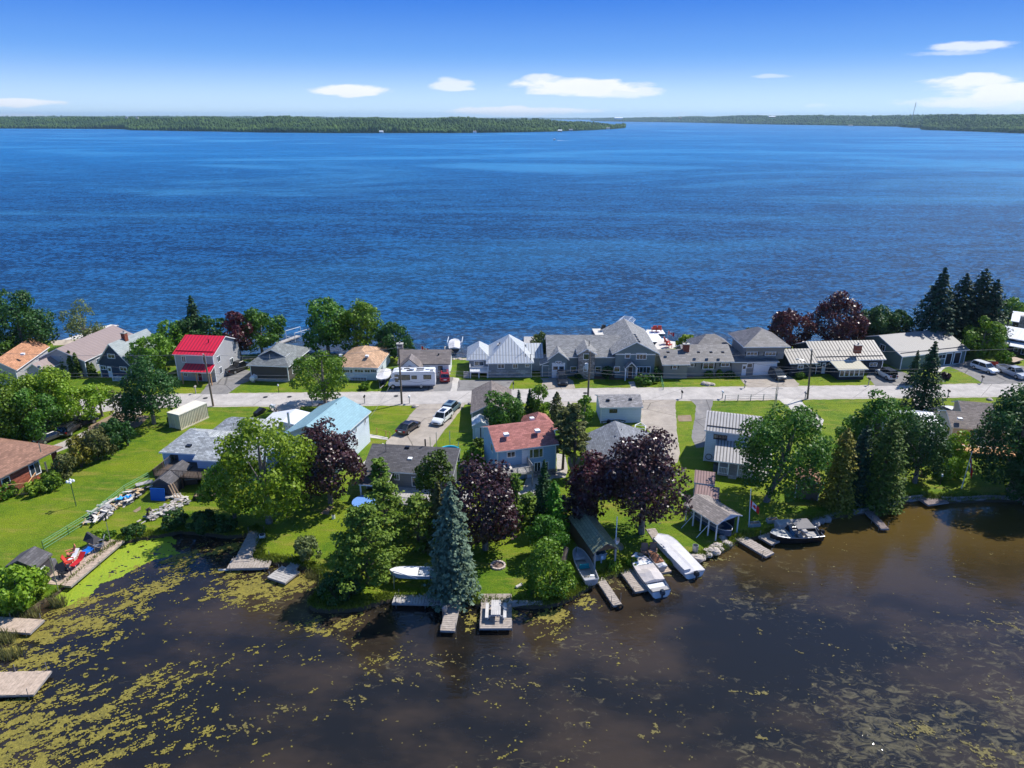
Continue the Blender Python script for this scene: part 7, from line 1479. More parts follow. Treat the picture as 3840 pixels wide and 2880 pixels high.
# fences
def fence(label, pts, h_, step, rails, mat, name='fence', post=.05, wire=None):
    P_ = [P(x, y) for x, y in pts]; c = P_[0]; t = thing(name, label, 'fence', (c.x, c.y, 0)); m = MB(); q = []
    for a, b in zip(P_, P_[1:]):
        n = max(1, int((b-a).length/step)); q += [a.lerp(b, i/n) for i in range(n)]
    q.append(P_[-1])
    for a in q: mm = MB(); mm.box(a.x-c.x-post, a.y-c.y-post, 0, a.x-c.x+post, a.y-c.y+post, h_); mm.obj('post', mat, t)
    for z in rails: m.tube([(a.x-c.x, a.y-c.y, z) for a in q], .03, 4)
    m.obj('rails', wire or mat, t)
fence('grey three-rail fence along the road above the right lawn', PX(2718, 1505, 2910, 1500), 1.15, 2.2, (.4, .75, 1.08), WOODG); GRF = pm('green_wire', (.10, .30, .16), .6, .1)
fence('thin green wire fence climbing past the lumber heap', PX(165, 2062, 345, 1950, 470, 1850, 560, 1800), 1.1, 3.0, (.15, .5, .85, 1.1), pm('green_post', (.05, .12, .06)), wire=GRF, post=.03); fence('low wooden handrail above the wide driveway', PX(1414, 1628, 1448, 1638, 1463, 1642), 1.0, 1.4, (.95,), WOODT)
fence('short green mesh fence at the big house lawn corner', PX(2475, 1420, 2487, 1462), 1.1, 1.5, (.2, .6, 1.05), GRF, post=.04)
# fence of logs at the water edge, retaining walls
def wall(label, pts, h_, wd, mat, z=WZ, name='retaining_wall'):
    P_ = [P(x, y) for x, y in pts]; m = MB()
    for a, b in zip(P_, P_[1:]):
        d = (b-a).normalized(); n = Vector((-d.y, d.x, 0))*wd/2; e = d*.02; m.hexa([(v.x, v.y, z) for v in (a-n, b-n-e, b+n-e, a+n)], [(v.x, v.y, z+h_) for v in (a-n, b-n-e, b+n-e, a+n)])
    props(m.obj(name, mat), label, 'wall')
wall('grey timber retaining wall at the bank right of the fishing boat', PX(2985, 1968, 3040, 1950, 3110, 1930, 3160, 1918), .62, .22, pm('wall_timber', (.2, .19, .18), .85, .2)); wall('low dark retaining wall curving along the right bank', PX(3200, 1917, 3330, 1896, 3380, 1871, 3460, 1860), .72, .3, ROCKD); wall('low concrete sill right of the square dock', PX(1905, 2256, 1985, 2257, 2035, 2256), .62, .35, CONC); wall('low dark retaining wall below the right edge lawn', PX(3530, 1868, 3600, 1869, 3700, 1863, 3820, 1865), .72, .3, ROCKD)
# decorated parts under the brick house: tan privacy lattice
p = P(108, 1850); t = thing('lattice_screen', 'orange-tan lattice screen around a small porch at the brick house', 'screen', (p.x, p.y, 0), R(16)); m = MB()
for x0, y0, x1, y1 in ((-2.0, -.2, .3, -.2), (.3, -.2, .3, 2.6)):
    m.tube([(x0, y0, 1.6), (x1, y1, 1.6)], .06, 4); m.tube([(x0, y0, .1), (x1, y1, .1)], .05, 4)
    for k in range(9): f = k/8; m.tube([(x0+(x1-x0)*f, y0+(y1-y0)*f, .1), (x0+(x1-x0)*min(1, f+.25), y0+(y1-y0)*min(1, f+.25), 1.6)], .025, 3); m.tube([(x0+(x1-x0)*min(1, f+.25), y0+(y1-y0)*min(1, f+.25), .1), (x0+(x1-x0)*f, y0+(y1-y0)*f, 1.6)], .025, 3)
m.obj('lattice', WOODT, t)
t, L = place('propane_cart', 'grey air-conditioning unit behind the tan lattice screen', 'unit', (84, 1822), (104, 1812)); m = MB(); m.box(-.5, -.4, 0, .5, .4, .8); m.obj('case', GREYM, t)
# log pile / red kayak at right garage, white heap
t, L = place('kayak', 'red-orange kayak lying beside the silver crossover', 'kayak', (3690, 1362), (3720, 1366), None, .2); R_ = hull(t, 3.2, .8, .35, pm('kayak_red', (.75, .08, .04), .4, .05), bow=.5); deckon(t, R_, pm('kayak_red', (.7, .1, .05)), 0, 12, .12)
t, L = place('utility_trailer', 'flat tan utility trailer near the black-brown house', 'trailer', (3775, 1366), (3825, 1352)); m = MB(); m.box(-1.8, -.9, .5, 1.8, .9, .6); m.obj('bed', WD3, t); m = MB(); m.box(-.3, -1.05, 0, .3, -.9, .5); m.box(-.3, .9, 0, .3, 1.05, .5); m.obj('wheels', RUBBER, t)
# person in the garage opening
def person(label, px, py, top_c, leg_c, rz=0):
    p = P(px, py); me = bpy.data.meshes.new('person'); J = {'pel': (0, 0, .95), 'chest': (0, 0, 1.3), 'neck': (0, 0, 1.5), 'head': (0, -.02, 1.66), 'sl': (-.19, 0, 1.44), 'el': (-.27, -.03, 1.15), 'hl': (-.27, -.14, .90), 'sr': (.19, 0, 1.44), 'er': (.27, -.03, 1.15), 'hr': (.26, -.12, .90), 'hpl': (-.1, 0, .9), 'kl': (-.12, -.03, .5), 'fl': (-.13, 0, .08), 'tl': (-.13, -.16, .05), 'hpr': (.1, 0, .9), 'kr': (.12, -.03, .5), 'fr': (.13, 0, .08), 'tr': (.13, -.16, .05)}
    Rr = {'pel': .15, 'chest': .17, 'neck': .06, 'head': .11, 'sl': .08, 'el': .05, 'hl': .04, 'sr': .08, 'er': .05, 'hr': .04, 'hpl': .1, 'kl': .07, 'fl': .05, 'tl': .04, 'hpr': .1, 'kr': .07, 'fr': .05, 'tr': .04}
    E = [('pel', 'chest'), ('chest', 'neck'), ('neck', 'head'), ('chest', 'sl'), ('sl', 'el'), ('el', 'hl'), ('chest', 'sr'), ('sr', 'er'), ('er', 'hr'), ('pel', 'hpl'), ('hpl', 'kl'), ('kl', 'fl'), ('fl', 'tl'), ('pel', 'hpr'), ('hpr', 'kr'), ('kr', 'fr'), ('fr', 'tr')]
    ks = list(J); me.from_pydata([J[k] for k in ks], [(ks.index(a), ks.index(b)) for a, b in E], []); o = bpy.data.objects.new('person', me); C.objects.link(o)
    md = o.modifiers.new('skin', 'SKIN'); 
    for i, k in enumerate(ks): me.skin_vertices[0].data[i].radius = (Rr[k], Rr[k])
    me.skin_vertices[0].data[0].use_root = True; o.modifiers.new('sub', 'SUBSURF').levels = 1
    m, nt, out = base('person_clothes'); s = N(nt, 'SeparateXYZ', Vector=N(nt, 'TexCoord').outputs['Object']); z = s.outputs[2]
    c = MIX(nt, MA(nt, 'GREATER_THAN', z, 1.5), MIX(nt, MA(nt, 'GREATER_THAN', z, .93), leg_c, top_c), (.5, .3, .22)); c = MIX(nt, MA(nt, 'GREATER_THAN', z, 1.70), c, (.06, .04, .03))
    nt.links.new(N(nt, 'BsdfPrincipled', Base_Color=c, Roughness=.8).outputs[0], out.inputs[0]); me.materials.append(m)
    o.location = (p.x, p.y, .02); o.rotation_euler.z = rz; props(o, label, 'person')
person('person in a white top standing before the open garage of the green-grey house', 3583, 1352, (.75, .77, .8), (.2, .22, .28), .3)
# ================================================================ trees and shrubs
L_GREEN = leafm('maple_leaf', (0.030, 0.101, 0.011), (0.115, 0.257, 0.024)); L_DARK = leafm('dark_leaf', (0.014, 0.059, 0.014), (0.063, 0.147, 0.028)); L_LIME = leafm('lime_leaf', (0.101, 0.216, 0.014), (0.284, 0.405, 0.024))
L_MID = leafm('mid_leaf', (0.051, 0.138, 0.012), (0.189, 0.319, 0.022)); L_MAR = leafm('maroon_leaf', (.016, .007, .009), (.085, .030, .034), .38, .15, .55); L_MARR = leafm('red_maroon_leaf', (.024, .007, .009), (.125, .026, .028), .4, .2, .5)
L_SPR = leafm('spruce_needles', (0.013, 0.044, 0.018), (0.044, 0.106, 0.027), .6, .1, .2); L_BLU = leafm('blue_spruce_needles', (.032, .072, .048), (.17, .235, .15), .6, .1, .2); L_PINE = leafm('pine_needles', (0.058, 0.124, 0.013), (0.221, 0.325, 0.039), .6, .2, .2)
L_OLIVE = leafm('olive_needles', (0.065, 0.078, 0.023), (0.195, 0.208, 0.065), .6, .2, .2); L_CED = leafm('cedar_foliage', (0.023, 0.058, 0.010), (0.104, 0.156, 0.016), .6, .15, .2); L_PALE = leafm('pale_leaf', (.09, .13, .035), (.24, .29, .10), .5, .3, .3); L_DKS = leafm('deep_spruce', (0.008, 0.029, 0.016), (0.033, 0.075, 0.034), .6, .08, .2)
L_GOLD = leafm('golden_cedar', (0.091, 0.098, 0.013), (0.286, 0.260, 0.033), .6, .15, .2); L_BR = leafm('bright_conifer', (.035, .13, .008), (.11, .30, .02), .6, .2, .2)
def leafquads(C_, Nn, size, rs, asp=1.):
    n = len(C_); Nn = Nn/np.linalg.norm(Nn, axis=1, keepdims=True); t = rs.normal(size=(n, 3)); t -= (t*Nn).sum(1, keepdims=True)*Nn; t /= np.linalg.norm(t, axis=1, keepdims=True)+1e-9
    b = np.cross(Nn, t); s = (size*rs.uniform(.6, 1.35, n))[:, None]; t = t*s*.5*asp; b = b*s*.5
    V = np.stack([C_-t, C_-b*.9, C_+t, C_+b*.9], 1).reshape(-1, 3); return V, np.arange(4*n).reshape(n, 4)
def crown_dec(rs, Rr, z0, z1, n, size, nl=26, rough=1., gap=.0):
    """rounded leaf puffs over an uneven crown from z0 to z1"""
    h = (z1-z0)/2; cz = (z0+z1)/2; d = rs.normal(size=(nl, 3)); d[:, 2] = d[:, 2]*.95; d /= np.linalg.norm(d, axis=1, keepdims=True)
    k = rs.uniform(.48, .86, nl)[:, None]; lr = rs.uniform(.24, .42, nl)*(.5*Rr+.5*h)*rough
    c = d*k*np.array([Rr*1.08, Rr*1.08, h])
    c[:, :2] *= (1-.18*np.clip(d[:, 2:3], -1, 1)); lim = np.array([Rr, Rr, h])
    li = rs.choice(nl, n, p=(lr**2)/(lr**2).sum()); u = rs.normal(size=(n, 3)); u += .75*d[li]; u[:, 2] += .15; u /= np.linalg.norm(u, axis=1, keepdims=True)
    p = c[li]+u*lr[li][:, None]*rs.uniform(.62, 1.08, n)[:, None]*np.array([1, 1, .95])
    nn = u+rs.normal(size=(n, 3))*.55; p[:, 2] += cz
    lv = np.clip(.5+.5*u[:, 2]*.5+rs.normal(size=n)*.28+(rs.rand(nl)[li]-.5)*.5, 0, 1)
    V, F = leafquads(p, nn, np.full(n, size), rs); return V, F, lv, c+np.array([0, 0, cz])
def crown_con(rs, Rr, z0, z1, n, size, levels=22, shape=.85, droop=.28, dens=1., wide=1.):
    h = z1-z0; P_ = []; Nn = []; per = max(4, n//levels); W = []
    for l in range(levels):
        f = l/(levels-1); z = z0+h*f**.92*.97; r = Rr*max(.05, (1-f)**shape)*(1+.10*rs.randn()); nb = max(5, int(13*(.35+.65*(1-f)))); a0 = rs.uniform(0, 6.28)
        k = int(per*(.25+1.5*(1-f))); bi = rs.randint(0, nb, k); ang = a0+bi*2*math.pi/nb+rs.normal(size=k)*.03; bl = r*(.82+.26*rs.rand(nb))[bi]
        t = rs.uniform(.12, 1., k)**.75; wdt = (.16+.20*np.sin(t*math.pi))*bl*.62*wide*rs.uniform(-1, 1, k)
        x = np.cos(ang)*t*bl-np.sin(ang)*wdt; y = np.sin(ang)*t*bl+np.cos(ang)*wdt; zz = z-droop*t*bl*(1-.4*t)+rs.normal(size=k)*.06*r*.3+(h/levels)*.25*rs.uniform(-1, 1, k)
        P_.append(np.stack([x, y, zz], 1)); Nn.append(np.stack([np.cos(ang)*.55, np.sin(ang)*.55, np.full(k, .8)], 1)+rs.normal(size=(k, 3))*.38); W.append(t)
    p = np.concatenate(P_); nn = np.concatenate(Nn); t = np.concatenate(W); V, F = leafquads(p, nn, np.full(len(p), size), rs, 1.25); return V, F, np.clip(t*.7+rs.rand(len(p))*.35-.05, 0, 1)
def crown_pine(rs, Rr, z0, z1, n, size, nb=26, up=.5):
    h = z1-z0; P_ = []; Nn = []; br = []
    for b in range(nb):
        f = (b+rs.rand())/nb; z = z0+h*f; a = b*2.4+rs.uniform(-.4, .4); r = Rr*(math.sin(max(.12, (1-f))*math.pi*.58)**.8)*rs.uniform(.6, 1.1); br.append((z-.15*h*.3, a, r))
        m = 3+int(4*(1-f)); k = n//nb//m+1
        for j in range(m):
            t = .35+.65*(j+1)/m; sa = a+rs.uniform(-.28, .28); c = np.array([math.cos(sa)*r*t, math.sin(sa)*r*t, z+up*r*t*.18]); cr = .16*Rr*rs.uniform(.6, 1.15)+.14
            u = rs.normal(size=(k, 3)); u /= np.linalg.norm(u, axis=1, keepdims=True); P_.append(c+u*cr*rs.uniform(.3, 1.05, k)[:, None]*np.array([1.15, 1.15, .5])); Nn.append(u*.7+np.array([0, 0, .7])+rs.normal(size=(k, 3))*.45)
    p = np.concatenate(P_); nn = np.concatenate(Nn); V, F = leafquads(p, nn, np.full(len(p), size), rs, 1.5); return V, F, np.clip(rs.rand(len(p)), 0, 1), br
TSEED = [100]
def tree(kind, label, bx, by, top, wpx, leaf, name=None, cb=.22, dens=1., size=None, group=None, off=0., seed=None, trunk=None, base_z=0, **kw):
    TSEED[0] += 1; rs = np.random.RandomState(seed or TSEED[0]); rr = random.Random(TSEED[0]); wpx = wpx*1.08 if kind == 'dec' else wpx; p = P(bx, by); ht = ztop(p, top); dm = depth((p.x, p.y, ht*.5)); Rr = wpx/2*dm/FPX
    nm = name or {'dec': 'leafy_tree', 'con': 'spruce_tree', 'pine': 'pine_tree', 'bush': 'shrub', 'col': 'columnar_cedar'}[kind]; cat = 'shrub' if kind == 'bush' else 'tree'
    t = thing(nm, label, cat, (p.x, p.y, base_z), rr.uniform(0, 0), group); sz = size or .30*max(.8, min(1.5, dm/95))
    tw = max(.08, ht*.020+Rr*.018); tk = MB(); bark = trunk or (BARKG if kind == 'dec' else BARK)
    if kind == 'dec' or kind == 'bush':
        z0 = ht*cb*.55 if kind == 'dec' else 0.0; area = 4*math.pi*Rr*(Rr*.5+(ht-z0)*.25); n = int(min(24000, max(600, area*dens*4.0/(sz*sz)*1.0)))
        kw['nl'] = int(kw.get('nl', 26)*1.25); V, F, lv, cs = crown_dec(rs, Rr, z0, ht, n, sz, **kw)
        if kind == 'dec':
            tk.tube([(0, 0, -.2), (rr.uniform(-.1, .1), 0, ht*.2), (rr.uniform(-.3, .3), rr.uniform(-.2, .2), ht*.55), (0, 0, ht*.8)], [tw*1.25, tw, tw*.6, tw*.2], 8)
            for k in range(min(9, len(cs))): c = cs[k]*np.array([.9, .9, 1]); zb = ht*(.15+.25*rr.random()); tk.tube([(0, 0, zb), (c[0]*.45, c[1]*.45, zb+(c[2]-zb)*.55), (c[0], c[1], c[2])], [tw*.5, tw*.3, tw*.1], 5)
        else:
            for k in range(4): tk.tube([(rr.uniform(-.15, .15), rr.uniform(-.15, .15), 0), (Rr*.4*math.cos(k*1.6), Rr*.4*math.sin(k*1.6), ht*.5)], [.06, .03], 5)
    elif kind == 'con' or kind == 'col':
        Rr *= 1.12; n = int(min(20000, max(400, math.pi*Rr*math.hypot(Rr, ht)*dens*4.2/(sz*sz)))); V, F, lv = crown_con(rs, Rr, ht*cb if kind == 'con' else .1, ht, n, sz, **kw)
        tk.tube([(0, 0, -.2), (0, 0, ht*.5), (0, 0, ht*.97)], [tw, tw*.6, tw*.1], 7)
    else:
        Rr *= 1.1; n = int(min(18000, 4.2*math.pi*Rr*ht*dens/(sz*sz))); V, F, lv, br = crown_pine(rs, Rr, ht*cb, ht, n, sz, **kw)
        tk.tube([(0, 0, -.2), (.1, 0, ht*.5), (0, 0, ht*.97)], [tw, tw*.65, tw*.12], 7)
        for z, a, r in br: tk.tube([(0, 0, z), (math.cos(a)*r*.85, math.sin(a)*r*.85, z+.1*r)], [tw*.32, tw*.08], 4, cap=False)
    if off:
        V[:, 0] += off*np.clip(V[:, 2]/ht*2, 0, 1); tk.V = [(x+off*min(1, max(0, z/ht*2)), y, z) for x, y, z in tk.V]
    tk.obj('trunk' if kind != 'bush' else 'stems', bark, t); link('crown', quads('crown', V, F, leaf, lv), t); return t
G1 = 'broadleaf trees on the lake side of the road'; G2 = 'broadleaf trees between the road and the pond'; G3 = 'conifers on the lots'; G4 = 'shrubs in the gardens'
T = tree
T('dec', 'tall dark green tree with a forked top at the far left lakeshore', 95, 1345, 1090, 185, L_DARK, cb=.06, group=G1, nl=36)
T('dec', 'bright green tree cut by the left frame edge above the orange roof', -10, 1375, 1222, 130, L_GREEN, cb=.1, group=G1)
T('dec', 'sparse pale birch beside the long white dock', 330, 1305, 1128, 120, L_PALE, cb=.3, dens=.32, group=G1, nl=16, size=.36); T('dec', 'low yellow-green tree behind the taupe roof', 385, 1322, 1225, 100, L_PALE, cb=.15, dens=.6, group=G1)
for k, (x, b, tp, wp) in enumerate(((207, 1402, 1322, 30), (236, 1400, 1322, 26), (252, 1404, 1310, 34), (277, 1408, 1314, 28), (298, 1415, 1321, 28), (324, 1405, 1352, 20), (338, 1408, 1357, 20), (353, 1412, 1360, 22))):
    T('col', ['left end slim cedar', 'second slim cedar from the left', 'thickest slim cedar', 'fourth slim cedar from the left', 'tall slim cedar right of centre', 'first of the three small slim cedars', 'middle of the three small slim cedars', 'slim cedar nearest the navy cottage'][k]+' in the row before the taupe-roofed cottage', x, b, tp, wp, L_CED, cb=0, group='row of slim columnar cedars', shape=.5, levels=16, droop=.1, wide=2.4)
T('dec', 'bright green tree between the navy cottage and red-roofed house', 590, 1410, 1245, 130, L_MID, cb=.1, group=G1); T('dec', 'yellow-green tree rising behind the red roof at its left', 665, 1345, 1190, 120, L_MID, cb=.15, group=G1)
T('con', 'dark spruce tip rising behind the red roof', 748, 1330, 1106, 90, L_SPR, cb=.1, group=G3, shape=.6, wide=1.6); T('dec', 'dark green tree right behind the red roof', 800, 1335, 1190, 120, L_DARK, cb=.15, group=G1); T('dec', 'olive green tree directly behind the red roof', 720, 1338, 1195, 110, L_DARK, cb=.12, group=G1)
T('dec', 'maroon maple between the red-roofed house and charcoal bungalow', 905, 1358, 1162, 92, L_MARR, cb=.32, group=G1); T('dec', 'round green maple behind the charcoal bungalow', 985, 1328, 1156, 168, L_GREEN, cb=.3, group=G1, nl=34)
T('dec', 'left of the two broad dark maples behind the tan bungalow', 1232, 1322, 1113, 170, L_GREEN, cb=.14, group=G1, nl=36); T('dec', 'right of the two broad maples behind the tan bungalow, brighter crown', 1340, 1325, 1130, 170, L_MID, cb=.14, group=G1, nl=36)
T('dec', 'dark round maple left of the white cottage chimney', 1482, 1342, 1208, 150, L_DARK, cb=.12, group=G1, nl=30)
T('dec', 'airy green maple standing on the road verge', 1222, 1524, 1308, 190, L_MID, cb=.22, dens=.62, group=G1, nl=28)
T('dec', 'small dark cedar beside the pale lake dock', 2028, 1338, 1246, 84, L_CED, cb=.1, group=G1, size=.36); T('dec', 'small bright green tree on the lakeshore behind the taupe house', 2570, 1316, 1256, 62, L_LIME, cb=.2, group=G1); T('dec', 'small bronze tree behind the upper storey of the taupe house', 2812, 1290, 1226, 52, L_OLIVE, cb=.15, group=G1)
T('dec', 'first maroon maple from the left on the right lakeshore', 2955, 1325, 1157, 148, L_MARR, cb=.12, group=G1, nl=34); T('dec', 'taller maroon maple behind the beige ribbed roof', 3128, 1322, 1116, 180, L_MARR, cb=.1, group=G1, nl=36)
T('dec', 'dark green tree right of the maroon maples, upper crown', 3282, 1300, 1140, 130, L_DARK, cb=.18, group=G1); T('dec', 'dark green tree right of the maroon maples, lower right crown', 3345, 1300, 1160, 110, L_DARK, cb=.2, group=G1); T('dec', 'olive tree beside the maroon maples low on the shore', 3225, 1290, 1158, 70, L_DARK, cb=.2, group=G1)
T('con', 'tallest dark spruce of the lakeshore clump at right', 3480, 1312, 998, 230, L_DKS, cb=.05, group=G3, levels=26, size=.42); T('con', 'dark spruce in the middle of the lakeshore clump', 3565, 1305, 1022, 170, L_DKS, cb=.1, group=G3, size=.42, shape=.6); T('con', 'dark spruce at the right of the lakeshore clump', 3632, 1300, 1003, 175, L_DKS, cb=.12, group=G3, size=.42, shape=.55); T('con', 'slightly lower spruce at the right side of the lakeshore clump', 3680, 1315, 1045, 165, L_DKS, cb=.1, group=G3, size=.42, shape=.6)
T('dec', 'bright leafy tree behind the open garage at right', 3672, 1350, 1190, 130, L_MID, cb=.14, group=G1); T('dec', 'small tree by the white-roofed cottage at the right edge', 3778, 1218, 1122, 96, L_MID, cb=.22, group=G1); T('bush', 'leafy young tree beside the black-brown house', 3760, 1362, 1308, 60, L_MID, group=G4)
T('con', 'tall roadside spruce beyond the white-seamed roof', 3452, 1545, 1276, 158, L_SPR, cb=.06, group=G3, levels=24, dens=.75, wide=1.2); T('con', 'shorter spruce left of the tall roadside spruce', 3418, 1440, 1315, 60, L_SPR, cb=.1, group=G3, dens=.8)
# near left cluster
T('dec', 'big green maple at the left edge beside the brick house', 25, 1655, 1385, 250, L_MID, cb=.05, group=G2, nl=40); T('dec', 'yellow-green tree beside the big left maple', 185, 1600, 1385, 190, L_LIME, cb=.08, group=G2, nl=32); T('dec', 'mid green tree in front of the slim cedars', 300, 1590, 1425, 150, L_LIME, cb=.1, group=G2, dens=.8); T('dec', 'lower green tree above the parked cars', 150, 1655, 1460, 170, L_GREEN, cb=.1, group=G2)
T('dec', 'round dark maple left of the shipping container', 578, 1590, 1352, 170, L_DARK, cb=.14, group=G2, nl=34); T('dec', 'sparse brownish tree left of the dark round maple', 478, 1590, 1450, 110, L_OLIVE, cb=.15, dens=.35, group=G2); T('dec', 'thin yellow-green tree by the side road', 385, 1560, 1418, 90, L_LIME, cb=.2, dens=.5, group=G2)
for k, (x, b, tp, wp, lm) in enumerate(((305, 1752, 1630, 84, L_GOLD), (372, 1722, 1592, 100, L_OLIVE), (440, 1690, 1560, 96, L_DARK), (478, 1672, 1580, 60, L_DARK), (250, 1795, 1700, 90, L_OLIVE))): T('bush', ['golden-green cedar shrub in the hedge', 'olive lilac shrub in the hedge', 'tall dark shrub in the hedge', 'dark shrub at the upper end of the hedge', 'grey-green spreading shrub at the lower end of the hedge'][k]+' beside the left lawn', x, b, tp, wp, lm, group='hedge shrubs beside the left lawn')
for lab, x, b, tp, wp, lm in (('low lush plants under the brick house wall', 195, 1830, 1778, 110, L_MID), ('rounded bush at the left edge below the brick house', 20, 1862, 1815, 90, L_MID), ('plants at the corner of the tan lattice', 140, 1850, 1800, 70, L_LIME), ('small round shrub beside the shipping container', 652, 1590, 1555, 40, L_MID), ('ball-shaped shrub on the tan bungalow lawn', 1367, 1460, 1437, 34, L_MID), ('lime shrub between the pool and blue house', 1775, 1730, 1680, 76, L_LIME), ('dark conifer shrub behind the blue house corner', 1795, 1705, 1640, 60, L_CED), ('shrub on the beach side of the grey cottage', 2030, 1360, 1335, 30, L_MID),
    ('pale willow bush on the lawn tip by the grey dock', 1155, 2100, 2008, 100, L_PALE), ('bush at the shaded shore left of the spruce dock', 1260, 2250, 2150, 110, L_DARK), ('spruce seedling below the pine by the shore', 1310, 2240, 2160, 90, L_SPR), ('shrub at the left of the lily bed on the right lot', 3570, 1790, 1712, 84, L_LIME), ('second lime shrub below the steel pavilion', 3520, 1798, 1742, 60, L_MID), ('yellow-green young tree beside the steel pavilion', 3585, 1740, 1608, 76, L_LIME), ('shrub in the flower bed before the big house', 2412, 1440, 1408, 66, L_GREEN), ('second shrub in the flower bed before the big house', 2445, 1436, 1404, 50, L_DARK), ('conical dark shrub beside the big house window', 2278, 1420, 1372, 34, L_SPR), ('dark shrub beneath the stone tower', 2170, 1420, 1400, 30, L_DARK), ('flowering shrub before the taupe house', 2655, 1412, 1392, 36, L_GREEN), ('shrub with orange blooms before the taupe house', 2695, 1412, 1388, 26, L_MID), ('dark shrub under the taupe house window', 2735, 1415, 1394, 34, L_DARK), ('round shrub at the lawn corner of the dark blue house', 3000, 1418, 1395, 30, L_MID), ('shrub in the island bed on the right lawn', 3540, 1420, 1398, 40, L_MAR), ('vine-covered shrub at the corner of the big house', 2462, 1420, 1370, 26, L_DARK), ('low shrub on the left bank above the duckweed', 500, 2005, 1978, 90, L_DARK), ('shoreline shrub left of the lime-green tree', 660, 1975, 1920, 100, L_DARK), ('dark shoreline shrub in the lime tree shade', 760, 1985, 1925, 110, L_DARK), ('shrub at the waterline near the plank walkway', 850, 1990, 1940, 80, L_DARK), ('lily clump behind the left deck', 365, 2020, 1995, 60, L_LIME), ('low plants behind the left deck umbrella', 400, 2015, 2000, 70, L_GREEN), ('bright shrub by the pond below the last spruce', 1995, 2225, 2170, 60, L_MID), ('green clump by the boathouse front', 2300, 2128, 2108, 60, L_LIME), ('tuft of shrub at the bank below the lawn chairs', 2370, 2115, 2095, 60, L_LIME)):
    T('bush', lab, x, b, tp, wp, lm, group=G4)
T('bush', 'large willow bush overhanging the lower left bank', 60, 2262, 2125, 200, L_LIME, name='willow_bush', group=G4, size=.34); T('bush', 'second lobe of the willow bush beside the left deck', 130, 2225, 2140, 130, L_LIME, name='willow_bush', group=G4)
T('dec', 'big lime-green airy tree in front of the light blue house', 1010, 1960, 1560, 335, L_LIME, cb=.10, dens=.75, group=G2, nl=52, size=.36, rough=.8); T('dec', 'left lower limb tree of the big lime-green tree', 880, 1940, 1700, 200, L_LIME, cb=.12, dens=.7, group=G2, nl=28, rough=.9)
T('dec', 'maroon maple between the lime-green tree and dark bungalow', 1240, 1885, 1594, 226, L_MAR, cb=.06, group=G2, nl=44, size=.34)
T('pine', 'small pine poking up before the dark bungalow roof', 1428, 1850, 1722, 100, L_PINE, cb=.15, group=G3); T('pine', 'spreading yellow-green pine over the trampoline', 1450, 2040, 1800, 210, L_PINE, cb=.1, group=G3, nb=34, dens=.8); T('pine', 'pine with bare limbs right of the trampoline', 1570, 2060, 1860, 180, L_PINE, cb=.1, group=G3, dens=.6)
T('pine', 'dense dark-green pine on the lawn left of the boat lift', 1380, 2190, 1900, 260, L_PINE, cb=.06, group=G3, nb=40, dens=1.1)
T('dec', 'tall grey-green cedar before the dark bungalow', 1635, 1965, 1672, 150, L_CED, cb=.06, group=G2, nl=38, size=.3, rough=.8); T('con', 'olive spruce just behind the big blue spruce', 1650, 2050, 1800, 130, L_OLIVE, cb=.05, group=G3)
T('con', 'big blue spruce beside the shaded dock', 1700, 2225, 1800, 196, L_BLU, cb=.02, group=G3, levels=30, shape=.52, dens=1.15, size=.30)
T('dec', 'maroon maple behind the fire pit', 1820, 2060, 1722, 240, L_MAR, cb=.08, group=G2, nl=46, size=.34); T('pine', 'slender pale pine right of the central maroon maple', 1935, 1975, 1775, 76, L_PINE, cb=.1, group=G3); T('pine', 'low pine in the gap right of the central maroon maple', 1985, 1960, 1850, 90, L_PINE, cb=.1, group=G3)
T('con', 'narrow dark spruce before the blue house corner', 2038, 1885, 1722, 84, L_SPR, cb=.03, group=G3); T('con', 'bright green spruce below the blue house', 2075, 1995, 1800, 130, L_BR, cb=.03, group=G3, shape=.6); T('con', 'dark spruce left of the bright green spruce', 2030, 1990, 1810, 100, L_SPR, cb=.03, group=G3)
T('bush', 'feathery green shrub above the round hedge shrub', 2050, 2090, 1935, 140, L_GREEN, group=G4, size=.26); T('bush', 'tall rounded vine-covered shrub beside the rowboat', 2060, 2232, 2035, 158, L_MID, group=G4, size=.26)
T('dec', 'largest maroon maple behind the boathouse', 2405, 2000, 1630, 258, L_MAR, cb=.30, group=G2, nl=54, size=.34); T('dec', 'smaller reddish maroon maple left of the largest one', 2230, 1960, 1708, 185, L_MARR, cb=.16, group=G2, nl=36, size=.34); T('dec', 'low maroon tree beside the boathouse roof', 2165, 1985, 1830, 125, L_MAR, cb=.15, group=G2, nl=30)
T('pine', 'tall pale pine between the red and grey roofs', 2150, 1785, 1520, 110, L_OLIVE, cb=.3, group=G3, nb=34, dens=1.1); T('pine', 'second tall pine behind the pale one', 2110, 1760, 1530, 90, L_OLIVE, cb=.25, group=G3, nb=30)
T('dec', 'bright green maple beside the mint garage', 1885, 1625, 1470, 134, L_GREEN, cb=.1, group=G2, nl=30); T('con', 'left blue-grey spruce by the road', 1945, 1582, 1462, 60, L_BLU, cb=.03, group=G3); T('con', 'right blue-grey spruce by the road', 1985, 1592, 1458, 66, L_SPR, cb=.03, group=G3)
T('dec', 'upright bright green poplar by the road', 2020, 1590, 1425, 66, L_MID, cb=.06, group=G2, rough=.8); T('con', 'dark pine behind the red hip roof', 2085, 1600, 1468, 84, L_OLIVE, cb=.05, group=G3, shape=.6); T('con', 'small silvery-blue spruce by the road', 2130, 1590, 1508, 56, L_BLU, cb=.03, group=G3); T('dec', 'light green narrow tree left of the white garage', 2192, 1590, 1478, 62, L_MID, cb=.06, group=G2, rough=.8)
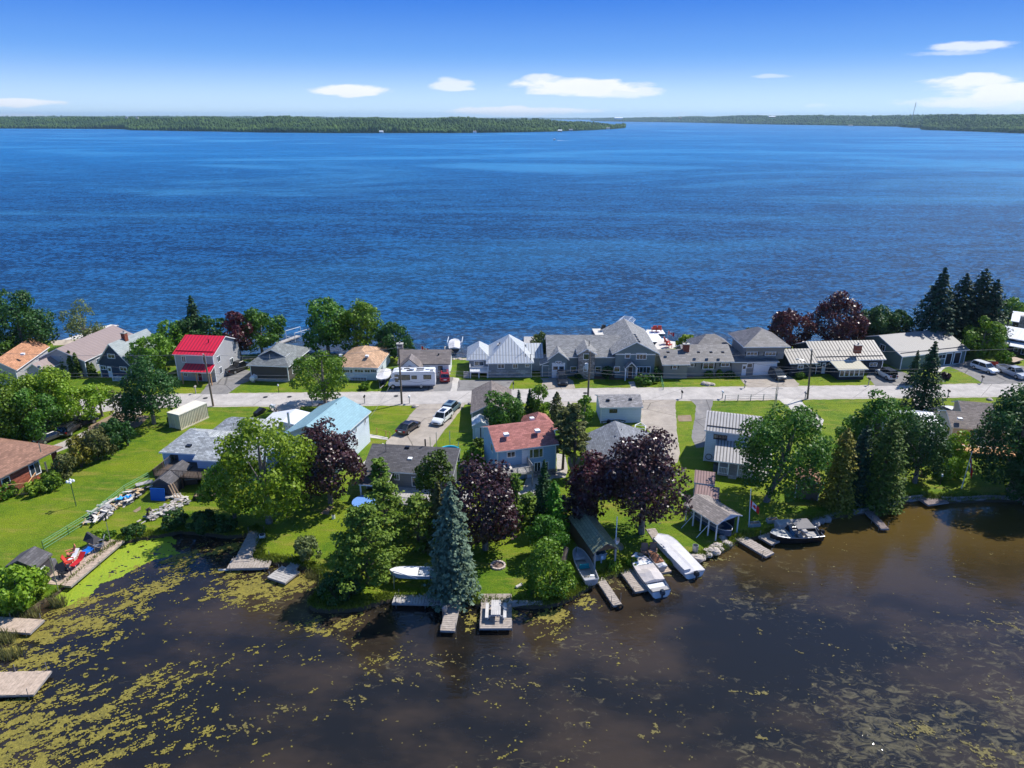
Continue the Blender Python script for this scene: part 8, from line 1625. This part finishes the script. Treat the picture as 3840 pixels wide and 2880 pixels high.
for k, x in enumerate((1838, 1862, 1895)): T('col', ['left', 'middle', 'right'][k]+' one of three tiny cedars under the bright green maple', x, 1640, 1592, 16, L_CED, cb=0, group='tiny cedars under the bright maple', shape=.4, levels=10, droop=.1, wide=2.4)
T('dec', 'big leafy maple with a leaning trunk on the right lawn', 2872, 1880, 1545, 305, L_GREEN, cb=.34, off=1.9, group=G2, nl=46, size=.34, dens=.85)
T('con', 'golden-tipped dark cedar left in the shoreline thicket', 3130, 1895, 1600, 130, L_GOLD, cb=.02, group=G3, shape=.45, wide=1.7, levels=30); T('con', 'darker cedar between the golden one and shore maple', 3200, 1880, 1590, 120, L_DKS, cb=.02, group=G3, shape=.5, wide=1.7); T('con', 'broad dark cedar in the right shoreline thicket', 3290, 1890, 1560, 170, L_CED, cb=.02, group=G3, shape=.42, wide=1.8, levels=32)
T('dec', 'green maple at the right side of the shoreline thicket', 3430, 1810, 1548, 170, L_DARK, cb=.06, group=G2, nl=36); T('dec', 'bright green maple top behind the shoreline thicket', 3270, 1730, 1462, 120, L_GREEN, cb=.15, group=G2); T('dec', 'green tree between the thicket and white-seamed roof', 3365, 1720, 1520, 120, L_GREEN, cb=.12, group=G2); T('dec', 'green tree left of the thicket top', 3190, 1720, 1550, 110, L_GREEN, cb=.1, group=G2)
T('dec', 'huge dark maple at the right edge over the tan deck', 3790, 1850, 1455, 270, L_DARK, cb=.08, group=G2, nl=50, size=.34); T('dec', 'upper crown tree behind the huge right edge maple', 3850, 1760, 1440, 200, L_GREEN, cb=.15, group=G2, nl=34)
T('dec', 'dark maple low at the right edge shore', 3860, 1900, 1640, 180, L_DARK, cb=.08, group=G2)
# reeds and grass tufts at the banks
def reeds(label, blobs, seed, mat):
    rs = np.random.RandomState(seed); Vs = []; 
    for px, py, r, n, hh in blobs:
        p = P(px, py, WZ); a = rs.uniform(0, 6.28, n); q = np.sqrt(rs.rand(n))*r; x = p.x+q*np.cos(a); y = p.y+q*np.sin(a)*.6; h_ = hh*rs.uniform(.5, 1.1, n); lx = rs.normal(size=n)*.25*h_; ly = rs.normal(size=n)*.2*h_; w_ = .035
        z0 = np.full(n, WZ-.05); A = rs.uniform(0, 3.14, n); cx, sx = np.cos(A)*w_, np.sin(A)*w_
        Vs.append(np.stack([np.stack([x-cx, y-sx, z0], 1), np.stack([x+cx, y+sx, z0], 1), np.stack([x+lx+cx*.3, y+ly+sx*.3, z0+h_], 1), np.stack([x+lx-cx*.3, y+ly-sx*.3, z0+h_], 1)], 1).reshape(-1, 3))
    V = np.concatenate(Vs); F = np.arange(len(V)).reshape(-1, 4); props(link('reeds', quads('reeds', V, F, mat, rs.rand(len(F)))), label, 'reeds', None, 'stuff')
L_REED = leafm('reed_blades', (.10, .13, .03), (.34, .32, .12), .7, .3, .2)
reeds('pale reeds and cattail clumps along the left pond edge', [(222, 2270, .8, 160, 1.3), (90, 2310, 1.6, 240, .9), (20, 2400, 1.2, 200, 1.1), (40, 2460, 1.2, 160, 1.2), (1190, 2160, 1.2, 300, .8), (1230, 2190, 1.2, 300, .7), (3290, 1925, 1.2, 160, 1.0), (2280, 2140, .9, 160, .6), (960, 2060, .6, 120, .5), (2700, 2060, 1.0, 200, .6), (420, 2035, .8, 120, .5)], 4, L_REED)
def bank_tufts():
    rs = np.random.RandomState(8); n = 22000; idx = rs.uniform(0, len(near)-1.001, n); i = idx.astype(int); f = idx-i; NP = np.array([(p.x, p.y) for p in near]); q = NP[i]*(1-f)[:, None]+NP[i+1]*f[:, None]; q += rs.normal(size=(n, 2))*np.array([.25, .35])+np.array([0, .15])
    da, db = P(205, 2192), P(412, 2022); tt = (q[:, 0]-da.x)/(db.x-da.x); vis = (np.abs(q[:, 0]) < 75) & ~((tt > -.12) & (tt < 1.1) & (np.abs(q[:, 1]-(da.y+tt*(db.y-da.y))) < 5)); q = q[vis]; n = len(q); h_ = rs.uniform(.08, .34, n); A = rs.uniform(0, 3.14, n); w_ = .05; cx, sx = np.cos(A)*w_, np.sin(A)*w_; lx = rs.normal(size=n)*.12; ly = rs.normal(size=n)*.12-.04; z0 = np.full(n, -.06)
    V = np.stack([np.stack([q[:, 0]-cx, q[:, 1]-sx, z0], 1), np.stack([q[:, 0]+cx, q[:, 1]+sx, z0], 1), np.stack([q[:, 0]+lx+cx*.3, q[:, 1]+ly+sx*.3, h_], 1), np.stack([q[:, 0]+lx-cx*.3, q[:, 1]+ly-sx*.3, h_], 1)], 1).reshape(-1, 3)
    props(link('grass_tufts', quads('grass_tufts', V, np.arange(len(V)).reshape(-1, 4), leafm('tuft_blades', (.07, .12, .01), (.24, .30, .04), .7, .3, .2), rs.rand(n))), 'ragged tall grass fringing the pond bank', 'grass', None, 'stuff')
bank_tufts()
